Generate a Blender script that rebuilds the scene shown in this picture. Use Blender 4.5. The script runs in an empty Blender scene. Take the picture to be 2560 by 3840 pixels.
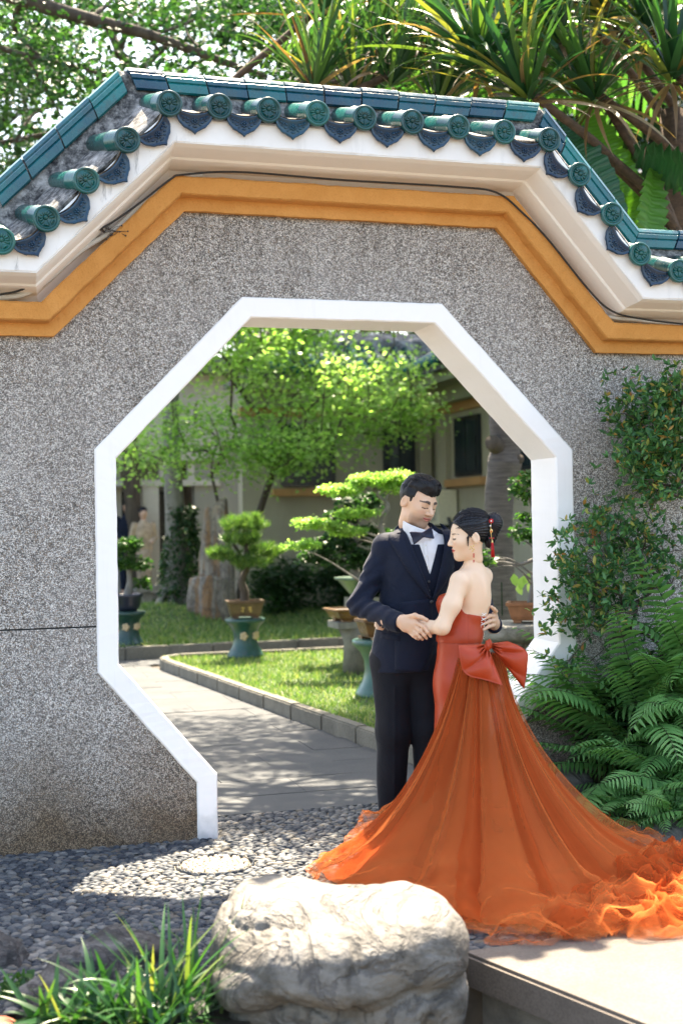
import bpy, bmesh, math, random
import numpy as np
from mathutils import Vector, Matrix
random.seed(7); RNG = np.random.default_rng(7)
SC = bpy.context.scene
COL = SC.collection
# ------------------------------------------------------------------ camera
FPX, YAW, PITCH, ROLL = 4870.96, .2978, .0075, -.0169
CAM = np.array([-1.9386, -6.2, 1.519])
FW = np.array([math.sin(YAW)*math.cos(PITCH), math.cos(YAW)*math.cos(PITCH), math.sin(PITCH)])
_r = np.cross(FW, [0, 0, 1.]); _r /= np.linalg.norm(_r); _u = np.cross(_r, FW)
RT = math.cos(ROLL)*_r + math.sin(ROLL)*_u
UP = -math.sin(ROLL)*_r + math.cos(ROLL)*_u
cam_d = bpy.data.cameras.new('camera'); cam = bpy.data.objects.new('camera', cam_d); COL.objects.link(cam)
cam.matrix_world = Matrix(((RT[0], UP[0], -FW[0], CAM[0]), (RT[1], UP[1], -FW[1], CAM[1]), (RT[2], UP[2], -FW[2], CAM[2]), (0, 0, 0, 1)))
cam_d.sensor_fit = 'VERTICAL'; cam_d.sensor_height = 36.0; cam_d.sensor_width = 24.0
cam_d.lens = FPX/3840*36
cam_d.clip_end = 400; cam_d.clip_start = .05
cam_d.dof.use_dof = True; cam_d.dof.focus_distance = 6.25; cam_d.dof.aperture_fstop = 2.2
SC.camera = cam
# ------------------------------------------------------------------ world, sun, exposure
SUN = Vector((.22, .51, 1.0)).normalized()
w = bpy.data.worlds.new('World'); SC.world = w; w.use_nodes = True
nt = w.node_tree; bg = nt.nodes['Background']
sky = nt.nodes.new('ShaderNodeTexSky'); sky.sky_type = 'NISHITA'; sky.sun_disc = False
sky.sun_elevation = math.asin(SUN.z); sky.sun_rotation = math.atan2(SUN.x, SUN.y)
sky.dust_density = 2.5; sky.air_density = 1.0; sky.ozone_density = 1.0
nt.links.new(sky.outputs[0], bg.inputs[0]); bg.inputs[1].default_value = .10
sd = bpy.data.lights.new('sun', 'SUN'); sd.energy = 4.0; sd.angle = math.radians(.55); sd.color = (1, .93, .82)
sun = bpy.data.objects.new('sun', sd); COL.objects.link(sun)
sun.rotation_euler = SUN.to_track_quat('Z', 'Y').to_euler()
vs = SC.view_settings
vs.view_transform = 'Standard'; vs.look = 'None'; vs.exposure = 2.9; vs.gamma = 1; vs.use_curve_mapping = False
vs.use_white_balance = True; vs.white_balance_temperature = 7600; vs.white_balance_tint = 10
SC.render.engine = 'CYCLES'
SC.cycles.max_bounces = 9; SC.cycles.diffuse_bounces = 4; SC.cycles.transparent_max_bounces = 24
SC.cycles.use_denoising = True
# ------------------------------------------------------------------ helpers
def ray(px, py): return FW + RT*(px-1280)/FPX - UP*(py-1920)/FPX
def atY(px, py, y=0.): d = ray(px, py); return CAM + d*(y-CAM[1])/d[1]
def atZ(px, py, z=0.): d = ray(px, py); return CAM + d*(z-CAM[2])/d[2]
def atD(px, py, dist): return CAM + ray(px, py)*dist
def tag(o, label=None, cat=None, group=None, kind=None):
    if label: o['label'] = label
    if cat: o['category'] = cat
    if group: o['group'] = group
    if kind: o['kind'] = kind
    return o
def empty(name, loc=(0, 0, 0), parent=None, rz=0):
    o = bpy.data.objects.new(name, None); COL.objects.link(o); o.location = [float(c) for c in loc]; o.rotation_euler = (0, 0, rz)
    o.empty_display_size = .1
    if parent: o.parent = parent
    return o
def mesh(name, V, F, smooth=False, attr=None):
    """V (n,3); F list of faces or int array (m,k) or list of such arrays"""
    me = bpy.data.meshes.new(name)
    V = np.asarray(V, dtype=np.float64)
    if isinstance(F, np.ndarray): F = [F]
    if len(F) and isinstance(F[0], np.ndarray) and F[0].ndim == 2:
        loops = np.concatenate([a.ravel() for a in F]).astype(np.int32)
        tot = np.concatenate([np.full(len(a), a.shape[1], np.int32) for a in F])
        st = np.concatenate([[0], np.cumsum(tot)[:-1]]).astype(np.int32)
        me.vertices.add(len(V)); me.vertices.foreach_set('co', V.ravel())
        me.loops.add(len(loops)); me.loops.foreach_set('vertex_index', loops)
        me.polygons.add(len(tot)); me.polygons.foreach_set('loop_start', st); me.polygons.foreach_set('loop_total', tot)
        me.update(calc_edges=True); me.validate()
    else:
        me.from_pydata([tuple(map(float, v)) for v in V], [], [list(map(int, f)) for f in F]); me.update()
    if smooth: me.shade_smooth()
    if attr:
        for k, a in attr.items():
            a = np.asarray(a, dtype=np.float32)
            if a.ndim == 1:
                at = me.attributes.new(k, 'FLOAT', 'POINT'); at.data.foreach_set('value', a)
            else:
                at = me.attributes.new(k, 'FLOAT_COLOR', 'POINT')
                if a.shape[1] == 3: a = np.concatenate([a, np.ones((len(a), 1), np.float32)], 1)
                at.data.foreach_set('color', a.ravel())
    return me
def put(name, me, m=None, parent=None, loc=None, M=None):
    o = bpy.data.objects.new(name, me); COL.objects.link(o)
    if m is not None and (len(me.materials) == 0): me.materials.append(m)
    if parent: o.parent = parent
    if loc is not None: o.location = [float(c) for c in loc]
    if M is not None: o.matrix_basis = M
    return o
def mk(name, V, F, m=None, parent=None, smooth=False, attr=None, loc=None, M=None):
    return put(name, mesh(name, V, F, smooth, attr), m, parent, loc, M)
class MB:
    """collects shapes into one mesh"""
    def __init__(s): s.V = []; s.F = []; s.n = 0
    def add(s, V, F):
        V = np.asarray(V, float)
        s.V.append(V); s.F += [[int(i)+s.n for i in f] for f in F]; s.n += len(V); return s
    def box(s, c, d, R=None):
        c = np.asarray(c, float); d = np.asarray(d, float)/2
        v = np.array([[x, y, z] for x in (-1, 1) for y in (-1, 1) for z in (-1, 1)])*d
        if R is not None: v = v @ np.asarray(R).T
        return s.add(v+c, [(0, 1, 3, 2), (4, 6, 7, 5), (0, 4, 5, 1), (2, 3, 7, 6), (0, 2, 6, 4), (1, 5, 7, 3)])
    def tube(s, P, R, seg=8, cap=True):
        V, F = tube(P, R, seg, cap); return s.add(V, F)
    def lathe(s, prof, seg=16, c=(0, 0, 0), R=None, cap=True, sx=1, sy=1):
        prof = np.asarray(prof, float); n = len(prof)
        a = np.arange(seg)*2*math.pi/seg
        v = np.stack([prof[:, None, 0]*np.cos(a)*sx, prof[:, None, 0]*np.sin(a)*sy, np.repeat(prof[:, 1:2], seg, 1)], -1).reshape(-1, 3)
        if R is not None: v = v @ np.asarray(R).T
        f = [(i*seg+j, i*seg+(j+1) % seg, (i+1)*seg+(j+1) % seg, (i+1)*seg+j) for i in range(n-1) for j in range(seg)]
        if cap: f += [tuple(range(seg))[::-1], tuple(range((n-1)*seg, n*seg))]
        return s.add(v+np.asarray(c, float), f)
    def ell(s, c, r, seg=8, rings=5, R=None):
        t = np.linspace(0, math.pi, rings+2)[1:-1]
        a = np.arange(seg)*2*math.pi/seg
        v = [[0, 0, 1]]+[[math.sin(tt)*math.cos(aa), math.sin(tt)*math.sin(aa), math.cos(tt)] for tt in t for aa in a]+[[0, 0, -1]]
        v = np.array(v)*np.asarray(r, float)
        if R is not None: v = v @ np.asarray(R).T
        f = [(0, 1+j, 1+(j+1) % seg) for j in range(seg)]
        for i in range(rings-1):
            f += [(1+i*seg+j, 1+(i+1)*seg+j, 1+(i+1)*seg+(j+1) % seg, 1+i*seg+(j+1) % seg) for j in range(seg)]
        e = 1+rings*seg
        f += [(e, 1+(rings-1)*seg+(j+1) % seg, 1+(rings-1)*seg+j) for j in range(seg)]
        return s.add(v+np.asarray(c, float), f)
    def build(s, name, m=None, parent=None, smooth=False, loc=None, M=None):
        return mk(name, np.concatenate(s.V), s.F, m, parent, smooth, None, loc, M)
    def me(s, name, smooth=False): return mesh(name, np.concatenate(s.V), s.F, smooth)
def tube(P, R, seg=8, cap=True):
    P = np.asarray(P, float); n = len(P); R = np.broadcast_to(np.asarray(R, float), (n,))
    T = np.gradient(P, axis=0); T /= np.linalg.norm(T, axis=1)[:, None]+1e-12
    ref = np.array([0, 0, 1.]) if abs(T[0, 2]) < .9 else np.array([1., 0, 0])
    N = np.cross(T[0], ref); N /= np.linalg.norm(N)
    V = []; a = np.arange(seg)*2*math.pi/seg
    for i in range(n):
        N = N-T[i]*(N@T[i]); N /= np.linalg.norm(N)+1e-12
        B = np.cross(T[i], N)
        V.append(P[i]+R[i]*(np.cos(a)[:, None]*N+np.sin(a)[:, None]*B))
    F = [(i*seg+j, i*seg+(j+1) % seg, (i+1)*seg+(j+1) % seg, (i+1)*seg+j) for i in range(n-1) for j in range(seg)]
    if cap: F += [tuple(range(seg))[::-1], tuple(range((n-1)*seg, n*seg))]
    return np.concatenate(V), F
def spline(P, n):
    """Catmull-Rom through points"""
    P = np.asarray(P, float); k = len(P)
    Q = np.concatenate([[2*P[0]-P[1]], P, [2*P[-1]-P[-2]]])
    out = []
    for t in np.linspace(0, k-1-1e-9, n):
        i = int(t); u = t-i
        a, b, c, d = Q[i], Q[i+1], Q[i+2], Q[i+3]
        out.append(.5*((2*b)+(-a+c)*u+(2*a-5*b+4*c-d)*u*u+(-a+3*b-3*c+d)*u**3))
    return np.array(out)
def grid_faces(n, m, wrap=False):
    i, j = np.meshgrid(np.arange(n-1), np.arange(m if wrap else m-1), indexing='ij')
    j2 = (j+1) % m
    return np.stack([i*m+j, i*m+j2, (i+1)*m+j2, (i+1)*m+j], -1).reshape(-1, 4)
def hash3(ix, iy, iz, s=0):
    h = (ix*374761393+iy*668265263+iz*2147483647+s*974634777) & 0xffffffff
    h = ((h ^ (h >> 13))*1274126177) & 0xffffffff
    return ((h ^ (h >> 16)) & 0xffff)/65535.
def vnoise(P, sc=1., s=0):
    P = np.asarray(P, float)*sc; I = np.floor(P).astype(np.int64); f = P-I; f = f*f*(3-2*f)
    o = 0
    for dx in (0, 1):
        for dy in (0, 1):
            for dz in (0, 1):
                wgt = (f[..., 0] if dx else 1-f[..., 0])*(f[..., 1] if dy else 1-f[..., 1])*(f[..., 2] if dz else 1-f[..., 2])
                o = o+wgt*hash3(I[..., 0]+dx, I[..., 1]+dy, I[..., 2]+dz, s)
    return o*2-1
def fbm(P, sc=1., o=4, s=0):
    r = 0; a = 1
    for k in range(o): r = r+a*vnoise(P, sc*2**k, s+k*17); a *= .5
    return r
def nets(F, lo, hi, h):
    """naive surface nets of a signed distance function F(P)->d"""
    lo = np.asarray(lo, float); hi = np.asarray(hi, float)
    n = np.ceil((hi-lo)/h).astype(int)+1
    ax = [lo[i]+h*np.arange(n[i]) for i in range(3)]
    P = np.stack(np.meshgrid(*ax, indexing='ij'), -1)
    k = 4
    if min(n) > 3*k:
        # coarse pass first, fine evaluation only near the surface
        cx = [np.minimum(np.arange(0, n[i]+k-1, k), n[i]-1) for i in range(3)]
        Dc = F(P[np.ix_(*cx)]); D = np.empty(tuple(n))
        near = np.abs(Dc) < h*k*2.6
        m = near.copy()
        for a in range(3):
            u = np.zeros_like(m); s0 = [slice(None)]*3; s1 = [slice(None)]*3; s0[a] = slice(0, -1); s1[a] = slice(1, None)
            u[tuple(s0)] |= m[tuple(s1)]; u[tuple(s1)] |= m[tuple(s0)]; m = m | u
        up = [np.minimum((np.arange(n[i])+k//2)//k, len(cx[i])-1) for i in range(3)]
        D = Dc[np.ix_(*up)]; mk_ = m[np.ix_(*up)]
        D[mk_] = F(P[mk_])
    else: D = F(P)
    S = D < 0
    c = tuple(np.array(D.shape)-1)
    acc = np.zeros(c+(3,)); cnt = np.zeros(c)
    base = P[:-1, :-1, :-1]
    sl = lambda o: tuple(slice(o[k], o[k]+c[k]) for k in range(3))
    for a in range(3):
        for b0 in (0, 1):
            for b1 in (0, 1):
                o = [0, 0, 0]; o[(a+1) % 3] = b0; o[(a+2) % 3] = b1; q = list(o); q[a] = 1
                d0 = D[sl(o)]; d1 = D[sl(q)]; x = (S[sl(o)] != S[sl(q)])
                t = np.where(x, d0/(np.where(x, d0-d1, 1)), 0)
                for k in range(3):
                    acc[..., k] += np.where(x, (o[k]+(t if k == a else 0)), 0)
                cnt += x
    act = cnt > 0
    idx = -np.ones(c, int); idx[act] = np.arange(act.sum())
    V = base[act]+h*acc[act]/cnt[act][:, None]
    Q = []
    for a in range(3):
        b, d = (a+1) % 3, (a+2) % 3
        s0 = [slice(None)]*3; s1 = [slice(None)]*3
        s0[a] = slice(0, -1); s1[a] = slice(1, None)
        A = S[tuple(s0)]; B = S[tuple(s1)]
        for flip in (0, 1):
            x = (A & ~B) if not flip else (~A & B)
            I = np.argwhere(x)
            I = I[(I[:, b] > 0) & (I[:, d] > 0) & (I[:, b] < c[b]) & (I[:, d] < c[d])]
            if not len(I): continue
            def g(db, dd):
                J = I.copy(); J[:, b] -= db; J[:, d] -= dd; return idx[J[:, 0], J[:, 1], J[:, 2]]
            q = np.stack([g(1, 1), g(0, 1), g(0, 0), g(1, 0)], -1)
            Q.append(q if not flip else q[:, ::-1])
    return V, np.concatenate(Q)
def sm(a, b, k):
    h = np.clip(.5+.5*(b-a)/k, 0, 1); return b*(1-h)+a*h-k*h*(1-h)
def smx(a, b, k): return -sm(-a, -b, k)
def s_ell(P, c, r, R=None):
    Q = P-np.asarray(c, float)
    if R is not None: Q = Q @ np.asarray(R)
    r = np.asarray(r, float)
    k0 = np.linalg.norm(Q/r, axis=-1); k1 = np.linalg.norm(Q/(r*r), axis=-1)+1e-9
    return k0*(k0-1)/k1
def s_cap(P, a, b, ra, rb, fl=None):
    a = np.asarray(a, float); b = np.asarray(b, float); ba = b-a
    t = np.clip(((P-a)@ba)/(ba@ba), 0, 1)
    Q = P-(a+t[..., None]*ba)
    if fl is not None: Q = Q*np.asarray(fl)
    return np.linalg.norm(Q, axis=-1)-(ra+(rb-ra)*t)
def rotm(ax, ang):
    return np.array(Matrix.Rotation(ang, 3, ax))
# ------------------------------------------------------------------ materials
def new_mat(name):
    m = bpy.data.materials.new(name); m.use_nodes = True
    return m, m.node_tree, m.node_tree.nodes['Principled BSDF']
def nd(nt, t, **k):
    n = nt.nodes.new(t)
    for a, b in k.items(): setattr(n, a, b)
    return n
def ramp(nt, fac, stops, interp='LINEAR'):
    r = nt.nodes.new('ShaderNodeValToRGB'); r.color_ramp.interpolation = interp
    e = r.color_ramp.elements
    while len(e) < len(stops): e.new(.5)
    for i, (p, c) in enumerate(stops):
        e[i].position = p; e[i].color = (c[0], c[1], c[2], 1) if hasattr(c, '__len__') else (c, c, c, 1)
    nt.links.new(fac, r.inputs[0]); return r.outputs[0]
def coords(nt, kind='Object', scale=(1, 1, 1)):
    tc = nt.nodes.new('ShaderNodeTexCoord'); mp = nt.nodes.new('ShaderNodeMapping'); mp.inputs[3].default_value = scale
    nt.links.new(tc.outputs[kind], mp.inputs[0]); return mp.outputs[0]
def wpos(nt, scale=(1, 1, 1)):
    g = nt.nodes.new('ShaderNodeNewGeometry'); mp = nt.nodes.new('ShaderNodeMapping'); mp.inputs[3].default_value = scale
    nt.links.new(g.outputs['Position'], mp.inputs[0]); return mp.outputs[0]
def noise(nt, vec, scale, detail=4, rough=.55, dist=0):
    n = nt.nodes.new('ShaderNodeTexNoise'); n.inputs['Scale'].default_value = scale; n.inputs['Detail'].default_value = detail
    n.inputs['Roughness'].default_value = rough; n.inputs['Distortion'].default_value = dist
    nt.links.new(vec, n.inputs['Vector']); return n.outputs['Fac']
def mix(nt, fac, a, b, mode='MIX'):
    n = nt.nodes.new('ShaderNodeMix'); n.data_type = 'RGBA'; n.blend_type = mode
    for i, v in ((0, fac), (6, a), (7, b)):
        if isinstance(v, bpy.types.NodeSocket): nt.links.new(v, n.inputs[i])
        elif hasattr(v, '__len__'): n.inputs[i].default_value = (v[0], v[1], v[2], 1)
        else: n.inputs[i].default_value = v
    return n.outputs[2]
def math_(nt, op, a, b=0.):
    n = nt.nodes.new('ShaderNodeMath'); n.operation = op
    for i, v in ((0, a), (1, b)):
        if isinstance(v, bpy.types.NodeSocket): nt.links.new(v, n.inputs[i])
        else: n.inputs[i].default_value = v
    return n.outputs[0]
def bump(nt, bs, h, strength=.3, dist=.01):
    b = nt.nodes.new('ShaderNodeBump'); b.inputs['Strength'].default_value = strength; b.inputs['Distance'].default_value = dist
    nt.links.new(h, b.inputs['Height']); nt.links.new(b.outputs[0], bs.inputs['Normal'])
def attr(nt, name, out='Fac'):
    a = nt.nodes.new('ShaderNodeAttribute'); a.attribute_name = name; return a.outputs[out]
def simple(name, col, rough=.6, var=.12, nscale=20, bscale=None, bstr=.2, bdist=.005, metal=0, spec=.5, coat=0, kind='Object'):
    m, nt, bs = new_mat(name)
    v = coords(nt, kind)
    n = noise(nt, v, nscale)
    c = np.array(col)
    nt.links.new(ramp(nt, n, [(.3, tuple(c*(1-var))), (.7, tuple(np.clip(c*(1+var), 0, 1)))]), bs.inputs['Base Color'])
    bs.inputs['Roughness'].default_value = rough; bs.inputs['Metallic'].default_value = metal
    bs.inputs['Specular IOR Level'].default_value = spec
    if coat: bs.inputs['Coat Weight'].default_value = coat; bs.inputs['Coat Roughness'].default_value = .08
    if bscale: bump(nt, bs, noise(nt, v, bscale, 5), bstr, bdist)
    return m
def leafmat(name, stops, trans=.45, rough=.45, spec=.4, sheen=None):
    """two-sided leaf: per-leaf random value 'rnd' picks the hue; translucent"""
    m, nt, bs = new_mat(name)
    c = ramp(nt, attr(nt, 'rnd'), stops)
    nt.links.new(c, bs.inputs['Base Color']); bs.inputs['Roughness'].default_value = rough
    bs.inputs['Specular IOR Level'].default_value = spec
    tr = nd(nt, 'ShaderNodeBsdfTranslucent'); mx = nd(nt, 'ShaderNodeMixShader'); mx.inputs[0].default_value = trans
    tc = mix(nt, 1., c, (1.12, 1.3, .66), 'MULTIPLY')
    nt.links.new(tc, tr.inputs[0]); nt.links.new(bs.outputs[0], mx.inputs[1]); nt.links.new(tr.outputs[0], mx.inputs[2])
    nt.links.new(mx.outputs[0], nt.nodes['Material Output'].inputs[0])
    return m
# leaf scattering: template copies with per-leaf random attribute
def scatter(TV, TF, pos, X, Yv, Zv, size, rnd):
    """template verts TV (k,3) with axes X,Y,Z per instance; returns V,F,attr"""
    TV = np.asarray(TV, float); n = len(pos); k = len(TV)
    size = np.broadcast_to(np.asarray(size, float), (n,))
    V = pos[:, None, :]+size[:, None, None]*(TV[None, :, 0:1]*X[:, None, :]+TV[None, :, 1:2]*Yv[:, None, :]+TV[None, :, 2:3]*Zv[:, None, :])
    out = []
    for a in sorted({len(f) for f in TF}):
        t = np.array([f for f in TF if len(f) == a])
        out.append((t[None]+(np.arange(n)*k)[:, None, None]).reshape(-1, a))
    return V.reshape(-1, 3), out, np.repeat(rnd, k)
def frames(D, tilt=None, rng=RNG):
    """orthonormal frames: Y along D, random roll about it (or Z near up when tilt given)"""
    D = D/(np.linalg.norm(D, axis=1)[:, None]+1e-9); n = len(D)
    if tilt is None: A = rng.normal(size=(n, 3))
    else: A = np.array([0, 0, 1.])+rng.normal(size=(n, 3))*tilt
    X = np.cross(D, A); X /= np.linalg.norm(X, axis=1)[:, None]+1e-9
    Z = np.cross(X, D); return X, D, Z
LEAF_V = np.array([[0, 0, 0], [-.22, .35, .05], [0, .4, 0], [.22, .35, .05], [-.16, .72, .02], [0, .75, -.04], [.16, .72, .02], [0, 1, -.12]])
LEAF_F = [(0, 2, 1), (0, 3, 2), (1, 2, 5, 4), (2, 3, 6, 5), (4, 5, 7), (5, 6, 7)]
LEAF4_V = np.array([[0, 0, 0], [-.3, .45, .06], [.3, .45, .06], [0, 1, -.08]])
LEAF4_F = [(0, 2, 1), (1, 2, 3)]
# ================================================================== the gate wall
def m_pebbledash():
    m, nt, bs = new_mat('pebbledash')
    v = wpos(nt)
    vo = nd(nt, 'ShaderNodeTexVoronoi'); vo.inputs['Scale'].default_value = 250; nt.links.new(v, vo.inputs['Vector'])
    sep = nd(nt, 'ShaderNodeSeparateColor'); nt.links.new(vo.outputs['Color'], sep.inputs[0])
    c = ramp(nt, sep.outputs[0], [(0, (.07, .07, .07)), (.15, (.20, .195, .19)), (.3, (.38, .37, .355)), (.44, (.36, .25, .155)), (.54, (.52, .50, .48)), (.72, (.80, .785, .76)), (1., (.95, .94, .92))])
    gap = ramp(nt, vo.outputs['Distance'], [(.0, 1), (.42, 1.), (.7, .35)])
    c = mix(nt, .9, c, gap, 'MULTIPLY')
    vb = nd(nt, 'ShaderNodeTexVoronoi'); vb.inputs['Scale'].default_value = 85; nt.links.new(v, vb.inputs['Vector'])
    sb = nd(nt, 'ShaderNodeSeparateColor'); nt.links.new(vb.outputs['Color'], sb.inputs[0])
    c = mix(nt, .75, c, ramp(nt, sb.outputs[1], [(0, (.42, .38, .34)), (.35, (.85, .82, .78)), (1, (1.15, 1.12, 1.07))]), 'MULTIPLY')
    big = noise(nt, v, 1.3, 5, .6)
    c = mix(nt, ramp(nt, big, [(.42, 0), (.7, .28)]), c, (.50, .48, .46), 'MIX')
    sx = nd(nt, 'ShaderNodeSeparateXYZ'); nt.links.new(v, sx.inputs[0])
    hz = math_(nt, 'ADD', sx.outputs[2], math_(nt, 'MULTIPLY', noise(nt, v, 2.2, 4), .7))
    low_brown = ramp(nt, hz, [(.45, 1.), (1.35, 0)])  # wall colour turns browner and darker towards the bottom
    c = mix(nt, low_brown, c, (.40, .30, .20), 'MULTIPLY')
    stk = noise(nt, wpos(nt, (5, 1, .35)), 2.4, 6, .7)
    hi = ramp(nt, math_(nt, 'MULTIPLY', sx.outputs[2], .3), [(.35, .15), (.85, .75)])
    c = mix(nt, math_(nt, 'MULTIPLY', ramp(nt, stk, [(.5, 0), (.72, 1)]), hi), c, (.5, .48, .45), 'MULTIPLY')
    nt.links.new(c, bs.inputs['Base Color']); bs.inputs['Roughness'].default_value = .75
    bump(nt, bs, vo.outputs['Distance'], .7, -.006)
    return m
def m_white(name='white_paint', col=(.90, .885, .87), stain=.06, streak=False):
    m, nt, bs = new_mat(name)
    v = wpos(nt)
    n = noise(nt, v, 3.5, 6, .6)
    c = mix(nt, ramp(nt, n, [(.45, 0), (.75, stain)]), col, (.55, .52, .48))
    sx = nd(nt, 'ShaderNodeSeparateXYZ'); nt.links.new(v, sx.inputs[0])
    if streak:
        v2 = wpos(nt, (1, 1, .16))
        s = noise(nt, v2, 9, 6, .75)
        left = ramp(nt, math_(nt, 'ADD', math_(nt, 'MULTIPLY', sx.outputs[0], .2), .5), [(.20, .95), (.30, .9), (.34, .12), (1, .1)])
        k = math_(nt, 'MULTIPLY', ramp(nt, s, [(.56, 0), (.66, 1)]), left)
        c = mix(nt, k, c, (.03, .033, .04))
    else:
        lowd = math_(nt, 'ADD', sx.outputs[2], math_(nt, 'MULTIPLY', noise(nt, v, 14, 4), .22))
        c = mix(nt, ramp(nt, lowd, [(.1, .7), (.24, 0)]), c, (.33, .33, .33))
        ch = noise(nt, v, 38, 6, .7); c = mix(nt, ramp(nt, ch, [(.68, 0), (.72, .3)]), c, (.45, .43, .4))
        s2 = noise(nt, wpos(nt, (9, 9, .6)), 3, 5, .7); c = mix(nt, ramp(nt, s2, [(.55, 0), (.75, .10)]), c, (.5, .48, .44))
    nt.links.new(c, bs.inputs['Base Color']); bs.inputs['Roughness'].default_value = .6
    bump(nt, bs, noise(nt, v, 60, 4), .08, .004)
    return m
def m_glaze(name, stops, rough=.16, grime=.5, blotch=9):
    m, nt, bs = new_mat(name)
    oi = nd(nt, 'ShaderNodeObjectInfo')
    v = wpos(nt)
    n = noise(nt, v, blotch, 5, .65)
    f = math_(nt, 'ADD', math_(nt, 'MULTIPLY', oi.outputs['Random'], .55), math_(nt, 'MULTIPLY', n, .5))
    c = ramp(nt, f, stops)
    g = noise(nt, v, 30, 5, .7)
    c = mix(nt, ramp(nt, g, [(.58, 0), (.74, grime)]), c, (.12, .11, .1))
    g2 = noise(nt, v, 7, 6, .75); c = mix(nt, ramp(nt, g2, [(.56, 0), (.66, grime*.9)]), c, (.045, .05, .045))
    nt.links.new(c, bs.inputs['Base Color'])
    nt.links.new(ramp(nt, g, [(.4, rough), (.8, .55)]), bs.inputs['Roughness'])
    bs.inputs['Coat Weight'].default_value = .3; bs.inputs['Coat Roughness'].default_value = .12; bs.inputs['Specular IOR Level'].default_value = .4
    bump(nt, bs, noise(nt, v, 45, 3), .12, .004)
    return m
def m_mortar():
    m, nt, bs = new_mat('mortar')
    v = wpos(nt)
    n = noise(nt, v, 26, 7, .75)
    n2 = noise(nt, v, 5, 5, .7)
    c = ramp(nt, n, [(.38, (.012, .013, .017)), (.50, (.10, .10, .10)), (.66, (.34, .33, .32))])
    c = mix(nt, ramp(nt, n2, [(.5, 0), (.66, .75)]), c, (.46, .45, .44))
    nt.links.new(c, bs.inputs['Base Color']); bs.inputs['Roughness'].default_value = .9
    bump(nt, bs, n, .6, .01)
    return m
def m_orange():
    m, nt, bs = new_mat('orange_plaster')
    v = wpos(nt)
    n = noise(nt, v, 6, 6, .65); n2 = noise(nt, v, 120, 3, .6)
    c = ramp(nt, n, [(.3, (.55, .24, .055)), (.7, (.66, .31, .085))])
    c = mix(nt, ramp(nt, n2, [(.25, .35), (.5, 0)]), c, (.40, .13, .018))
    nt.links.new(c, bs.inputs['Base Color']); bs.inputs['Roughness'].default_value = .85
    bump(nt, bs, n2, .6, .006)
    return m
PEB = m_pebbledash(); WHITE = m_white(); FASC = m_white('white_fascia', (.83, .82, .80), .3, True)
SOFF = m_white('soffit_paint', (.9, .89, .86), .05)
GL_RIDGE = m_glaze('glaze_ridge', [(.2, (.0, .03, .07)), (.45, (.0, .075, .105)), (.62, (.0, .12, .13)), (.85, (.0, .17, .165))])
GL_GREEN = m_glaze('glaze_green', [(.2, (.0, .04, .045)), (.6, (.0, .085, .08)), (.9, (.008, .13, .11))], .26)
GL_BLUE = m_glaze('glaze_blue', [(.2, (.0, .018, .05)), (.6, (.0, .038, .085)), (.9, (.0, .07, .115))], .3, .3)
MORT = m_mortar(); ORNG = m_orange()
def m_rock0(name):
    m, nt, bs = new_mat(name); v = wpos(nt)
    n = noise(nt, v, 24, 6, .7)
    nt.links.new(ramp(nt, n, [(.4, (.02, .022, .026)), (.52, (.13, .10, .075)), (.66, (.34, .27, .2))]), bs.inputs['Base Color']); bs.inputs['Roughness'].default_value = .9
    bump(nt, bs, n, .5, .006); return m
TERRA = simple('terracotta_edge', (.42, .22, .12), .85, .3, 40, 60)
SAND = m_rock0('dusty_pan_tile')
BLACKRUB = simple('black_cable', (.012, .012, .014), .5, .2)
PVC = simple('grey_conduit', (.55, .54, .5), .5, .1)

A_, BT, Z1, Z2, ZT, XE, ZE, WF, TH = 1.1479, .4768+.004, .8632, 1.8377, 2.5267, .6849, .3086, .1013, .313
REF = [(-5.2, 2.408), (-1.43, 2.408), (-.805, 3.03), (.825, 3.03), (1.385, 2.396), (6.2, 2.396)]
def offset_poly(P, o):
    P = np.asarray(P, float); n = len(P)
    d = np.diff(P, axis=0); d /= np.linalg.norm(d, axis=1)[:, None]
    N = np.stack([-d[:, 1], d[:, 0]], 1)
    out = []
    for i in range(n):
        if i == 0: out.append(P[0]+N[0]*o)
        elif i == n-1: out.append(P[-1]+N[-1]*o)
        else:
            b = N[i-1]+N[i]; b /= np.linalg.norm(b); out.append(P[i]+b*o/(b@N[i]))
    return np.array(out)
def sweep_d(P, prof, step, amp, sc, seed):
    """swept moulding, subdivided along its length and slightly uneven"""
    k = len(prof); L = np.stack([offset_poly(P, o) for o, y in prof], 1)      # corners x profile x 2
    rows = []
    for i in range(len(P)-1):
        n = max(1, int(np.linalg.norm(L[i+1, 0]-L[i, 0])/step))
        for q in range(n): rows.append(L[i]+(L[i+1]-L[i])*q/n)
    rows.append(L[-1]); R_ = np.array(rows); V = np.stack([R_[..., 0], np.broadcast_to(np.array([y for o, y in prof]), R_.shape[:2]), R_[..., 1]], -1).reshape(-1, 3)
    d = np.stack([vnoise(V, sc, seed+j)*.7+vnoise(V, sc*4, seed+j+7)*.5 for j in range(3)], -1); V = V+d*amp
    m = len(R_); F = [(i*k+j, i*k+(j+1) % k, (i+1)*k+(j+1) % k, (i+1)*k+j) for i in range(m-1) for j in range(k)]
    return V, F+[tuple(range(k)), tuple(range((m-1)*k, m*k))[::-1]]
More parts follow.
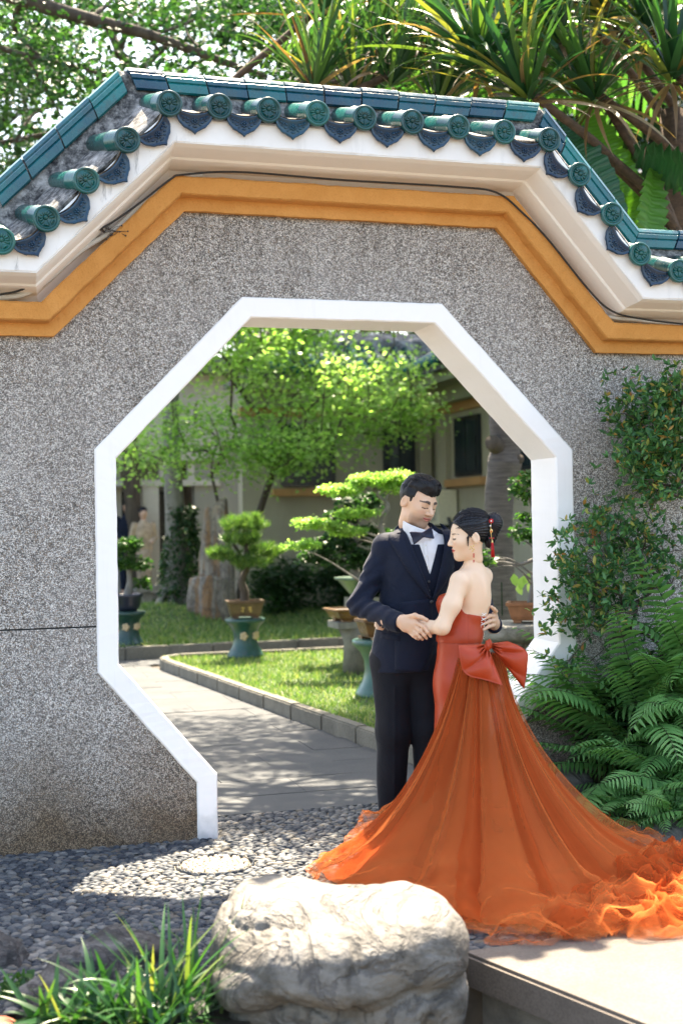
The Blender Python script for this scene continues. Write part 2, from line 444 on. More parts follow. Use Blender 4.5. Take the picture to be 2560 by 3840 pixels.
def sweep(P, prof, closed=True):
    """prof list of (offset, y); returns V,F swept along wall-plane polyline P (x,z)"""
    V = []; k = len(prof)
    lines = [offset_poly(P, o) for o, y in prof]
    for i in range(len(P)):
        for j, (o, y) in enumerate(prof): V.append((lines[j][i][0], y, lines[j][i][1]))
    F = []
    for i in range(len(P)-1):
        for j in range(k if closed else k-1):
            F.append((i*k+j, i*k+(j+1) % k, (i+1)*k+(j+1) % k, (i+1)*k+j))
    if closed: F += [tuple(range(k)), tuple(range((len(P)-1)*k, len(P)*k))[::-1]]
    return np.array(V), F
wall = empty('garden_gate_wall', (0, 0, 0))
tag(wall, 'grey pebbledash garden wall with white octagonal gateway and teal tiled coping', 'wall')
# --- pebbledash panels, split by the horizontal movement joint
ZJ = 1.043
inner = [(-XE, 0), (-XE, ZE), (-A_, Z1), (-A_, Z2), (-BT, ZT), (BT, ZT), (A_, Z2), (A_, Z1), (XE, ZE), (XE, 0)]
outer = offset_poly(inner, WF-.01)
def prism(name, poly, y0, y1, m, parent=wall):
    n = len(poly)
    V = [(x, y0, z) for x, z in poly]+[(x, y1, z) for x, z in poly]
    F = [tuple(range(n)), tuple(range(n, 2*n))[::-1]]+[(i, i+n, (i+1) % n+n, (i+1) % n) for i in range(n)]
    o = mk(name, V, F, m, parent)
    bm = bmesh.new(); bm.from_mesh(o.data); bmesh.ops.recalc_face_normals(bm, faces=bm.faces); bm.to_mesh(o.data); bm.free()
    return o
top = offset_poly(REF, .1)
o_ = [tuple(p) for p in outer]
xl = o_[2][0]; xr = o_[7][0]; g = .004
up_poly = [(-5.2, ZJ+g), (xl, ZJ+g)]+o_[3:7]+[(xr, ZJ+g), (6.2, ZJ+g)]+[tuple(p) for p in top[::-1]]
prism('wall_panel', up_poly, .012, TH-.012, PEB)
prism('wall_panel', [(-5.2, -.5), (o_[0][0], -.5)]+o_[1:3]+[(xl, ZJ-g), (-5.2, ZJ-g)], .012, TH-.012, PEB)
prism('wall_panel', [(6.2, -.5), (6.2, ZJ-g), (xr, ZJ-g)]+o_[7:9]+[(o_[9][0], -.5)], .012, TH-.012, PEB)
DARKJ = simple('joint_filler', (.03, .035, .04), .9)
for x0, x1 in ((-5.2, xl-.002), (xr+.002, 6.2)):
    MB().box(((x0+x1)/2, TH/2, ZJ), (abs(x1-x0), TH-.05, .03)).build('joint_filler', DARKJ, wall)
# --- white frame
def frame_sweep():
    P = [(-XE, -.05)]+inner[1:-1]+[(XE, -.05)]
    b = .007
    prof = [(0, b), (b, 0), (WF-b, 0), (WF, b), (WF, TH-b), (WF-b, TH), (b, TH), (0, TH-b)]
    return sweep_d(P, prof, .03, .0022, 14., 3)
V, F = frame_sweep()
fr = mk('gateway_frame', V, F, WHITE, wall)
fr['label'] = 'white painted octagonal frame around the gateway'
# --- orange moulding
prof = [(0, .02), (-.002, -.024), (.004, -.026), (.044, -.030), (.056, -.034), (.060, -.088), (.066, -.097), (.138, -.10), (.147, -.092), (.147, .02)]
V, F = sweep_d(REF, prof, .022, .0045, 16., 5); mk('orange_moulding', V, F, ORNG, wall)['label'] = 'rough orange plaster moulding stepped over the gateway'
# --- cornice soffit and fascia, roof bed
V, F = sweep(REF, [(.07, .03), (.155, .008), (.185, -.03), (.205, -.155), (.214, -.165), (.225, -.29), (.235, -.325), (.25, -.3), (.25, .1)]); mk('soffit', V, F, SOFF, wall)
V, F = sweep_d(REF, [(.238, -.2), (.238, -.322), (.243, -.327), (.345, -.327), (.355, -.322), (.36, -.2)], .04, .004, 7., 9); mk('fascia', V, F, FASC, wall)
V, F = sweep(REF, [(.30, -.22), (.372, -.305), (.385, -.29), (.505, .03), (.595, .062), (.605, .12), (.605, .20), (.595, .25), (.535, .28), (.40, .58), (.20, .55)]); mk('roof_bed', V, F, MORT, wall)
V, F = sweep(REF, [(.16, .30), (.19, .46), (.235, .62), (.39, .62), (.40, .5), (.22, .3)]); mk('rear_cornice', V, F, FASC, wall)
# --- ridge tiles
def ridge_profile():
    return [(.585, .045), (.592, .036), (.628, .036), (.637, .044), (.641, .038), (.660, .038), (.668, .048), (.674, .046), (.690, .058), (.70, .08), (.704, .12), (.704, .19), (.70, .23), (.674, .262), (.668, .262), (.641, .272), (.637, .266), (.628, .274), (.592, .274), (.585, .265)]
RP = ridge_profile()
rl = [offset_poly(REF, o) for o, y in RP]
ii = 0
for s in range(len(REF)-1):
    L = np.linalg.norm(rl[0][s+1]-rl[0][s]); n = max(1, round(L/.203))
    if s in (0, 4): n = max(1, round(L/.26))
    for k in range(n):
        a0, a1 = k/n, (k+1)/n
        gp = .006/L
        e0 = a0+gp*(.5+random.random()*.5); e1 = a1-gp*(.5+random.random()*.5)
        if k == 0 and s in (1, 2, 3): e0 = a0+.03/L
        if k == n-1 and s in (0, 1, 2): e1 = a1-.02/L
        dz = random.uniform(-.004, .003); dy = random.uniform(-.004, .004)
        V = []
        for e in (e0, e1):
            for j, (o, y) in enumerate(RP):
                p = rl[j][s]*(1-e)+rl[j][s+1]*e; V.append((p[0], y+dy, p[1]+dz))
        q = len(RP)
        F = [(j, (j+1) % q, q+(j+1) % q, q+j) for j in range(q)]+[tuple(range(q))[::-1], tuple(range(q, 2*q))]
        mid = np.mean(V, 0); o = mk('ridge_tile', np.array(V)-mid, F, GL_RIDGE, wall, loc=mid)
        bm = bmesh.new(); bm.from_mesh(o.data); bmesh.ops.recalc_face_normals(bm, faces=bm.faces); bm.to_mesh(o.data); bm.free(); ii += 1
V, F = sweep(REF, [(.58, .06), (.66, .06), (.69, .1), (.69, .21), (.66, .25), (.58, .25)]); mk('ridge_core', V, F, MORT, wall)
# --- eave tiles: barrel with round flower cap, and drip tiles between
def barrel_mesh():
    mb = MB(); L = .44
    # local: axis along +y (back), cap face at y=0
    prof = [(.047, .012), (.050, .02), (.050, .165), (.0525, .17), (.0525, .183), (.048, .188), (.047, L)]
    mb.lathe(prof, 18, R=rotm('X', -math.pi/2))
    return mb.me('eave_barrel', True)
def cap_mesh():
    mb = MB(); R = rotm('X', -math.pi/2)
    prof = [(.0, .009), (.038, .009), (.040, .0035), (.0425, .0035), (.044, .007), (.046, .007), (.0475, .001), (.053, -.001), (.0585, .001), (.060, .006), (.060, .02), (.05, .022)]
    mb.lathe(prof, 28, R=R, cap=False)
    for k in range(9):      # petals fan over the top
        a = math.radians(-20+k*27.5); r = .023
        Rm = rotm('Y', -(a-math.pi/2))
        mb.ell((r*math.cos(a), .007, .004+r*math.sin(a)), (.0055, .005, .0125), 6, 4, Rm)
    mb.ell((0, .006, .006), (.011, .007, .010), 8, 4)
    mb.ell((-.004, .002, .008), (.004, .004, .004), 6, 3); mb.ell((.005, .002, .008), (.004, .004, .004), 6, 3)
    for sx in (-1, 1):
        for aa, ln in ((.5, .012), (1.0, .011)):
            mb.ell((sx*.006+sx*ln*math.sin(aa), .007, -.019-ln*math.cos(aa)*.4), (.0045, .004, .010), 6, 4, rotm('Y', sx*aa))
    mb.ell((0, .007, -.018), (.0022, .004, .016), 6, 4)
    return mb.me('eave_cap', True)
def drip_outline(n=31):
    # fan plate: top arc sags, bottom scalloped with a point
    W, H = .092, .100
    t = np.linspace(-1, 1, n)
    topz = -.004-.024*(1-t**2)
    w = t*W
    bot = -(.018+H*(1-np.abs(t)**2.3)**.62*.80+.016*np.clip(1-np.abs(t)/.3, 0, 1)**1.2)
    sc = .0035*np.abs(np.sin(t*math.pi*3.5))
    return w, topz, np.minimum(bot+sc-.006, topz-.003)
def drip_mesh():
    w, tz, bz = drip_outline(); n = len(w); V = []; F = []
    def rim(s): return tz+(bz-tz)*s
    rows = [(0., .0), (.08, -.003), (.12, .004), (.8, .004), (.88, .004), (.92, -.003), (1., -.002), (1.0, .013)]
    for s, y in rows:
        z = rim(s)
        for j in range(n):
            yy = y
            if abs(w[j])/.083 > .93 and y > 0 and y < .01: yy = -.003
            V.append((w[j]*(1-.06*s), yy, z[j]))
    for i in range(len(rows)-1):
        for j in range(n-1): F.append((i*n+j, (i+1)*n+j, (i+1)*n+j+1, i*n+j+1))
    mb = MB(); mb.add(V, F)
    for k in range(8):
        a = k*math.pi/4
        mb.ell((.013*math.cos(a), .001, -.062+.010*math.sin(a)), (.0065, .004, .0038), 6, 3, rotm('Y', -a))
    mb.ell((0, -.001, -.062), (.006, .005, .005), 6, 3)
    for sx in (-1, 1):
        for q, (x, z, rx, rz, an) in enumerate([(.032, -.050, .009, .0045, .5), (.046, -.046, .008, .004, -.4), (.036, -.066, .008, .005, .2), (.058, -.040, .007, .004, .6), (.024, -.078, .007, .004, -.5), (.052, -.056, .006, .004, .1)]):
            mb.ell((sx*x, .002, z), (rx, .004, rz), 6, 3, rotm('Y', -sx*an))
    mb.ell((0, .001, -.086), (.012, .0035, .004), 6, 3)
    return mb.me('drip_plate', True)
def pan_mesh():
    w, tz, bz = drip_outline(17); n = len(w); V = []; F = []
    for y, dz in ((-.001, .003), (-.001, -.004), (.10, -.002), (.45, .004)):
        for j in range(n): V.append((w[j]*1.02, y, tz[j]+dz+(.0)))
    for i in range(3):
        for j in range(n-1): F.append((i*n+j, i*n+j+1, (i+1)*n+j+1, (i+1)*n+j))
    return mesh('pan', V, F, True)
BARR, CAPM, DRIPM, PANM = barrel_mesh(), cap_mesh(), drip_mesh(), pan_mesh()
BARR.materials.append(GL_GREEN); CAPM.materials.append(GL_GREEN); DRIPM.materials.append(GL_BLUE); PANM.materials.append(SAND)
s45 = math.radians(45); sR = math.atan2(3.03-2.396, 1.385-.825)
tiles = [(-2.16, 2.77, 0), (-1.92, 2.77, 0), (-1.675, 2.768, 0), (-1.482, 2.875, .5*s45+.1), (-1.305, 3.056, s45), (-1.123, 3.247, s45), (-.93, 3.425, .35*s45), (-.698, 3.432, 0), (-.466, 3.434, 0), (-.232, 3.436, 0), (0., 3.432, 0), (.237, 3.428, 0), (.477, 3.424, 0), (.72, 3.418, 0), (.962, 3.397, -.3*sR), (1.121, 3.232, -sR), (1.299, 3.043, -sR), (1.455, 2.850, -.8*sR), (1.676, 2.772, 0), (1.912, 2.772, 0), (2.15, 2.772, 0), (2.39, 2.772, 0)]
PITCHT = math.radians(17)
def place(name, me, x, z, rot, y, dz=0, parent=wall, M0=None):
    M = Matrix.Translation((x, y, z)) @ Matrix.Rotation(-rot, 4, 'Y') @ Matrix.Rotation(PITCHT, 4, 'X') @ Matrix.Translation((0, 0, dz))
    return put(name, me, None, parent, M=M if M0 is None else M0 @ M)
for i, (x, z, r) in enumerate(tiles):
    jr = random.uniform(-.06, .06)
    t = place('eave_tile', BARR, x, z, r+jr, -.375+random.uniform(-.006, .006))
    c = put('end_cap', CAPM, None, t)
    c.matrix_basis = Matrix.Rotation(-PITCHT*.8, 4, 'X')
    if i < len(tiles)-1:
        x2, z2, r2 = tiles[i+1]
        mx, mz = (x+x2)/2, (z+z2)/2; ang = math.atan2(z2-z, x2-x)
        wdt = math.hypot(x2-x, z2-z)/.235
        M = Matrix.Translation((mx, -.355, mz)) @ Matrix.Rotation(-ang, 4, 'Y')
        Sx = Matrix.Diagonal((min(1.0, wdt), 1, 1, 1))
        d = put('drip_tile', DRIPM, None, wall, M=M @ Matrix.Translation((0, 0, -.008)) @ Sx)
        put('pan_tile', PANM, None, wall, M=M @ Matrix.Rotation(PITCHT, 4, 'X') @ Matrix.Translation((0, .004, -.004)) @ Sx)
# --- small things fixed to the wall: paint splash, cable and conduit
def blob_patch():
    c = atY(2222, 1968, .012); V = []; F = []
    n = 40; a = np.arange(n)*2*math.pi/n
    r = 1+.18*np.sin(a*7+1)+.12*np.sin(a*13)+.08*RNG.normal(size=n)
    V.append((c[0], .0085, c[2]))
    for k, rad in ((0, .6), (1, 1.)):
        for j in range(n): V.append((c[0]+.046*rad*r[j]*math.cos(a[j]), .0088 if k == 0 else .0105, c[2]+.026*rad*r[j]*math.sin(a[j])))
    F += [(0, 1+(j+1) % n, 1+j) for j in range(n)]+[(1+j, 1+(j+1) % n, 1+n+(j+1) % n, 1+n+j) for j in range(n)]
    mb = MB().add(V, F)
    for x, l in ((-.022, .05), (-.008, .1), (-.002, .07), (.006, .09), (.012, .045)):
        mb.box((c[0]+x, .0095, c[2]-.02-l/2), (.004, .004, l))
    return mb
o = blob_patch().build('paint_splash', simple('splashed_orange', (.62, .26, .08), .9, .2, 60, 120, .6), wall, True)
o['label'] = 'orange paint splash dripping down the pebbledash'
cab = [(-260, 1175), (-100, 1130), (0, 1105), (90, 1083), (160, 1020), (260, 905), (390, 852), (520, 765), (640, 672), (690, 655), (900, 645), (1280, 675), (1700, 700), (1860, 722), (1960, 800), (2060, 905), (2200, 1080), (2290, 1165), (2400, 1195), (2560, 1215), (2700, 1225)]
P = spline([atY(x, y, -.115 if 3 <= i <= 17 else -.12) for i, (x, y) in enumerate(cab)], 110)
tag(mk('cable', *tube(P, .0052, 6), BLACKRUB, smooth=True), 'thin black cable strung under the soffit along the orange moulding', 'cable')
con = [(-200, 1130), (0, 1118), (90, 1104), (170, 1060), (300, 945), (430, 860), (560, 745), (660, 678), (760, 660)]
P = spline([atY(x, y, -.06) for x, y in con], 60)
tag(mk('conduit', *tube(P, .0125, 8), PVC, smooth=True), 'pale grey conduit pipe under the left slope of the soffit', 'pipe')
con = [(1900, 770), (2000, 890), (2130, 1060), (2230, 1165), (2290, 1190), (2400, 1203), (2700, 1235)]
P = spline([atY(x, y, -.065) for x, y in con], 60)
tag(mk('conduit', *tube(P, .010, 8), PVC, smooth=True), 'pale grey conduit pipe under the right slope of the soffit', 'pipe')
mb = MB()
c0 = atY(415, 862, -.10)
for k in range(16):
    d = RNG.normal(size=3)*np.array([.035, .01, .03]); e = c0+d+np.array([.0, -.01, .012])
    mb.tube(spline([c0+RNG.normal(size=3)*.012, c0+d*.5+RNG.normal(size=3)*.01, e], 6), .0012, 4); mb.ell(e, (.0045,)*3, 5, 3)
tag(mb.build('dried_tendril', simple('dry_twig', (.05, .04, .04), .9)), 'tangle of dry dark tendrils caught on the cable at left', 'twigs')
# ================================================================== ground
def m_ground(name, stops, sc=6, bs_=40, bstr=.5, rough=.9):
    m, nt, bs = new_mat(name); v = wpos(nt)
    n = noise(nt, v, sc, 8, .65)
    nt.links.new(ramp(nt, n, stops), bs.inputs['Base Color']); bs.inputs['Roughness'].default_value = rough
    bump(nt, bs, noise(nt, v, bs_, 5, .65), bstr, .012)
    return m
SOIL = m_ground('soil', [(.3, (.035, .028, .02)), (.7, (.09, .07, .05))])
CEM = m_ground('cement_bed', [(.3, (.08, .075, .065)), (.7, (.18, .165, .14))], 14, 160, .6)
def m_stone_slab(name, c0, c1, sc=3, speck=220):
    m, nt, bs = new_mat(name); v = wpos(nt)
    oi = nd(nt, 'ShaderNodeObjectInfo')
    n = noise(nt, v, sc, 6, .6); s = noise(nt, v, speck, 2, .5)
    c = ramp(nt, n, [(.3, c0), (.7, c1)])
    c = mix(nt, ramp(nt, s, [(.35, .5), (.6, 0)]), c, tuple(x*.6 for x in c0))
    c = mix(nt, ramp(nt, oi.outputs['Random'], [(0, .0), (1, .22)]), c, tuple(x*.62 for x in c1))
    nt.links.new(c, bs.inputs['Base Color']); bs.inputs['Roughness'].default_value = .85; bs.inputs['Specular IOR Level'].default_value = .2
    bump(nt, bs, s, .35, .004); return m
PATHM = m_stone_slab('path_stone', (.065, .072, .078), (.105, .108, .11))
KERBM = m_stone_slab('kerb_stone', (.13, .125, .105), (.22, .21, .175), 5, 90)
SLABM = m_stone_slab('pale_slab', (.115, .10, .088), (.17, .148, .128), 3, 120)
SLABS = m_ground('slab_edge', [(.3, (.10, .10, .09)), (.7, (.24, .23, .2))], 8, 90, .6)
def sheet(name, poly, z, m, kind='structure', label=None, cat=None):
    V = [(x, y, z) for x, y in poly]
    o = mk(name, V, [tuple(range(len(V)))], m); o['kind'] = kind
    return o
# terrain reaches the horizon; planting hollow in the foreground lies lower
terr = mk('ground', [(-120, -2.5, -.03), (-1.08, -2.5, -.03), (-1.02, -2.0, -.03), (3.2, -2.0, -.03), (3.2, -40, -.03), (120, -40, -.03), (120, 200, -.03), (-120, 200, -.03)], [(0, 1, 2, 3, 4, 5, 6, 7)], SOIL)
terr['kind'] = 'structure'
mk('planting_hollow', [(-120, -40, -.46), (3.2, -40, -.46), (3.2, -2.0, -.46), (-1.02, -2.0, -.46), (-1.08, -2.5, -.46), (-120, -2.5, -.46), (3.2, -2.0, -.03), (-1.02, -2.0, -.03), (-1.08, -2.5, -.03), (-120, -2.5, -.03), (3.2, -40, -.03)], [(0, 1, 2, 3, 4, 5), (3, 2, 6, 7), (4, 3, 7, 8), (5, 4, 8, 9), (1, 10, 6, 2)], SOIL)['kind'] = 'structure'
# ---- pebble paving
pav = sheet('pebble_paving', [(-5, -2.0), (1.25, -1.98), (1.25, .43), (-5, .47)], -.004, CEM)
def m_pebble():
    m, nt, bs = new_mat('river_pebble')
    oi = nd(nt, 'ShaderNodeObjectInfo')
    f = math_(nt, 'FRACT', math_(nt, 'ADD', attr(nt, 'rnd'), math_(nt, 'MULTIPLY', oi.outputs['Random'], 1.0)))
    c = ramp(nt, f, [(0, (.016, .022, .032)), (.25, (.035, .044, .056)), (.5, (.07, .078, .086)), (.68, (.14, .14, .135)), (.82, (.10, .085, .065)), (.92, (.25, .24, .22)), (1, (.025, .033, .046))])
    n = noise(nt, wpos(nt), 70, 5, .6)
    c = mix(nt, ramp(nt, n, [(.35, .35), (.6, 0)]), c, (.12, .12, .12))
    nt.links.new(c, bs.inputs['Base Color']); bs.inputs['Roughness'].default_value = .6; bs.inputs['Specular IOR Level'].default_value = .25
    return m
PEBM = m_pebble()
PEBC = simple('cream_pebble', (.36, .31, .235), .6, .3, 30)
def pebble_template(seg=9):
    V = [[0, 0, 1.]]; F = []
    for zz, rr in ((.82, .52), (.35, .9), (-.25, 1.0)):
        for j in range(seg):
            a = 2*math.pi*(j+.5*(zz < .5))/seg; V.append([rr*math.cos(a), rr*math.sin(a), zz])
    F += [(0, 1+j, 1+(j+1) % seg) for j in range(seg)]
    for i in range(2):
        F += [(1+i*seg+j, 1+(i+1)*seg+j, 1+(i+1)*seg+(j+1) % seg, 1+i*seg+(j+1) % seg) for j in range(seg)]
    return np.array(V), F
PV, PF = pebble_template()
MED = np.array([-.80, -.49])
def pebbles():
    rng = np.random.default_rng(3); out = []
    y = -1.97; row = 0
    while y < .42:
        x = -2.15+(row % 2)*.022; 
        while x < 1.2:
            out.append((x+rng.normal()*.006, y+rng.normal()*.0045)); x += .040+rng.normal()*.0035
        y += .0268; row += 1
    P = np.array(out); r = np.hypot(P[:, 0]-MED[0], (P[:, 1]-MED[1])*1.0)
    P = P[r > .185]
    inside = (P[:, 1] > .013) & (np.abs(P[:, 0]) > XE-.01) & (P[:, 1] < TH-.01)
    P = P[~inside]
    # not under the slab or the fern bed
    P = P[~((P[:, 1] < -1.95+.02*P[:, 0]) & (P[:, 0] > -.2))]
    P = P[(P[:, 0] < 1.0+.1*np.sin(P[:, 1]*3))]
    return P
PP = pebbles(); n = len(PP); rng = np.random.default_rng(5)
ang = rng.normal(0, .5, n); sx = rng.uniform(.0185, .0275, n); sy = rng.uniform(.0115, .017, n); sz = rng.uniform(.006, .0115, n)
big = rng.random(n) < .06; sx[big] *= 1.22; sy[big] *= 1.2
tx = rng.normal(0, .12, n); 
cs, sn = np.cos(ang), np.sin(ang)
camd = np.hypot(PP[:, 0]-CAM[0], PP[:, 1]-CAM[1])
px = np.array([[1280+FPX*((np.append(p, 0)-CAM)@RT)/((np.append(p, 0)-CAM)@FW), 1920-FPX*((np.append(p, 0)-CAM)@UP)/((np.append(p, 0)-CAM)@FW)] for p in PP])
vis = (px[:, 0] > 0) & (px[:, 0] < 1500) & (px[:, 1] < 3840)
hid = (px[:, 0] > 760) & (px[:, 1] > 3300)
order = np.argsort(camd+np.where(vis & ~hid, 0, 100)-sx*20)
pick = set(order[:300].tolist())
X = np.stack([cs, sn, 0*cs], 1); Yx = np.stack([-sn, cs, tx], 1); Zx = np.tile([0, 0, 1.], (n, 1))
rest = np.array([i for i in range(n) if i not in pick])
def warp(TV, i):
    return TV
allV = (PV[None]*np.stack([sx, sy, sz], 1)[:, None, :])
jit = 1+.12*rng.normal(size=(n, len(PV), 1)); allV[:, 1:, :2] *= jit[:, 1:]
W = PP[:, None, :].repeat(len(PV), 1)
W = np.concatenate([W, np.full((n, len(PV), 1), .0)], 2)
Vw = W+allV[..., 0:1]*X[:, None]+allV[..., 1:2]*Yx[:, None]+allV[..., 2:3]*Zx[:, None]
rn = rng.random(n)
tri = np.array([f for f in PF if len(f) == 3]); quad = np.array([f for f in PF if len(f) == 4])
k = len(PV); off = (np.arange(len(rest))*k)[:, None, None]
o = mk('pebbles', Vw[rest].reshape(-1, 3), [(tri[None]+off).reshape(-1, 3), (quad[None]+off).reshape(-1, 4)], PEBM, pav, True, {'rnd': np.repeat(rn[rest], k)})
o['kind'] = 'stuff'
shared = []
for q in range(14):
    me = mesh('pebble', PV*np.array([1, 1, 1])*(1+.1*rng.normal(size=(k, 1))), PF, True, {'rnd': np.full(k, q/14.)}); me.materials.append(PEBM); shared.append(me)
for i in sorted(pick):
    M = Matrix.Translation((PP[i, 0], PP[i, 1], 0)) @ Matrix.Rotation(ang[i], 4, 'Z') @ Matrix.Rotation(tx[i], 4, 'X') @ Matrix.Diagonal((sx[i], sy[i], sz[i], 1))
    put('pebble', shared[int(rng.integers(14))], None, pav, M=M)
# medallion of small cream pebbles
mb = MB(); rng = np.random.default_rng(11); pts = []
for rr, cnt in ((0, 1), (.022, 6), (.044, 11), (.068, 16), (.092, 22), (.116, 28), (.140, 33)):
    for j in range(cnt):
        a = 2*math.pi*j/cnt+rng.normal()*.06+rr*13; pts.append((rr*math.cos(a), rr*math.sin(a), a))
pm = mesh('cream_pebble', PV, PF, True); pm.materials.append(PEBC)
for x, y, a in pts:
    s = rng.uniform(.0125, .0155)
    put('cream_pebble', pm, None, pav, M=Matrix.Translation((MED[0]+x, MED[1]+y, .002)) @ Matrix.Rotation(rng.uniform(0, 3.1), 4, 'Z') @ Matrix.Diagonal((s*1.15, s*.8, .011, 1)))
for j in range(30):
    a = 2*math.pi*j/30
    put('pebble', shared[int(rng.integers(3))], None, pav, M=Matrix.Translation((MED[0]+.168*math.cos(a), MED[1]+.168*math.sin(a), 0)) @ Matrix.Rotation(a+math.pi/2, 4, 'Z') @ Matrix.Diagonal((.0185, .008, .013, 1)))
# ---- garden path of stone slabs
path = sheet('garden_path', [(-4.5, .44), (1.4, .40), (1.4, 8.42), (-4.5, 8.45)], -.012, SOIL)
kx = lambda y: .93-.103*(y-.5)          # kerb line along the path
bx_ = MB().box((0, 0, 0), (1, 1, 1)).me('paving_slab'); bx_.materials.append(PATHM)
rng = np.random.default_rng(9)
y = .455; row = 0
while y < 8.2:
    h = .42; x = -4.4+(row % 2)*.4
    while x < kx(y)-.02:
        x1 = min(x+.8, kx(y+h/2)-.004)
        if x1-x > .06 and x1 > -1.7+.1*y:
            put('paving_slab', bx_, None, path, M=Matrix.Translation(((x+x1)/2, y+h/2, -.004+rng.normal()*.0012)) @ Matrix.Diagonal((x1-x-.003, h-.003, .012, 1)))
        x += .8
    y += h; row += 1
sheet('cross_path', [(-4.5, 7.86), (8, 7.86), (8, 8.47), (-4.5, 8.47)], .006, PATHM)
# ---- kerbs: each kerb stone its own piece
def kerb(name, pts, w_, h_, ln, label):
    k = empty(name, (pts[0][0], pts[0][1], 0)); k['kind'] = 'structure'
    for (x0, y0), (x1, y1) in zip(pts[:-1], pts[1:]):
        L = math.hypot(x1-x0, y1-y0); n = max(1, round(L/ln)); a = math.atan2(y1-y0, x1-x0)
        for i in range(n):
            t = (i+.5)/n; bmx = bmesh.new(); bmesh.ops.create_cube(bmx, size=1)
            bmesh.ops.scale(bmx, vec=(L/n-.004, w_, h_+.05), verts=bmx.verts)
            bmesh.ops.bevel(bmx, geom=bmx.edges[:], offset=.012, segments=2, affect='EDGES')
            me = bpy.data.meshes.new('kerb_stone'); bmx.to_mesh(me); bmx.free(); me.materials.append(KERBM)
            p = np.array([x0+(x1-x0)*t, y0+(y1-y0)*t])
            put('kerb_stone', me, None, k, M=Matrix.Translation((p[0]-pts[0][0]+random.uniform(-.003, .003), p[1]-pts[0][1]+random.uniform(-.003, .003), (h_-.05)/2+random.uniform(-.003, .002))) @ Matrix.Rotation(a, 4, 'Z'))
    return k
kerb('lawn_kerb', [(.99, .45), (kx(7.3)+.05, 7.3), (kx(7.3)+.07, 7.62), (kx(7.3)+.27, 7.8), (7, 7.82)], .10, .115, .62, '')
kerb('rear_kerb', [(-4, 8.5), (8, 8.53)], .12, .15, .5, '')
# ---- lawns with blades
GRASS = leafmat('grass_blades', [(0, (.05, .12, .03)), (.4, (.11, .21, .05)), (.75, (.22, .30, .09)), (1, (.40, .38, .17))], .35, .5)
LAWN = m_ground('lawn_soil', [(.3, (.03, .055, .015)), (.7, (.07, .1, .03))], 12, 60)
def hump(x, y): return .28*np.exp(-(((x-.9)/.9)**2+((y-11.6)/1.1)**2))+.06*np.sin(x*1.3+y*.7)*(y > 9)*np.clip((y-9)/2, 0, 1)
lawn1 = sheet('lawn', [(kx(.5)+.06, .5), (7, .5), (7, 7.78), (kx(7.3)+.3, 7.78), (kx(7.3)+.06, 7.3)], .075, LAWN)
gx, gy = np.meshgrid(np.linspace(-5, 9, 57), np.linspace(8.58, 22, 55))
lv = np.stack([gx, gy, .12+hump(gx, gy)], -1).reshape(-1, 3)
lawn2 = mk('rear_lawn', lv, grid_faces(55, 57), LAWN, smooth=True); lawn2['kind'] = 'structure'
def blades(name, P, ln, m, seed):
    rng = np.random.default_rng(seed); n = len(P)
    D = np.stack([rng.normal(0, .75, n), rng.normal(0, .75, n), np.ones(n)], 1)
    X, Yv, Z = frames(D, rng=rng)
    TV = np.array([[-.07, 0, 0], [.07, 0, 0], [-.05, .55, .06], [.05, .55, .06], [0, 1, .25]]); TF = [(0, 1, 3, 2), (2, 3, 4)]
    V, F, A = scatter(TV, TF, P, X, Yv, Z, ln*rng.uniform(.6, 1.3, n), rng.random(n))
    o = mk(name, V, F, m, None, True, {'rnd': A}); tag(o, kind='stuff'); return o
rng = np.random.default_rng(21)
n = 30000; yy = .55+(7.7-.55)*rng.random(n)**.8; xx = kx(yy)+.08+(rng.random(n)**1.2)*3.2
o = blades('grass', np.stack([xx, yy, np.full(n, .075)], 1), .055, GRASS, 1); o['label'] = 'short ground cover grass on the front lawn'; o['category'] = 'grass'
n = 26000; yy = 8.62+4.6*rng.random(n); xx = -.6+5.2*rng.random(n)
o = blades('grass', np.stack([xx, yy, .12+hump(xx, yy)], 1), .075, GRASS, 2); o['label'] = 'short ground cover grass on the rear lawn'; o['category'] = 'grass'
# ---- pale slab with stepped edge at the lower right
e0 = np.array([-.235, -1.955]); e1 = np.array([.20, -3.3])
slab = mk('stone_slab', [(e0[0], e0[1], .012), (e1[0], e1[1], .012), (3.2, -3.3, .012), (3.2, -1.90, .012), (e0[0], e0[1], -.1), (e1[0], e1[1], -.1), (3.2, -3.3, -.1), (3.2, -1.9, -.1)],
          [(0, 1, 2, 3), (0, 4, 5, 1), (1, 5, 6, 2), (2, 6, 7, 3), (3, 7, 4, 0)], SLABM)
slab['kind'] = 'structure'
bm = bmesh.new(); bm.from_mesh(slab.data); bmesh.ops.recalc_face_normals(bm, faces=bm.faces)
bmesh.ops.bevel(bm, geom=[e for e in bm.edges if abs(e.verts[0].co.z-e.verts[1].co.z) < .01 and e.verts[0].co.z > 0], offset=.012, segments=2, affect='EDGES'); bm.to_mesh(slab.data); bm.free()
nrm = np.array([-(e1-e0)[1], (e1-e0)[0]]); nrm = nrm/np.linalg.norm(nrm)*(-1)
if nrm[0] > 0: nrm = -nrm
i0 = e0-nrm*.05; i1 = e1-nrm*.05
rw = mk('retaining_wall', [(i0[0], i0[1], -.1), (i1[0], i1[1], -.1), (i1[0], i1[1], -.6), (i0[0], i0[1], -.6), (i0[0]+.3, i0[1], -.1), (i0[0]+.3, i0[1], -.6), (i1[0]+.3, i1[1], -.1), (i1[0]+.3, i1[1], -.6)], [(0, 1, 2, 3), (4, 0, 3, 5), (1, 6, 7, 2)], SLABS)
tag(rw, 'dark concrete retaining wall under the pale slab edge', 'wall')
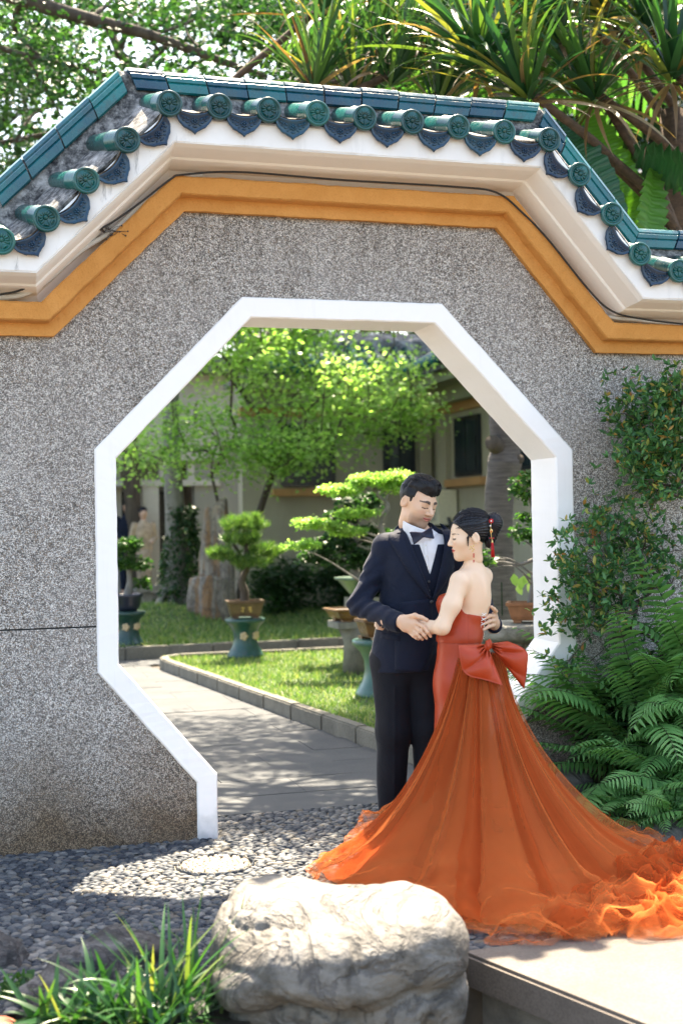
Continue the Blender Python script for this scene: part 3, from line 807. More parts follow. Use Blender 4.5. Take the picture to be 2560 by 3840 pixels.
# ================================================================== houses behind
def m_plaster(name, c, stain=.4):
    m, nt, bs = new_mat(name); v = wpos(nt)
    v2 = wpos(nt, (1, 1, .25))
    n = noise(nt, v2, 2.2, 7, .65); s = noise(nt, v, 60, 3, .5)
    col = mix(nt, ramp(nt, n, [(.4, 0), (.75, stain)]), c, tuple(x*.45 for x in c))
    col = mix(nt, ramp(nt, s, [(.35, .25), (.55, 0)]), col, tuple(x*.55 for x in c))
    nt.links.new(col, bs.inputs['Base Color']); bs.inputs['Roughness'].default_value = .85
    bump(nt, bs, s, .4, .006); return m
HW = m_plaster('house_plaster', (.36, .33, .255)); HC = m_plaster('cream_paint', (.46, .44, .39), .2)
HO = m_plaster('tan_band', (.45, .24, .10)); HD = simple('dark_window', (.012, .018, .024), .25, .3)
GLS = simple('window_glass', (.02, .03, .035), .06, .3, 4, spec=.8)
HSO = m_plaster('soffit_green_grey', (.30, .30, .21), .3)
DOORM = simple('red_brown_door', (.11, .03, .02), .5, .3, 8)
hs = empty('house', (5.867, 14, 0)); hx, hy = 5.867, 14.
tag(hs, 'pale plaster house with dark windows and teal tiled eave seen through the gateway', 'house')
def hbox(name, x0, x1, y0, y1, z0, z1, m, par=hs, loc=(5.867, 14, 0), bev=0):
    return MB().box(((x0+x1)/2-loc[0], (y0+y1)/2-loc[1], (z0+z1)/2), (abs(x1-x0), abs(y1-y0), abs(z1-z0))).build(name, m, par)
# left wing facing the gate (plane y=14) and right wing coming forward (plane x=5.867)
hbox('wall', 2.62, hx, 14, 14.3, -.1, 3.25, HW); hbox('wall', hx, hx+.3, 4.2, 14.3, -.1, 3.25, HW)
hbox('tan_band', 2.6, hx-.05, 13.94, 14.2, 3.22, 3.36, HO); hbox('tan_band', hx-.055, hx+.2, 4.2, 14.2, 3.225, 3.365, HO)
hbox('eave_soffit', 2.6, hx+.05, 13.35, 14.4, 3.6, 3.75, HSO); hbox('eave_soffit', hx-.62, hx+.5, 4.2, 14.4, 3.605, 3.752, HSO)
hbox('cornice', 2.6, hx-.2, 13.75, 14.3, 3.36, 3.6, HSO); hbox('cornice', hx-.25, hx+.3, 4.2, 14.2, 3.366, 3.603, HSO)
hbox('pilaster', 5.60, 5.80, 13.9, 14.1, -.1, 3.22, HW); hbox('pilaster', hx-.1, hx+.1, 13.2, 13.55, -.1, 3.22, HW)
def window(x0, x1, z0, z1, axis, sill=True, panes=2):
    if axis == 'y':
        f = hbox('window', x0, x1, 13.93, 13.99, z0, z1, HD)
        f['label'] = 'dark framed window in the plaster wall'
        hbox('sill', x0-.15, x1+.15, 13.86, 14.0, z0-.16, z0-.04, HO)
        n = panes
        for i in range(n):
            a = x0+.06+(x1-x0-.12)*i/n; b = x0+.06+(x1-x0-.12)*(i+1)/n
            p = hbox('pane', a+.02, b-.02, 13.915, 13.925, z0+.06, z1-.06, GLS, hs)
    else:
        hbox('window', hx-.06, hx-.005, x0, x1, z0, z1, HD)
        hbox('sill', hx-.14, hx-.002, x0-.25, x1+.25, z0-.16, z0-.04, HO)
        for i in range(panes):
            a = x0+.06+(x1-x0-.12)*i/panes; b = x0+.06+(x1-x0-.12)*(i+1)/panes
            hbox('pane', hx-.075, hx-.066, a+.02, b-.02, z0+.06, z1-.06, GLS, hs)
window(4.98, 5.53, 2.25, 3.18, 'y'); window(3.25, 4.15, 2.1, 3.1, 'y')
window(11.95, 12.92, 2.2, 3.12, 'x'); window(9.7, 10.9, 2.2, 3.12, 'x', panes=2)
mk('drain_pipe', *tube([(-.17, -.06, 3.2), (-.17, -.06, 0)], .04, 8), HSO, hs, True)
# teal tile eave: barrels and pans
TEAL = m_glaze('teal_house_tile', [(.2, (.0, .06, .07)), (.6, (.005, .13, .13)), (.9, (.02, .2, .18))], .15, .3)
rb = MB().lathe([(.07, 0), (.07, 1.0)], 10, R=rotm('X', -math.pi/2)).me('roof_barrel', True); rb.materials.append(TEAL)
hbox('roof_bed', 2.55, hx-.3, 13.22, 15, 3.752, 3.83, MORT)
for i in range(15):     # left wing roof: tiles run back (+y), rising
    x = 2.75+i*.19
    put('roof_tile', rb, None, hs, M=Matrix.Translation((x-hx, 13.15-hy, 3.87)) @ Matrix.Rotation(math.radians(28), 4, 'X'))
hbox('roof_bed', hx-.74, hx+1, 4.2, 13.5, 3.757, 3.83, MORT)
for i in range(44):     # right wing roof: tiles run +x, rising
    y = 13.3-i*.19
    put('roof_tile', rb, None, hs, M=Matrix.Translation((hx-.8-hx, y-hy, 3.87)) @ Matrix.Rotation(math.radians(-90), 4, 'Z') @ Matrix.Rotation(math.radians(28), 4, 'X'))
sl = math.radians(28)
mk('roof_slope', [(2.6-hx, 13.2-hy, 3.8), (hx-.7-hx, 13.2-hy, 3.8), (hx+1.2-hx, 15-hy, 3.8+1.8*math.tan(sl)), (2.6-hx, 15-hy, 3.8+1.8*math.tan(sl)), (-.75, 4.2-hy, 3.8), (1.2, 4.2-hy, 3.8+1.95*math.tan(sl))], [(0, 1, 2, 3), (1, 4, 5, 2)], MORT, hs)
hbox('ridge_band', 2.6, hx+1, 14.05, 14.25, 4.25, 4.5, MORT)
# air conditioner on the wall
ac = empty('air_conditioner', (5.68, 13.3, 1.45)); tag(ac, 'cream outdoor air conditioner unit on the house wall behind the groom', 'air conditioner')
CRM = simple('cream_metal', (.62, .58, .44), .5, .08)
MB().box((0, 0, .27), (.3, .8, .55)).build('casing', CRM, ac)
MB().box((-.155, 0, .27), (.012, .5, .42)).build('fan_grille', simple('grille_grey', (.35, .34, .28), .6), ac)
MB().tube(spline([(0, -.42, .1), (.02, -.5, -.1), (.1, -.5, -.5), (.12, -.5, -1.4)], 12), .03, 6).build('hose', BLACKRUB, ac)
for s in (-.25, .25): MB().box((.05, s, -.03), (.4, .05, .05)).build('bracket', HD, ac)
# ---- portico on the left
po = empty('portico', (1.2, 18, 0)); tag(po, 'cream columned portico with dark doorway at the far left', 'portico')
def pbox(name, x0, x1, y0, y1, z0, z1, m): return hbox(name, x0, x1, y0, y1, z0, z1, m, po, (1.2, 18, 0))
HG = m_plaster('grey_cream_wall', (.25, .245, .21), .3)
pbox('floor', -3, 5, 17.6, 20.5, -.1, .25, KERBM)
for k in range(3): pbox('step', .2, 2.6, 17.3-.28*k, 17.6-.28*k-.004, -.1, .19-.075*k, KERBM)
pbox('back_wall', 2.62, 5.5, 18.05, 18.3, -.1, 4.2, HG)
pbox('back_wall', -3, 4, 20.3, 20.5, -.1, 4.2, HG)
for x in (-1.6, .1, 1.63): pbox('column', x, x+.3, 18, 18.3, .25, 2.245, HC)
pbox('side_wall', .95, 1.3, 18.5, 18.7, .25, 2.6, HC)
pbox('beam', -3, 3.1, 17.97, 18.33, 2.245, 2.36, HC)
for x in (-.6, .4, 1.43, 1.96, 2.5): pbox('transom_post', x, x+.12, 18.05, 18.25, 2.362, 2.72, HC)
pbox('upper_beam', -3, 3.1, 17.96, 18.34, 2.722, 3.0, HC)
for k in range(7): pbox('clapboard', -3, 5.4, 17.94+.004*k, 18.3, 3.003+.19*k, 3.19+.19*k, HC)
dr = pbox('door', 1.95, 2.5, 20.2, 20.3, .25, 2.2, DOORM)
pbox('dark_opening', 1.0, 3.0, 20.1, 20.2, .25, 2.2, HD)
pbox('roof', -3.5, 5.6, 17.4, 22, 4.34, 4.6, MORT)
bw = empty('stone_bench', (1.9, 16.6, .0)); tag(bw, 'low dark stone bench in front of the portico step', 'bench')
MB().box((0, 0, .40), (1.3, .4, .1)).build('seat', SLABS, bw); [MB().box((x, 0, .14), (.18, .3, .42)).build('leg', SLABS, bw) for x in (-.45, .45)]
# ================================================================== trees and tall plants
def m_bark(name, c0, c1, sc=(1, 1, .25), ns=14, bstr=.7):
    m, nt, bs = new_mat(name); v = wpos(nt, sc)
    n = noise(nt, v, ns, 7, .7)
    nt.links.new(ramp(nt, n, [(.3, c0), (.7, c1)]), bs.inputs['Base Color']); bs.inputs['Roughness'].default_value = .9
    bump(nt, bs, n, bstr, .02); return m
BARK = m_bark('bark_dark', (.03, .022, .016), (.10, .08, .06)); BARKG = m_bark('bark_grey', (.10, .095, .085), (.26, .25, .23))
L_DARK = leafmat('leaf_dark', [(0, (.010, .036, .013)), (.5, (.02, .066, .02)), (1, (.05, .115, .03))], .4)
L_MID = leafmat('leaf_mid', [(0, (.02, .07, .02)), (.5, (.045, .13, .03)), (1, (.11, .21, .05))], .5)
L_LIGHT = leafmat('leaf_light', [(0, (.11, .22, .06)), (.35, (.22, .38, .10)), (.75, (.40, .57, .20)), (1, (.58, .66, .32))], .6, .4)
L_FAR = leafmat('leaf_far', [(0, (.05, .08, .03)), (.5, (.1, .14, .05)), (1, (.2, .22, .09))], .35)
def skeleton(root, C, bias=.35):
    """connect cluster centres to the root: grow outward, each to the nearest linked node"""
    root = np.asarray(root, float); P = np.vstack([root, C]); n = len(P)
    dist = np.linalg.norm(P-root, axis=1); order = np.argsort(dist)
    par = -np.ones(n, int); linked = [0]
    for i in order[1:]:
        L = np.array(linked); d = np.linalg.norm(P[L]-P[i], axis=1)+bias*dist[L]
        par[i] = L[np.argmin(d)]; linked.append(i)
    cnt = np.ones(n)
    for i in order[::-1]:
        if par[i] >= 0: cnt[par[i]] += cnt[i]
    return P, par, cnt
def leaves_around(C, n, sig, size, rng, flat=.5, tv=LEAF4_V, tf=LEAF4_F, droop=.3, tilt=.6, out=None):
    idx = rng.integers(len(C), size=n)
    pos = C[idx]+rng.normal(size=(n, 3))*np.array([sig, sig, sig*flat])
    D = rng.normal(size=(n, 3)); D[:, 2] = D[:, 2]*.4-droop
    if out is not None: D += (pos-out)/np.linalg.norm(pos-out, axis=1)[:, None]*.8
    X, Yv, Z = frames(D, tilt, rng)
    cl = rng.random(len(C))
    rnd = np.clip(.5*rng.random(n)+.5*cl[idx], 0, 1)
    return scatter(tv, tf, pos, X, Yv, Z, size*rng.uniform(.6, 1.35, n), rnd)
def tree(name, label, cat, base, root, C, r0, nleaf, sig, size, lm, bm_, seed, flat=.5, group=None, trunkpts=None, bias=.35, jit=.06, **kw):
    rng = np.random.default_rng(seed); base = np.asarray(base, float)
    t = empty(name, base); tag(t, label, cat, group)
    P, par, cnt = skeleton(root, C, bias)
    mb = MB(); rad = lambda c: r0*(c/cnt[0])**.48+.004
    tp = [base]+([] if trunkpts is None else [np.asarray(q, float) for q in trunkpts])+[np.asarray(root, float)]
    sp = spline(tp, 10); mb.tube(sp, np.linspace(r0*1.25, r0, 10), 10)
    for i in range(1, len(P)):
        a, b = P[par[i]], P[i]; L = np.linalg.norm(b-a)
        m = (a+b)/2+rng.normal(size=3)*L*jit+np.array([0, 0, L*.06])
        mb.tube(spline([a, m, b], 5), np.linspace(min(rad(cnt[i])*1.15, rad(cnt[par[i]])), rad(cnt[i]), 5), 6)
    V = np.concatenate(mb.V)-base; mk('trunk', V, mb.F, bm_, t, True)
    V, F, A = leaves_around(C, nleaf, sig, size, rng, flat, **kw)
    o = mk('crown', V-base, F, lm, t, False, {'rnd': A}); o['kind'] = 'stuff'
    return t
def cloud(rng, n, c, r, thr=-.05, sc=1., seed=0):
    out = []
    c = np.asarray(c, float); r = np.asarray(r, float)
    while len(out) < n:
        q = rng.normal(size=(n*4, 3)); q /= np.linalg.norm(q, axis=1)[:, None]; q *= (rng.random((n*4, 1)))**.45
        p = c+q*r; ok = vnoise(p+3.7, sc, seed) > thr; thr -= .04
        out += p[ok].tolist()
    return np.array(out[:n])
# light green tree in the courtyard
rng = np.random.default_rng(31)
C1 = np.vstack([cloud(rng, 90, (2.75, 11.6, 3.5), (2.0, 1.5, 1.15), -.2, 1.4, 3), cloud(rng, 70, (2.7, 11.8, 4.55), (2.1, 1.2, .75), -.3, 1.4, 6), cloud(rng, 18, (4.0, 11.2, 3.1), (.95, .8, .32), -.3, 1.6, 5), cloud(rng, 22, (1.2, 11.6, 2.55), (1.2, .9, .45), -.2, 1.6, 8), cloud(rng, 18, (2.6, 11.4, 2.6), (1.2, .8, .35), -.2, 1.6, 9)])
tree('broadleaf_tree', 'light green spreading tree with forked dark trunk beyond the gateway', 'tree', (2.25, 12.6, .1), (2.3, 12.5, .95), C1, .05, 22000, .23, .08, L_LIGHT, BARK, 32, .7, trunkpts=[(2.24, 12.55, .5)], bias=.7, tv=LEAF4_V, tf=LEAF4_F, droop=.15, tilt=.5)
# slim straight trunk with creeper at left
t = empty('slim_tree', (1.28, 12.6, .12)); tag(t, 'slim straight grey tree trunk wrapped in dark creeper by the standing stone', 'tree')
mk('trunk', *tube(spline([(0, 0, 0), (.02, 0, 1.4), (-.02, .02, 3.0), (.05, 0, 5.5)], 16), np.linspace(.17, .10, 16), 10), BARKG, t, True)
for a, l in ((2.5, .9), (3.4, .8), (4.3, .5), (5.6, .5), (.4, .4)):
    mk('root', *tube(spline([(0, 0, .75), (.16*math.cos(a), .16*math.sin(a), .42), (.42*l*math.cos(a), .42*l*math.sin(a), .0)], 8), np.linspace(.05, .07, 8), 7), BARKG, t, True)
rng = np.random.default_rng(40); n = 2600; hh = rng.random(n)*1.65+.02; a = rng.random(n)*6.28; rr = .17+.10*rng.random(n)+.08*np.sin(hh*3.)
pos = np.stack([.12+rr*np.cos(a), rr*np.sin(a)-.05, hh], 1); D = np.stack([np.cos(a), np.sin(a), -.5+0*a], 1)+rng.normal(size=(n, 3))*.5
X, Yv, Z = frames(D, .5, rng); V, F, A = scatter(LEAF4_V, LEAF4_F, pos, X, Yv, Z, rng.uniform(.05, .1, n), rng.random(n))
o = mk('creeper', V, F, L_DARK, t, False, {'rnd': A}); o['kind'] = 'stuff'
rng = np.random.default_rng(41)
V, F, A = leaves_around(cloud(rng, 30, (0, 0, 5.8), (1.3, 1.2, .9), -.3, 1.2), 2600, .25, .12, rng)
mk('crown', V, F, L_MID, t, False, {'rnd': A})['kind'] = 'stuff'
# overhanging dark tree, upper left: a long limb crosses above the coping
B = lambda x, y, d: atD(x, y, d)
rng = np.random.default_rng(50)
limb = spline([B(-900, -260, 12.5), B(-300, -120, 12.4), B(80, -5, 12.3), B(330, 70, 12.2), B(540, 125, 12.2), B(780, 210, 12.3), B(1000, 290, 12.6)], 26)
lt = empty('shade_tree', (-6.2, 5.2, 0)); tag(lt, 'dark leafy tree whose long bare limb crosses the sky at upper left', 'tree')
b0 = np.array([-6.2, 5.2, 0.])
mb = MB(); mb.tube(spline([b0, b0+[.1, .1, 2.5], b0+[.6, .1, 4.6], limb[0]], 12), np.linspace(.26, .12, 12), 10)
mb.tube(limb, np.linspace(.10, .028, 26), 8)
tw = []
for (x0, y0), (x1, y1), (x2, y2), r in [((540, 125), (640, 110), (760, 60), .03), ((330, 70), (400, 20), (470, -60), .03), ((80, -5), (60, 120), (210, 260), .035), ((-300, -120), (-60, 150), (330, 260), .05), ((100, 215), (170, 330), (250, 470), .02), ((640, 160), (560, 240), (440, 330), .018), ((780, 210), (700, 120), (720, 40), .018), ((-400, 640), (-100, 560), (290, 480), .055), ((60, 530), (140, 420), (330, 380), .02), ((330, 260), (420, 300), (520, 420), .02)]:
    d = 12.3 if y0 < 400 else 13.2
    s = spline([B(x0, y0, d), B(x1, y1, d+.3), B(x2, y2, d+.5)], 10); mb.tube(s, np.linspace(r, r*.35, 10), 6); tw.append(s)
mk('trunk', np.concatenate(mb.V)-b0, mb.F, BARK, lt, True)
cl = []
for x, y, sx_, sy_, n in [(120, 60, 260, 120, 26), (330, 300, 220, 130, 24), (620, 40, 300, 70, 22), (980, 60, 260, 120, 30), (150, 300, 200, 160, 24), (60, 600, 200, 130, 24), (760, 230, 200, 60, 8), (1000, 250, 160, 60, 10), (1330, 60, 250, 120, 24), (-300, 200, 300, 400, 40), (500, -300, 900, 180, 70), (1500, -350, 700, 160, 22)]:
    for _ in range(n):
        px_, py_ = x+rng.normal()*sx_*.5, y+rng.normal()*sy_*.5
        cl.append(B(px_, py_, rng.uniform(11.6, 14.2)))
cl = np.array(cl)
V, F, A = leaves_around(cl, 14000, .17, .072, rng, .6, droop=.1, tilt=.9)
mk('crown', V-b0, F, L_DARK, lt, False, {'rnd': A})['kind'] = 'stuff'
# paler trees further back
rng = np.random.default_rng(60)
for k, (x, y, d, rx, rz, lab, lm) in enumerate([(-40, 420, 21, 1.9, 2.0, 'mid green leafy tree seen past the left slope of the coping', L_MID), (420, 40, 24, 2.6, 1.9, 'pale green tree far behind the peak of the coping', L_MID),
        (1250, 1020, 27, 2.8, 2.0, 'olive tree rising over the house roof, left of two', L_FAR), (1750, 1150, 26, 2.6, 1.6, 'olive tree rising over the house roof, right of two', L_FAR),
        (650, 900, 26, 3.0, 2.4, 'tall tree behind the portico roof', L_MID)]):
    c = atD(x, y, d); C = cloud(rng, 60, c, (rx, 1.6, rz), -.2, .9, k)
    base = np.array([c[0]+.3, c[1], 0.])
    tree('garden_tree', lab, 'tree', base, c-[0, 0, rz*.9], C, .13, 3400 if k < 2 else 6000, .3, .15, lm, BARK, 70+k, .6)
# dark evergreen mass right behind the strap-leaved plants
rng = np.random.default_rng(80)
for k, (x, y, d, rx, rz, lab) in enumerate([(1500, 60, 24, 4.4, 2.6, 'dense dark tree behind the strap-leaved plants at upper right, left of two'), (2450, 250, 22, 3.5, 3.6, 'dense dark tree behind the strap-leaved plants at upper right, right of two')]):
    c = atD(x, y, d); C = cloud(rng, 80, c, (rx, 1.0, rz), -.4, .9, k+3)
    tree('evergreen_tree', lab, 'tree', (c[0]+1.5, c[1]-.6, 0), c-[0, 0, rz*.4], C, .15, 17000, .42, .24, L_DARK, BARK, 81+k, .7)
# ---- strap-leaved plants (screw pine) behind the wall: each leaf a part
L_STRAP = None
def m_strap(name, stops):
    m, nt, bs = new_mat(name); oi = nd(nt, 'ShaderNodeObjectInfo')
    c = mix(nt, 1., ramp(nt, oi.outputs['Random'], stops), (.8, .8, .8), 'MULTIPLY')
    v = coords(nt, 'Object', (60, 1.2, 1)); s = noise(nt, v, 1.0, 3)
    c = mix(nt, ramp(nt, s, [(.4, .3), (.6, 0)]), c, (.02, .05, .015), 'MIX')
    nt.links.new(c, bs.inputs['Base Color']); bs.inputs['Roughness'].default_value = .38
    tr = nd(nt, 'ShaderNodeBsdfTranslucent'); mx = nd(nt, 'ShaderNodeMixShader'); mx.inputs[0].default_value = .35
    nt.links.new(mix(nt, 1., c, (1.3, 1.2, .5), 'MULTIPLY'), tr.inputs[0]); nt.links.new(bs.outputs[0], mx.inputs[1]); nt.links.new(tr.outputs[0], mx.inputs[2])
    nt.links.new(mx.outputs[0], nt.nodes['Material Output'].inputs[0]); return m
STRAP = m_strap('strap_leaf', [(0, (.012, .065, .045)), (.3, (.02, .10, .04)), (.6, (.05, .16, .045)), (.85, (.13, .25, .05)), (.95, (.35, .33, .08)), (1, (.38, .2, .08))])
STRAPY = m_strap('strap_leaf_yellow', [(0, (.012, .055, .03)), (.4, (.03, .11, .04)), (.75, (.08, .19, .045)), (.93, (.17, .27, .06)), (1, (.42, .36, .12))])
DRY = m_strap('dry_leaf', [(0, (.16, .08, .04)), (.6, (.3, .18, .09)), (1, (.42, .32, .2))])
def strap_mesh(name, droop, wd, m, seg=9, twist=0., V_=.25):
    V = []; F = []
    ang = math.radians(0); p = np.array([0., 0., 0.]); pitch = 0.
    for i in range(seg+1):
        t = i/seg; wdt = wd*(min(1, .55+t*3)*(1-t**2.6)+.02)
        tw_ = twist*t
        u = np.array([math.cos(tw_), 0, math.sin(tw_)]); nn = np.array([-math.sin(pitch)*0, -math.sin(-pitch), math.cos(pitch)])
        dirv = np.array([0, math.cos(pitch), math.sin(pitch)]); nn = np.cross(u, dirv)
        V += [p-u*wdt+nn*wdt*V_, p.copy(), p+u*wdt+nn*wdt*V_]
        p = p+dirv/seg; pitch -= droop/seg*(.4+1.4*t)
    for i in range(seg):
        a = i*3; F += [(a, a+1, a+4, a+3), (a+1, a+2, a+5, a+4)]
    me = mesh(name, V, F, True); me.materials.append(m); return me
def leafset(m, wd=.026): return [strap_mesh('leaf', d, wd, m, twist=tw_) for d, tw_ in ((.25, .2), (.5, -.3), (.8, .3), (1.1, -.2), (1.5, .5), (.35, 0), (2.0, .4))]
SET_G, SET_Y, SET_D = leafset(STRAP), leafset(STRAPY, .017), leafset(DRY, .018)
def rosette(parent, c, n, ln, rng, axis=(0, 0, 1), up=(.15, 1.45), sets=SET_G, dry=.12, base=None):
    ax = Vector(axis).normalized(); q = ax.to_track_quat('Z', 'Y').to_matrix().to_4x4()
    for i in range(n):
        a = i*2.399+rng.normal()*.15; t = (i+.5)/n
        el = up[1]+(up[0]-up[1])*t+rng.normal()*.1
        S = SET_D if (t > .75 and rng.random() < dry*3) or rng.random() < dry*.3 else sets
        l = ln*rng.uniform(.75, 1.12)*(1 if S is not SET_D else .9)
        if S is SET_D: el -= .5
        me = S[min(len(S)-1, int(abs(rng.normal())*2.0+(1.5 if t > .6 else 0)))]
        M = Matrix.Translation(Vector(c)) @ q @ Matrix.Rotation(a, 4, 'Z') @ Matrix.Translation((0, .03, t*-.12)) @ Matrix.Rotation(el, 4, 'X') @ Matrix.Rotation(rng.normal()*.15, 4, 'Y') @ Matrix.Diagonal((1+.4*(l-.8), l, l, 1))
        put('leaf', me, None, parent, M=M)
def screw_pine(label, base, heads, ln, n, seed, sets=SET_G, dry=.15, up=(.1, 1.4), r=.034):
    rng = np.random.default_rng(seed); base = np.asarray(base, float)
    t = empty('screw_pine', base); tag(t, label, 'screw pine', 'strap-leaved plants behind the wall')
    mb = MB()
    for h in heads:
        h = np.asarray(h, float)-base
        mb.tube(spline([(0, 0, 0), (rng.normal()*.05, .05, 1.7), (h[0]*.06, h[1]*.2, 3.3), h*[.5, .6, .5]+[0, 0, 1.75], h], 16), np.linspace(r*1.3, r*.8, 16), 8)
    mb.build('trunk', BARK2, t, True)
    for h in heads:
        h = np.asarray(h, float)-base; d = h*[1, 1, .0]; d = d/(np.linalg.norm(d)+1e-6)*.35
        rosette(t, h, n, ln, rng, (d[0]+rng.normal()*.15, d[1]+rng.normal()*.15-.12, 1), up, sets, dry)
    return t
BARK2 = m_bark('screw_pine_bark', (.03, .02, .012), (.12, .07, .04), (1, 1, 1.5), 20)
def H(px_, py_, d): return atD(px_, py_, d)
screw_pine('big screw pine with arching dark strap leaves above the right end of the coping', (2.95, 1.5, 0), [H(1790, 190, 8.6), H(2080, 120, 8.9), H(1960, 330, 8.4)], .82, 60, 101)
screw_pine('screw pine with brown forked trunk beside the banana leaf', (3.75, 1.7, 0), [H(2210, 330, 8.7), H(2420, 60, 9.0), H(2520, 250, 8.6), H(2250, 30, 9.4)], .8, 58, 102, dry=.3)
screw_pine('screw pine with upright yellow green blades right of the coping peak', (-1.05, 2.7, 0), [H(1180, 290, 9.2), H(1330, 330, 9.4), H(1480, 270, 9.3)], .85, 50, 103, SET_Y, .1, (.5, 1.5))
screw_pine('screw pine with tall crossing blades at the top centre of the picture', (-1.15, 3.1, 0), [H(1420, 120, 9.9), H(1600, 190, 9.6), H(1660, 350, 9.2)], .95, 50, 104, SET_Y, .12, (.45, 1.5))
screw_pine('screw pine with dark blue green blades at the top centre, behind the others', (-1.3, 3.6, 0), [H(1200, 30, 10.6), H(1720, 20, 10.4), H(1950, -60, 10.2)], 1.0, 46, 105, SET_G, .12, (.35, 1.5))
screw_pine('screw pine growing above the picture edge at upper right', (4.4, 2.6, 0), [H(2330, -150, 9.8), H(2650, -60, 9.4), H(2000, -180, 9.6)], .95, 46, 106)
# ---- banana plant behind the right slope
def banana_leaf(L, W_, droop, name='leaf'):
    V = []; F = []; seg = 34; p = np.zeros(3); pitch = 0; rng = np.random.default_rng(int(L*100))
    for i in range(seg+1):
        t = i/seg; wd = W_*(math.sin(math.pi*min(1, t*.93+.05)))**.55
        dirv = np.array([0, math.cos(pitch), math.sin(pitch)]); nn = np.cross([1, 0, 0], dirv)
        rip = .03*math.sin(i*2.1); cut = 1-.05*rng.random()-(.3*rng.random()*(i % 9 == 4))
        V += [p+np.array([-wd*cut, 0, 0])+nn*(wd*.22+rip), p+np.array([-wd*.5, 0, 0])+nn*(wd*.2+rip*.5), p.copy(), p+np.array([wd*.5, 0, 0])+nn*(wd*.2-rip*.5), p+np.array([wd*cut, 0, 0])+nn*(wd*.22-rip)]
        p = p+dirv*L/seg; pitch -= droop/seg
    for i in range(seg):
        for j in range(4): F.append((i*5+j, i*5+j+1, (i+1)*5+j+1, (i+1)*5+j))
    return mesh(name, V, F, True)
def m_banana(name, c, tr_=.5):
    m, nt, bs = new_mat(name); v = coords(nt, 'Object', (1, 1, 1))
    wv = nd(nt, 'ShaderNodeTexWave'); wv.bands_direction = 'Y'; wv.inputs['Scale'].default_value = 11; wv.inputs['Distortion'].default_value = 1.5; nt.links.new(v, wv.inputs[0])
    col = mix(nt, math_(nt, 'MULTIPLY', wv.outputs['Fac'], .35), c, tuple(x*.5 for x in c))
    nt.links.new(col, bs.inputs['Base Color']); bs.inputs['Roughness'].default_value = .4
    tr = nd(nt, 'ShaderNodeBsdfTranslucent'); mx = nd(nt, 'ShaderNodeMixShader'); mx.inputs[0].default_value = tr_
    nt.links.new(mix(nt, 1., col, (1.3, 1.3, .4), 'MULTIPLY'), tr.inputs[0]); nt.links.new(bs.outputs[0], mx.inputs[1]); nt.links.new(tr.outputs[0], mx.inputs[2])
    nt.links.new(mx.outputs[0], nt.nodes['Material Output'].inputs[0]); bump(nt, bs, wv.outputs['Fac'], .3, .01); return m
BAN = m_banana('banana_leaf', (.07, .21, .035)); BAND = m_banana('banana_leaf_dark', (.02, .09, .04), .25)
bp = empty('banana_plant', H(2560, 1300, 9.3)*[1, 1, 0]); tag(bp, 'banana plant with broad leaves and brown fibrous stem behind the right slope', 'banana plant')
b0 = np.array(bp.location)
mk('stem', *tube(spline([(0, 0, 0), (.03, 0, 1.8), (-.05, 0, 3.4), H(2520, 420, 9.4)-b0], 10), [.16, .16, .15, .15, .14, .13, .12, .11, .1, .09], 10), BARK2, bp, True)
def bleaf(p0, p1, W_, droop, m, roll=0.):
    d = Vector(p1-p0); L = d.length*1.08; me = banana_leaf(L, W_, droop); me.materials.append(m)
    q = d.normalized(); toc = Vector(CAM-(p0+p1)/2).normalized()
    yv = q; zv = (toc-yv*toc.dot(yv)).normalized(); zv = (Matrix.Rotation(roll, 3, yv) @ zv); xv = yv.cross(zv)
    R = Matrix((xv, yv, zv)).transposed().to_4x4() @ Matrix.Rotation(droop*.5, 4, 'X')
    put('leaf', me, None, bp, M=Matrix.Translation(Vector(p0-b0)) @ R)
bleaf(H(2430, 960, 8.8), H(2190, 430, 9.1), .15, .35, BAN, .5)
bleaf(H(2330, 950, 8.4), H(2120, 480, 8.7), .16, .3, BAND, .2)
bleaf(H(2380, 560, 8.6), H(2700, 640, 8.4), .22, .5, BAND, .9)
bleaf(H(2450, 640, 8.6), H(2400, 1000, 8.4), .12, .3, BAN, -.6)
bleaf(H(2520, 420, 9.6), H(2660, 950, 9.9), .22, .5, BAND, -.4)
# pale far building glimpsed between the leaves
WB = m_plaster('white_render', (.78, .78, .78), .1)
fb = empty('apartment_block', atD(2380, 700, 60)*[1, 1, 0]); tag(fb, 'white apartment block glimpsed between leaves at the right', 'building')
MB().box((0, 2, 11), (7, 4, 22)).build('wall', WB, fb)
for i in range(3):
    for k in range(7): MB().box((-2.2+i*2.2, -.02, 2+k*2.8), (1.1, .1, 1.5)).build('window', GLS, fb)
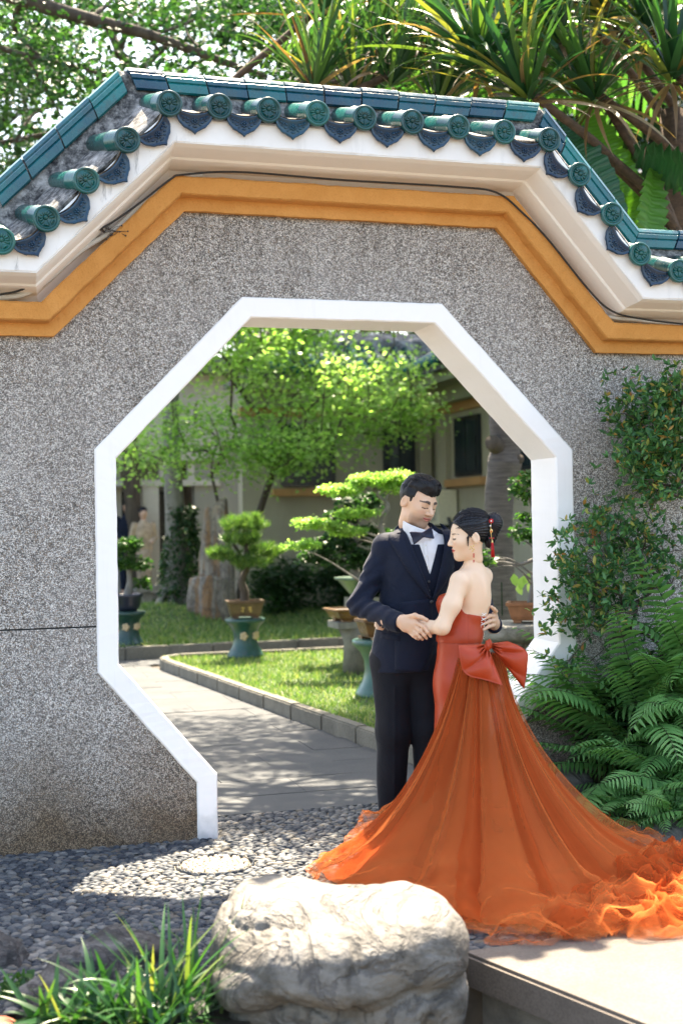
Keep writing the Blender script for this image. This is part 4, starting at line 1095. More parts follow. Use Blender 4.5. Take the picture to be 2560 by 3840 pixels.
# ================================================================== the couple
def m_skin(name, sss=.08):
    m, nt, bs = new_mat(name)
    a = nd(nt, 'ShaderNodeAttribute'); a.attribute_name = 'col'
    n = noise(nt, wpos(nt), 35, 4)
    c = mix(nt, ramp(nt, n, [(.3, .07), (.7, 0)]), a.outputs['Color'], (.6, .3, .2))
    nt.links.new(c, bs.inputs['Base Color']); bs.inputs['Roughness'].default_value = .48
    bs.inputs['Subsurface Weight'].default_value = sss; bs.inputs['Subsurface Radius'].default_value = (.012, .005, .003); bs.inputs['Subsurface Scale'].default_value = 1.
    return m
SKIN = m_skin('skin')
def m_cloth(name, c, rough=.75, sheen=.3, wv=900, fold=0):
    m, nt, bs = new_mat(name); v = coords(nt)
    n = noise(nt, v, 9, 4)
    nt.links.new(ramp(nt, n, [(.3, tuple(x*.88 for x in c)), (.7, tuple(min(1, x*1.1) for x in c))]), bs.inputs['Base Color'])
    bs.inputs['Specular IOR Level'].default_value = .25; bs.inputs['Roughness'].default_value = rough; bs.inputs['Sheen Weight'].default_value = sheen; bs.inputs['Sheen Roughness'].default_value = .4
    h = noise(nt, v, wv, 2)
    if fold:
        h = math_(nt, 'ADD', math_(nt, 'MULTIPLY', h, .05), noise(nt, v, fold, 4, .55, .6))
        bump(nt, bs, h, .6, .016)
    else: bump(nt, bs, h, .12, .002)
    return m
NAVY = m_cloth('navy_wool', (.0045, .009, .024), .78, .08, 900, 11); TROU = m_cloth('charcoal_navy_wool', (.0045, .006, .0105), .82, .06, 900, 7)
SHIRT = m_cloth('white_cotton', (.80, .80, .82), .7, .1, 600, 18)
def m_satin(name, c, c2):
    m, nt, bs = new_mat(name); v = coords(nt)
    n = noise(nt, v, 6, 4)
    nt.links.new(ramp(nt, n, [(.3, c), (.7, c2)]), bs.inputs['Base Color'])
    bs.inputs['Roughness'].default_value = .42; bs.inputs['Sheen Weight'].default_value = .15; bs.inputs['Sheen Roughness'].default_value = .35; bs.inputs['Sheen Tint'].default_value = (1, .4, .2, 1)
    bs.inputs['Specular IOR Level'].default_value = .35
    bump(nt, bs, noise(nt, v, 14, 3), .12, .01); return m
SATIN = m_satin('rust_red_satin', (.36, .038, .011), (.44, .052, .014)); BOWT = m_satin('navy_satin', (.006, .012, .035), (.01, .02, .05))
GOLD = simple('gold', (.75, .52, .2), .3, .1, metal=.9); REDB = simple('red_bead', (.5, .01, .012), .35, .2); PEARL = simple('pearl', (.8, .78, .74), .25)
BUTT = simple('navy_button', (.01, .012, .02), .3); LACE = simple('white_lace_cord', (.8, .77, .72), .7)
def m_hair(name, c, sc, rough=.34):
    m, nt, bs = new_mat(name)
    v = coords(nt, 'Object', sc)
    n = noise(nt, v, 1, 3, .6)
    nt.links.new(ramp(nt, n, [(.35, tuple(x*.4 for x in c)), (.65, tuple(x*1.7 for x in c))]), bs.inputs['Base Color'])
    bs.inputs['Roughness'].default_value = rough; bs.inputs['Specular IOR Level'].default_value = .35
    bump(nt, bs, n, .5, .006); return m
HAIRM = m_hair('dark_hair', (.0032, .0035, .0055), (120, 25, 60), .5); HAIRF = m_hair('black_hair', (.0035, .0045, .009), (190, 18, 60), .28)
# ---- figure frame: x right in view, y away, z up, rigid
class Fig:
    def __init__(s, px, py, d):
        s.d = d; s.o = np.array([(px-1280)/FPX*d, 0, (1920-py)/FPX*d])
        W0 = CAM+FW*d+RT*s.o[0]+UP*s.o[2]
        s.M = Matrix(((RT[0], FW[0], UP[0], W0[0]), (RT[1], FW[1], UP[1], W0[1]), (RT[2], FW[2], UP[2], W0[2]), (0, 0, 0, 1)))
    def __call__(s, px, py, b=0.):
        q = s.d+b; return np.array([(px-1280)/FPX*q, b, (1920-py)/FPX*q])-s.o
D0 = float((np.array([.3, -.17, 0])-CAM)@FW)
G = Fig(1520, 3112, D0)
# ---- head model (x side, y forward, z up; eyes at z=0)
def head_sdf(P, fem):
    j = .045 if fem else .052
    d = sm(s_ell(P, (0, -.012, .035), (.074, .094, .086)), s_ell(P, (0, .026, -.022), (.059, .063, .088)), .04)
    d = sm(d, s_ell(P, (0, .020, -.070), (j, .056, .043)), .03)
    d = sm(d, s_ell(P, (0, .066, -.098), (.019, .018, .017) if fem else (.023, .02, .019)), .03)
    for s in (-1, 1):
        d = sm(d, s_ell(P, (s*.040, .054, -.024), (.024, .024, .024)), .03)
        if not fem: d = sm(d, s_ell(P, (s*.050, .018, -.075), (.014, .025, .02)), .03)
        d = smx(d, -s_ell(P, (s*.031, .099, .003), (.018, .016, .013)), .014)
        d = sm(d, s_ell(P, (s*.031, .0735, -.0005), (.0155, .0145, .0115)), .005)
    if not fem: d = sm(d, s_cap(P, (-.036, .077, .020), (.036, .077, .020), .012, .012), .018)
    tip = (0, .104, -.028) if fem else (0, .110, -.028)
    d = sm(d, s_cap(P, (0, .083, .012), tip, .0075 if fem else .0085, .0105 if fem else .0125), .013)
    for s in (-1, 1): d = sm(d, s_ell(P, (s*.0115, .095, -.033), (.0075, .010, .007)), .008)
    w = .019 if fem else .025
    d = sm(d, s_ell(P, (0, .083, -.056), (w+.002, .0125, .0055)), .006); d = sm(d, s_ell(P, (0, .081, -.067), (w-.003, .0125, .0068)), .006)
    if not fem:
        for s in (-1, 1): d = sm(d, s_ell(P, (s*.036, .066, -.052), (.012, .012, .014)), .02)
    d = smx(d, -s_cap(P, (-w, .0935, -.0615), (w, .0935, -.0615), .002, .002), .004)
    for s in (-1, 1):
        R = rotm('Z', s*.35) @ rotm('X', -.2)
        e = s_ell(P, (s*.078, -.014, -.006), (.009, .020, .032), R)
        e = smx(e, -s_ell(P, (s*.089, -.010, -.004), (.008, .011, .018), R), .006)
        d = sm(d, e, .008)
    r = .036 if fem else .052
    d = sm(d, s_cap(P, (0, -.02, -.05), (0, -.024 if fem else -.02, -.115), r, r), .03)
    return d
def head_cols(V, fem):
    x, y, z = V.T; ax = np.abs(x)
    base = np.array((.79, .56, .39) if fem else (.68, .43, .285)); c = np.tile(base, (len(V), 1))
    def paint(mask, col, k=1.):
        m = np.clip(mask, 0, 1)[:, None]*k; c[:] = c*(1-m)+np.array(col)*m
    soft = lambda d, wd: np.clip(1-d/wd, 0, 1)
    front = (y > .03)
    if not fem: paint(front*np.clip((-.035-z)/.03, 0, 1)*np.clip((y+.0)/.05, 0, 1), (.17, .115, .09), .6)
    paint(soft(np.hypot((ax-.040)/.022, (z+.030)/.018), 1)*front, (.70, .26, .20), .30)
    w = .020 if fem else .026
    curve = -.0612+(0 if fem else 9*ax**2)
    paint(((np.abs(z-curve) < .0085*np.sqrt(np.clip(1-(ax/w)**2, 0, 1))) & (y > .06)).astype(float), (.60, .09, .075) if fem else (.52, .17, .13))
    paint(((np.abs(z-curve) < .0016) & (ax < w+.002) & (y > .06)).astype(float), (.15, .03, .03), .8)
    bz = .021+.004*np.sin((ax-.012)*70) if not fem else .019+.003*np.sin((ax-.012)*75)
    paint(((np.abs(z-bz) < (.0075 if not fem else .0036)*np.clip((.058-ax)/.03, .45, 1)) & (ax > .012) & (ax < .056) & (y > .045)).astype(float), (.02, .017, .016), .95 if not fem else .72)
    ez = -.0075+7*(ax-.031)**2 if not fem else -.004+8*(ax-.031)**2
    paint(((np.abs(z-ez) < .0025) & (np.abs(ax-.031) < .0165) & (y > .05)).astype(float), (.02, .014, .012), .95)
    if fem: paint(((z < -.004+8*(ax-.031)**2) & (z > -.0085) & (np.abs(ax-.031) < .011) & (y > .06)).astype(float), (.03, .02, .018), .8)
    paint(soft(np.hypot((ax-.0095)/.004, (z+.0385)/.003), 1)*(y > .085), (.2, .06, .04), .8)
    return c
def headset(fem, h=.0028):
    V, F = nets(lambda P: head_sdf(P, fem), (-.1, -.13, -.21), (.1, .135, .14), h)
    return V, F, head_cols(V, fem)
def orient(face_yaw, pitch, roll, c):
    """head frame -> figure frame. face_yaw: 0 faces the camera, + turns to the viewer's right; pitch + looks down"""
    R = np.array(Matrix.Rotation(math.pi+face_yaw, 3, 'Z') @ Matrix.Rotation(-pitch, 3, 'X') @ Matrix.Rotation(roll, 3, 'Y'))
    return lambda V: V @ R.T+np.asarray(c)
def finger(P, pts, r0, r1, k=.006):
    d = None
    n = len(pts)-1
    for i in range(n):
        a = r0+(r1-r0)*i/n; b = r0+(r1-r0)*(i+1)/n
        q = s_cap(P, pts[i], pts[i+1], a, b); d = q if d is None else sm(d, q, k)
    return d
def joinm(parts):
    Vs = []; Fs = []; Cs = []; n = 0
    for V, F, c in parts:
        Vs.append(V); Fs.append(np.asarray(F)+n); n += len(V)
        Cs.append(c if getattr(c, 'ndim', 1) == 2 else np.tile(np.asarray(c, float), (len(V), 1)))
    return np.concatenate(Vs), np.concatenate(Fs), np.concatenate(Cs)
GSK = (.68, .43, .285); BSK = (.80, .575, .40)
groom = bpy.data.objects.new('person', None); COL.objects.link(groom); groom.matrix_world = G.M
tag(groom, 'man in navy three-piece suit and bow tie holding the woman in rust red', 'person')
hd = orient(math.radians(41), math.radians(17), math.radians(-5), G(1566, 1884, -.01))
V, F, C_ = headset(False)
parts = [(hd(V), F, C_)]
# --- right hand on her forearm, and forearm in the sleeve
bh = -.30
def rhand(P):
    g = lambda x, y, b=bh: G(x, y, b)
    d = s_cap(P, g(1450, 2325, -.2), g(1512, 2333, bh+.03), .034, .028)
    palm = s_cap(P, g(1512, 2330, bh+.02), g(1552, 2340, bh-.005), .031, .032); d = sm(d, palm, .02)
    d = sm(d, s_cap(P, g(1520, 2352, bh+.01), g(1545, 2362, bh-.005), .024, .02), .018)
    d = sm(d, finger(P, [g(1552, 2330, bh-.02), g(1586, 2350, bh-.055), g(1602, 2370, bh-.06), g(1613, 2386, bh-.045)], .0105, .0075), .008)
    d = sm(d, finger(P, [g(1549, 2346, bh-.015), g(1576, 2366, bh-.05), g(1590, 2382, bh-.05), g(1598, 2393, bh-.035)], .0105, .0075), .006)
    d = sm(d, finger(P, [g(1543, 2360, bh-.01), g(1563, 2378, bh-.04), g(1574, 2390, bh-.04), g(1583, 2397, bh-.025)], .010, .0072), .006)
    d = sm(d, finger(P, [g(1534, 2370, bh-.0), g(1549, 2384, bh-.025), g(1560, 2392, bh-.025), g(1568, 2397, bh-.01)], .009, .0065), .006)
    d = sm(d, finger(P, [g(1525, 2316, bh), g(1555, 2308, bh-.03), g(1580, 2316, bh-.045), g(1600, 2325, bh-.045)], .0135, .0085), .012)
    return d
V, F = nets(rhand, G(1430, 2440, -.42), G(1640, 2260, -.12), .0032); parts.append((V, F, GSK))
# --- left hand spread on her back
bl = -.17
def lhand(P):
    g = lambda x, y, b: G(x, y, b)
    d = s_cap(P, g(1850, 2360, .02), g(1852, 2335, -.08), .030, .028)
    d = sm(d, s_ell(P, g(1852, 2325, -.13), (.020, .045, .042)), .02)
    for (x0, y0), (x1, y1), (x2, y2) in [((1855, 2300), (1851, 2284), (1842, 2276)), ((1853, 2311), (1836, 2309), (1815, 2320)), ((1853, 2326), (1834, 2329), (1810, 2341)), ((1850, 2342), (1832, 2349), (1812, 2361))]:
        d = sm(d, finger(P, [g(x0, y0, -.16), g((x0+x1)/2+4, (y0+y1)/2, -.215), g(x1, y1, -.245), g(x2, y2, -.262)], .0105, .008), .007)
    return d
V, F = nets(lhand, G(1785, 2400, -.31), G(1895, 2245, .05), .0032); parts.append((V, F, GSK))
# --- hidden trunk of the body under the clothes
def torso_g(P, off=0.):
    d = s_ell(P, G(1566, 2125, 0), (.166+off, .108+off, .17+off))
    d = sm(d, s_ell(P, G(1542, 2290, .0), (.135+off, .105+off, .2+off)), .08)
    d = sm(d, s_ell(P, G(1518, 2440, .0), (.142+off, .112+off, .16+off)), .08)
    d = sm(d, s_cap(P, G(1448, 2052, .01), G(1684, 2040, .02), .056+off, .056+off), .05)
    d = sm(d, s_cap(P, G(1572, 1992, .02), G(1566, 2060, .02), .058+off*.5, .085+off), .06)
    return d
V, F = nets(lambda P: torso_g(P, -.016), G(1330, 2640, -.3), G(1800, 1930, .3), .010); parts.append((V, F, GSK))
V, F = nets(lambda P: s_cap(P, hd(np.array([[0, -.02, -.07]]))[0], G(1566, 2030, -.0), .053, .058), G(1480, 2080, -.2), G(1660, 1890, .12), .005); parts.append((V, F, GSK))
V, F, C_ = joinm(parts)
mk('body', V, F, SKIN, groom, True, {'col': C_})
# --- hair
def hair_g(P):
    x, y, z = P[..., 0], P[..., 1], P[..., 2]; ax = np.abs(x)
    side = s_ell(P, (0, -.014, .036), (.0815, .101, .088))
    top = s_ell(P, (-.004, .004, .092), (.070, .088, .048)); d = sm(side, top, .025)
    d = sm(d, s_ell(P, (-.006, .060, .094), (.050, .026, .030)), .02)
    w = .0035*np.sin(x*170+y*55+25*z+3*np.sin(y*60+x*40))+.005*vnoise(P*np.array([70, 28, 60]), 1., 4)
    d = d+w*np.clip((z-.03)/.04, 0, 1)
    # hairline over the forehead and temples, sideburn, clear of the ear, tapered nape
    line = .062+.030*np.clip((ax-.035)/.035, 0, 1)*0-.012*np.cos(x*30)
    front = np.where(y > .035, line-z, -1.)
    temple = np.where((y > .010) & (y <= .035), np.where(y < .026, -.02, .03)-z, -1.)
    back = np.where(y <= .012, np.where(y > -.035, .022-z-.0*y, -.07-z), -1.)
    d = np.maximum(d, np.maximum(np.maximum(front, temple), back))
    return d
V, F = nets(hair_g, (-.11, -.14, -.09), (.11, .13, .16), .003)
mk('hair', hd(V), F, HAIRM, groom, True)['label'] = 'short wavy dark hair combed to the side'
def strands(f, S, flow, n, step, off, r, rng):
    """hair clumps: walk the flow over the surface of f, re-projecting each step"""
    P = np.asarray(S, float); e = 1e-3; path = []
    def proj(P):
        for _ in range(4):
            d = f(P); g = np.stack([(f(P+e*np.eye(3)[k])-f(P-e*np.eye(3)[k]))/(2*e) for k in range(3)], -1)
            g /= np.linalg.norm(g, axis=1)[:, None]+1e-9; P = P-g*np.clip(d-off, -.02, .02)[:, None]
        return P, g
    P, g = proj(P)
    for i in range(n):
        path.append(P.copy()); v = flow(P, i/n); v = v-g*np.sum(v*g, 1)[:, None]; v /= np.linalg.norm(v, axis=1)[:, None]+1e-9
        P, g = proj(P+v*step)
    path = np.stack(path, 1); mb = MB()
    for k in range(len(path)): mb.tube(path[k], r*rng.uniform(.7, 1.2)*np.sin(np.linspace(.5, 2.9, n))**.6, 5)
    return np.concatenate(mb.V), mb.F
def base_hair_g(P):
    d = sm(s_ell(P, (0, -.014, .036), (.0815, .101, .088)), s_ell(P, (-.004, .004, .092), (.070, .088, .048)), .025)
    return sm(d, s_ell(P, (-.006, .060, .094), (.050, .026, .030)), .02)
rng = np.random.default_rng(5); n = 260
S = np.stack([rng.uniform(-.062, .062, n), rng.uniform(-.03, .085, n), rng.uniform(.10, .14, n)], 1)
fl = lambda P, t: np.stack([-.35+.5*np.sin(P[:, 1]*55+P[:, 0]*20)+P[:, 0]*3, -1.+0*t+.3*np.sin(P[:, 0]*60), .1*np.ones(len(P))], 1)
V, F = strands(base_hair_g, S, fl, 9, .008, .0025, .0026, rng); mk('hair_locks', hd(V), F, HAIRM, groom, True)
# --- trousers
def wr(P, a, s, k): return a*fbm(P*np.asarray(k, float), 1., 3, s)
def trous(P):
    d = s_cap(P, G(1466, 2470, 0), G(1474, 2740, .0), .099, .082); d = sm(d, s_cap(P, G(1474, 2740, 0), G(1463, 3075, .02), .082, .060), .04)
    e = s_cap(P, G(1582, 2470, .02), G(1606, 2740, .02), .099, .082); e = sm(e, s_cap(P, G(1606, 2740, .02), G(1606, 3070, .05), .082, .060), .04)
    d = sm(d, e, .025); d = sm(d, s_ell(P, G(1522, 2470, .01), (.165, .115, .12)), .05)
    d = np.maximum(d, P[..., 2]-G(0, 2380)[2]); d = np.maximum(d, G(0, 3088)[2]-P[..., 2])
    return d+wr(P, .0045, 3, (9, 9, 4))-.006*np.exp(-((P[..., 0]-G(1462, 0)[0]-.02)/.006)**2)*(P[..., 1] < 0)*(P[..., 2] < G(0, 2560)[2])
V, F = nets(trous, G(1340, 3110, -.2), G(1760, 2360, .22), .0075)
mk('trousers', V, F, TROU, groom, True)
for x, b in ((1458, -.0), (1604, .03)):
    c = G(x, 3092, b); mbs = MB(); mbs.ell(c+[0, -.06, .0], (.047, .15, .04), 12, 7); mbs.ell(c+[0, .03, .02], (.042, .07, .05), 10, 6)
    mbs.build('shoe', BUTT, groom, True)
# --- shirt, waistcoat, jacket from nested shells with V openings
def tri(P, A, B, C3):
    x, z = P[..., 0], P[..., 2]; q = [G(*A), G(*B), G(*C3)]; d = -1e9
    cx = np.mean([p[0] for p in q]); cz = np.mean([p[2] for p in q])
    for i in range(3):
        a, b = q[i], q[(i+1) % 3]; n_ = np.array([b[2]-a[2], -(b[0]-a[0])]); n_ /= np.linalg.norm(n_)
        if n_@np.array([cx-a[0], cz-a[2]]) > 0: n_ = -n_
        d = np.maximum(d, n_[0]*(x-a[0])+n_[1]*(z-a[2]))
    return d
def collar_cut(P):        # neck opening
    return s_cap(P, G(1578, 1900, -.03), G(1570, 2010, -.01), .075, .062)
def shirt(P):
    d = torso_g(P, -.006)
    stand = np.abs(s_cap(P, G(1560, 1940, -.012), G(1566, 2016, -.005), .0635, .073))-.004
    d = sm(d, stand, .008)
    d = smx(d, -s_cap(P, G(1560, 1880, -.012), G(1566, 2000, -.01), .06, .060), .003)
    d = np.maximum(d, P[..., 2]-G(0, 1980)[2]-.36*np.clip(G(1600, 0)[0]-P[..., 0], -.01, 1)-.18*P[..., 1])
    return np.maximum(d, G(0, 2300)[2]-P[..., 2])
V, F = nets(shirt, G(1400, 2310, -.22), G(1760, 1920, .1), .004)
sh = mk('shirt', V, F, SHIRT, groom, True)
def vest(P):
    d = torso_g(P, .001); t = tri(P, (1530, 1930), (1668, 1930), (1606, 2152))
    d = smx(d, -np.maximum(t, P[..., 1]), .003); d = np.maximum(d, P[..., 2]-G(0, 2040)[2])
    return np.maximum(d, G(0, 2330)[2]-P[..., 2])
V, F = nets(vest, G(1420, 2340, -.22), G(1740, 2000, .06), .004)
vst = mk('waistcoat', V, F, NAVY, groom, True)
def jack_base(P):
    d = torso_g(P, .016)
    Q = P*np.array([1, 1.32, 1]); d = sm(d, s_cap(Q, G(1532, 2280, 0)*[1, 1.32, 1], G(1508, 2560, 0)*[1, 1.32, 1], .138, .160), .04)
    return d
def sleeve_r(P):
    e = finger(P, [G(1448, 2062, .01), G(1412, 2130, .01), G(1344, 2266, -.02)], .069, .052, .03)
    f = s_cap(P, G(1346, 2268, -.02), G(1500, 2337, -.255), .053, .048)
    d = sm(e, f, .03)
    el = G(1350, 2262, -.05); r = np.linalg.norm(P-el, axis=-1)
    t = (P[..., 0]-P[..., 2]*1.1-P[..., 1]*.4)
    d = d+.0062*np.sin(t*84+4*vnoise(P, 9., 2))*np.exp(-(r/.15)**2)+wr(P, .005, 9, (14, 14, 8))
    ax_ = (G(1500, 2337, -.255)-G(1346, 2268, -.02)); ax_ /= np.linalg.norm(ax_)
    return np.maximum(d, (P-G(1503, 2339, -.262))@ax_)
def sleeve_l(P):
    d = finger(P, [G(1688, 2058, .02), G(1738, 2130, .05), G(1800, 2262, .14)], .072, .055, .03)
    d = sm(d, s_cap(P, G(1800, 2262, .14), G(1852, 2345, -.04), .055, .040), .03)
    return np.maximum(d, -(P[..., 1]+.06)+0*d)
def jacket(P):
    d = jack_base(P)+wr(P, .004, 5, (9, 9, 5))
    d = sm(d, sleeve_r(P), .018); d = sm(d, sleeve_l(P), .02)
    t = tri(P, (1494, 1930), (1690, 1930), (1618, 2246))
    d = smx(d, -np.maximum(t, P[..., 1]-.01), .003)
    d = smx(d, -s_cap(P, G(1560, 1900, -.01), G(1566, 2008, 0), .070, .074), .004)
    d = np.maximum(d, G(0, 2514)[2]-P[..., 2]+.06*(P[..., 0]-G(1480, 0)[0]))
    inn = torso_g(P, .004); legs = np.maximum(inn, P[..., 2]-G(0, 2490)[2])
    return smx(d, -legs, .004)
V, F = nets(jacket, G(1270, 2560, -.34), G(1920, 1930, .26), .0058)
jk = mk('jacket', V, F, NAVY, groom, True)
def Gv(Q, b):
    q = G.d+b; return np.stack([(Q[:, 0]-1280)/FPX*q, b, (1920-Q[:, 1])/FPX*q], 1)-G.o
def on_surf_v(Q, f, off, b0=-.3, it=26):
    """walk from the camera side to the surface f in the figure frame"""
    Q = np.asarray(Q, float); b = np.full(len(Q), b0)
    for _ in range(it): b = np.minimum(b+f(Gv(Q, b))*.9, .05)
    return Gv(Q, b-off)
def on_surf(px_, py_, f, off=.006, b0=-.3): return on_surf_v([(px_, py_)], f, off, b0)[0]
def drape(E0, E1, n, m, f, off=.007, bulge=.004, th=.005):
    A = spline(E0, n); B_ = spline(E1, n); t = np.linspace(0, 1, m+1)
    Q = (A[:, None, :]*(1-t)[None, :, None]+B_[:, None, :]*t[None, :, None]).reshape(-1, 2)
    V = on_surf_v(Q, f, off+bulge*np.tile(np.sin(math.pi*t), n))
    V = np.array(V); k = len(V); F = grid_faces(n, m+1).tolist()
    back = V+np.array([0, th, 0]); F2 = [[a+k for a in q[::-1]] for q in F]
    idx = lambda i, j: i*(m+1)+j
    ring = [idx(0, j) for j in range(m+1)]+[idx(i, m) for i in range(1, n)]+[idx(n-1, j) for j in range(m-1, -1, -1)]+[idx(i, 0) for i in range(n-2, 0, -1)]
    F3 = [(ring[i], ring[i]+k, ring[(i+1) % len(ring)]+k, ring[(i+1) % len(ring)]) for i in range(len(ring))]
    return np.vstack([V, back]), F+F2+F3
f_jb = lambda P: jack_base(P)
for E0, E1 in (([(1506, 1962), (1516, 2010), (1545, 2085), (1580, 2165), (1617, 2246)], [(1490, 1990), (1455, 2011), (1497, 2095), (1557, 2180), (1614, 2250)]),
               ([(1652, 1978), (1664, 2030), (1658, 2100), (1642, 2170), (1620, 2246)], [(1682, 1996), (1722, 2044), (1706, 2120), (1668, 2190), (1624, 2252)])):
    V, F = drape(E0, E1, 22, 6, f_jb, .006, .006); mk('lapel', V, F, NAVY, jk, True)
# collar strips above the lapels
for E0, E1 in (([(1516, 1950), (1500, 1975), (1508, 2000)], [(1498, 1962), (1478, 1985), (1474, 2004)]), ([(1646, 1962), (1660, 1985), (1666, 2005)], [(1660, 1966), (1690, 1992), (1706, 2020)])):
    V, F = drape(E0, E1, 10, 4, f_jb, .008, .004); mk('collar', V, F, NAVY, jk, True)
# overlapping front panel with rounded corner
V, F = drape([(1500, 2260), (1490, 2330), (1480, 2400), (1478, 2460), (1480, 2516)], [(1617, 2244), (1624, 2330), (1625, 2410), (1616, 2470), (1580, 2522)], 26, 8, lambda P: jack_base(P), .004, .003, .004); mk('front_panel', V, F, NAVY, jk, True)
V, F = drape([(1425, 2372), (1424, 2392)], [(1500, 2384), (1500, 2404)], 4, 6, f_jb, .006, .001, .004); mk('pocket_flap', V, F, NAVY, jk, True)
def button(px_, py_, par, f=f_jb, r=.0075, off=.012):
    p = on_surf(px_, py_, f, off); MB().lathe([(r*.5, .0), (r, .0), (r, .004), (r*.6, .0045)], 12, c=p, R=rotm('X', math.pi/2)).build('button', BUTT, par, True)
button(1617, 2257, jk, r=.009); f_v = lambda P: torso_g(P, .001)
for y in (2181, 2215): button(1608, y, vst, f_v, .0065, .004)
for k, (x, y) in enumerate([(1425, 2345), (1435, 2351), (1445, 2357), (1455, 2362)]):
    p = on_surf(x, y, sleeve_r, .003, -.5); MB().lathe([(.003, 0), (.0065, 0), (.0065, .004), (.004, .0045)], 10, c=p, R=rotm('X', math.pi/2)).build('cuff_button', BUTT, jk, True)
f_sh = lambda P: torso_g(P, -.006)
for y in (2045, 2085, 2122):
    p = on_surf(1596+(y-2045)*.1, y, f_sh, .004); MB().lathe([(.002, 0), (.0045, 0), (.0045, .002), (.003, .0025)], 8, c=p, R=rotm('X', math.pi/2)).build('shirt_button', PEARL, sh, True)
V, F = drape([(1583, 2018), (1590, 2080), (1603, 2145)], [(1597, 2018), (1604, 2080), (1610, 2145)], 12, 2, f_sh, .0025, .001, .002); mk('placket', V, F, SHIRT, sh, True)
for E0, E1 in (([(1520, 1972), (1540, 1992), (1562, 2012)], [(1522, 1998), (1540, 2022), (1556, 2028)]), ([(1640, 1980), (1622, 1992), (1600, 2008)], [(1640, 2000), (1625, 2016), (1612, 2024)])):
    V, F = drape(E0, E1, 8, 3, f_sh, .010, .003, .003); mk('collar_wing', V, F, SHIRT, sh, True)
# bow tie
def bowtie(P):
    c = G(1584, 2006, -.158)
    d = s_ell(P, c, (.011, .011, .0125))
    for s, (x, y) in ((-1, (1545, 2018)), (1, (1621, 1998))):
        q = G(x, y, -.142+.012*(s < 0)); ax_ = q-c; L = np.linalg.norm(ax_); ax_ /= L
        t = (P-c)@ax_; upv = np.array([-ax_[2], 0, ax_[0]]); hgt = np.abs((P-c)@upv); dep = np.abs(P[..., 1]-(c[1]+t*(q[1]-c[1])/L))
        w_ = .008+.020*np.clip(t/L, 0, 1)**.8
        e = np.maximum(np.maximum(hgt-w_, dep-.0095+.003*np.cos(hgt/w_*2)), np.maximum(-t, t-L))
        d = sm(d, e, .006)
    return d
V, F = nets(bowtie, G(1525, 2050, -.2), G(1645, 1965, -.1), .0026); mk('bow_tie', V, F, BOWT, groom, True)
# ================================================================== bride
bride = bpy.data.objects.new('person', None); COL.objects.link(bride); bride.matrix_world = G.M
tag(bride, 'woman in strapless rust red gown with big bow and long tulle train', 'person')
bb = -.23
hb = orient(math.radians(-81), math.radians(6), math.radians(0), G(1757, 2012, bb-.02))
V, F, C_ = headset(True); V = V*np.array([.94, .94, .94])
bparts = [(hb(V), F, C_)]
def torso_b(P, off=0.):
    d = s_ell(P, G(1768, 2235, bb), (.092+off, .078+off, .15+off))
    d = sm(d, s_ell(P, G(1722, 2380, bb), (.090+off, .08+off, .11+off)), .07)
    return d
def skin_b(P):
    d = torso_b(P)
    d = sm(d, s_cap(P, G(1728, 2176, bb-.075), G(1812, 2160, bb+.06), .047, .044), .05)
    d = sm(d, s_cap(P, G(1764, 2050, bb-.02), G(1776, 2130, bb), .036, .041), .035)
    d = sm(d, s_ell(P, G(1778, 2215, bb-.055), (.045, .022, .07)), .04)
    d = smx(d, -s_cap(P, G(1797, 2170, bb-.105), G(1806, 2310, bb-.108), .016, .016), .05)
    arm = finger(P, [G(1722, 2186, bb-.085), G(1692, 2270, bb-.12), G(1657, 2352, bb-.14)], .046, .0355, .03)
    arm = sm(arm, finger(P, [G(1657, 2352, bb-.14), G(1610, 2352, bb-.09), G(1560, 2344, bb-.02)], .0345, .024, .02), .02)
    d = sm(d, arm, .022)
    return d
V, F = nets(skin_b, G(1530, 2480, bb-.22), G(1880, 2040, bb+.14), .0045)
bparts.append((V, F, BSK))
# fingers of the far hand behind his sleeve
def bfing(P):
    d = s_cap(P, G(1440, 2340, -.10), G(1424, 2346, -.14), .022, .02)
    for x, y in ((1409, 2336), (1408, 2346), (1414, 2355)): d = sm(d, s_cap(P, G(1432, y+2, -.15), G(x, y, -.165), .0095, .0075), .006)
    return d
V, F = nets(bfing, G(1385, 2390, -.2), G(1470, 2300, -.05), .003); bparts.append((V, F, BSK))
V, F, C_ = joinm(bparts); mk('body', V, F, SKIN, bride, True, {'col': C_})
# hair: smooth cap swept back to a bun
def hair_b(P):
    d = s_ell(P, (0, -.012, .038), (.083, .100, .093))
    d = sm(d, s_ell(P, (0, -.03, .075), (.066, .078, .062)), .03)
    face = P[..., 1]*.88-P[..., 2]*.52-.012+.10*np.abs(P[..., 0])-.12*np.clip(P[..., 2]-.05, 0, 1)
    d = np.maximum(d, face-.014*np.clip((P[..., 2]+.02)/.06, 0, 1))
    low = -.005-P[..., 2]-.9*np.clip(-P[..., 1]-.02, 0, .08); d = np.maximum(d, low)
    lock = s_cap(P, (.074, .024, .0), (.071, .028, -.045), .006, .002); lock2 = s_cap(P, (-.074, .024, .0), (-.071, .028, -.045), .006, .002)
    d = sm(sm(d, lock, .012), lock2, .012)
    d = d+.0012*np.sin(np.arctan2(P[..., 2]-.02, -P[..., 1]+.14)*95+P[..., 0]*60)
    for s in (-1, 1): d = smx(d, -s_ell(P, (s*.085, -.014, -.012), (.03, .017, .027)), .005)
    return d
V, F = nets(hair_b, (-.11, -.15, -.11), (.11, .13, .16), .003)
hr = mk('hair', hb(V*.955), F, HAIRF, bride, True); hr['label'] = 'glossy black hair swept back into a high bun'
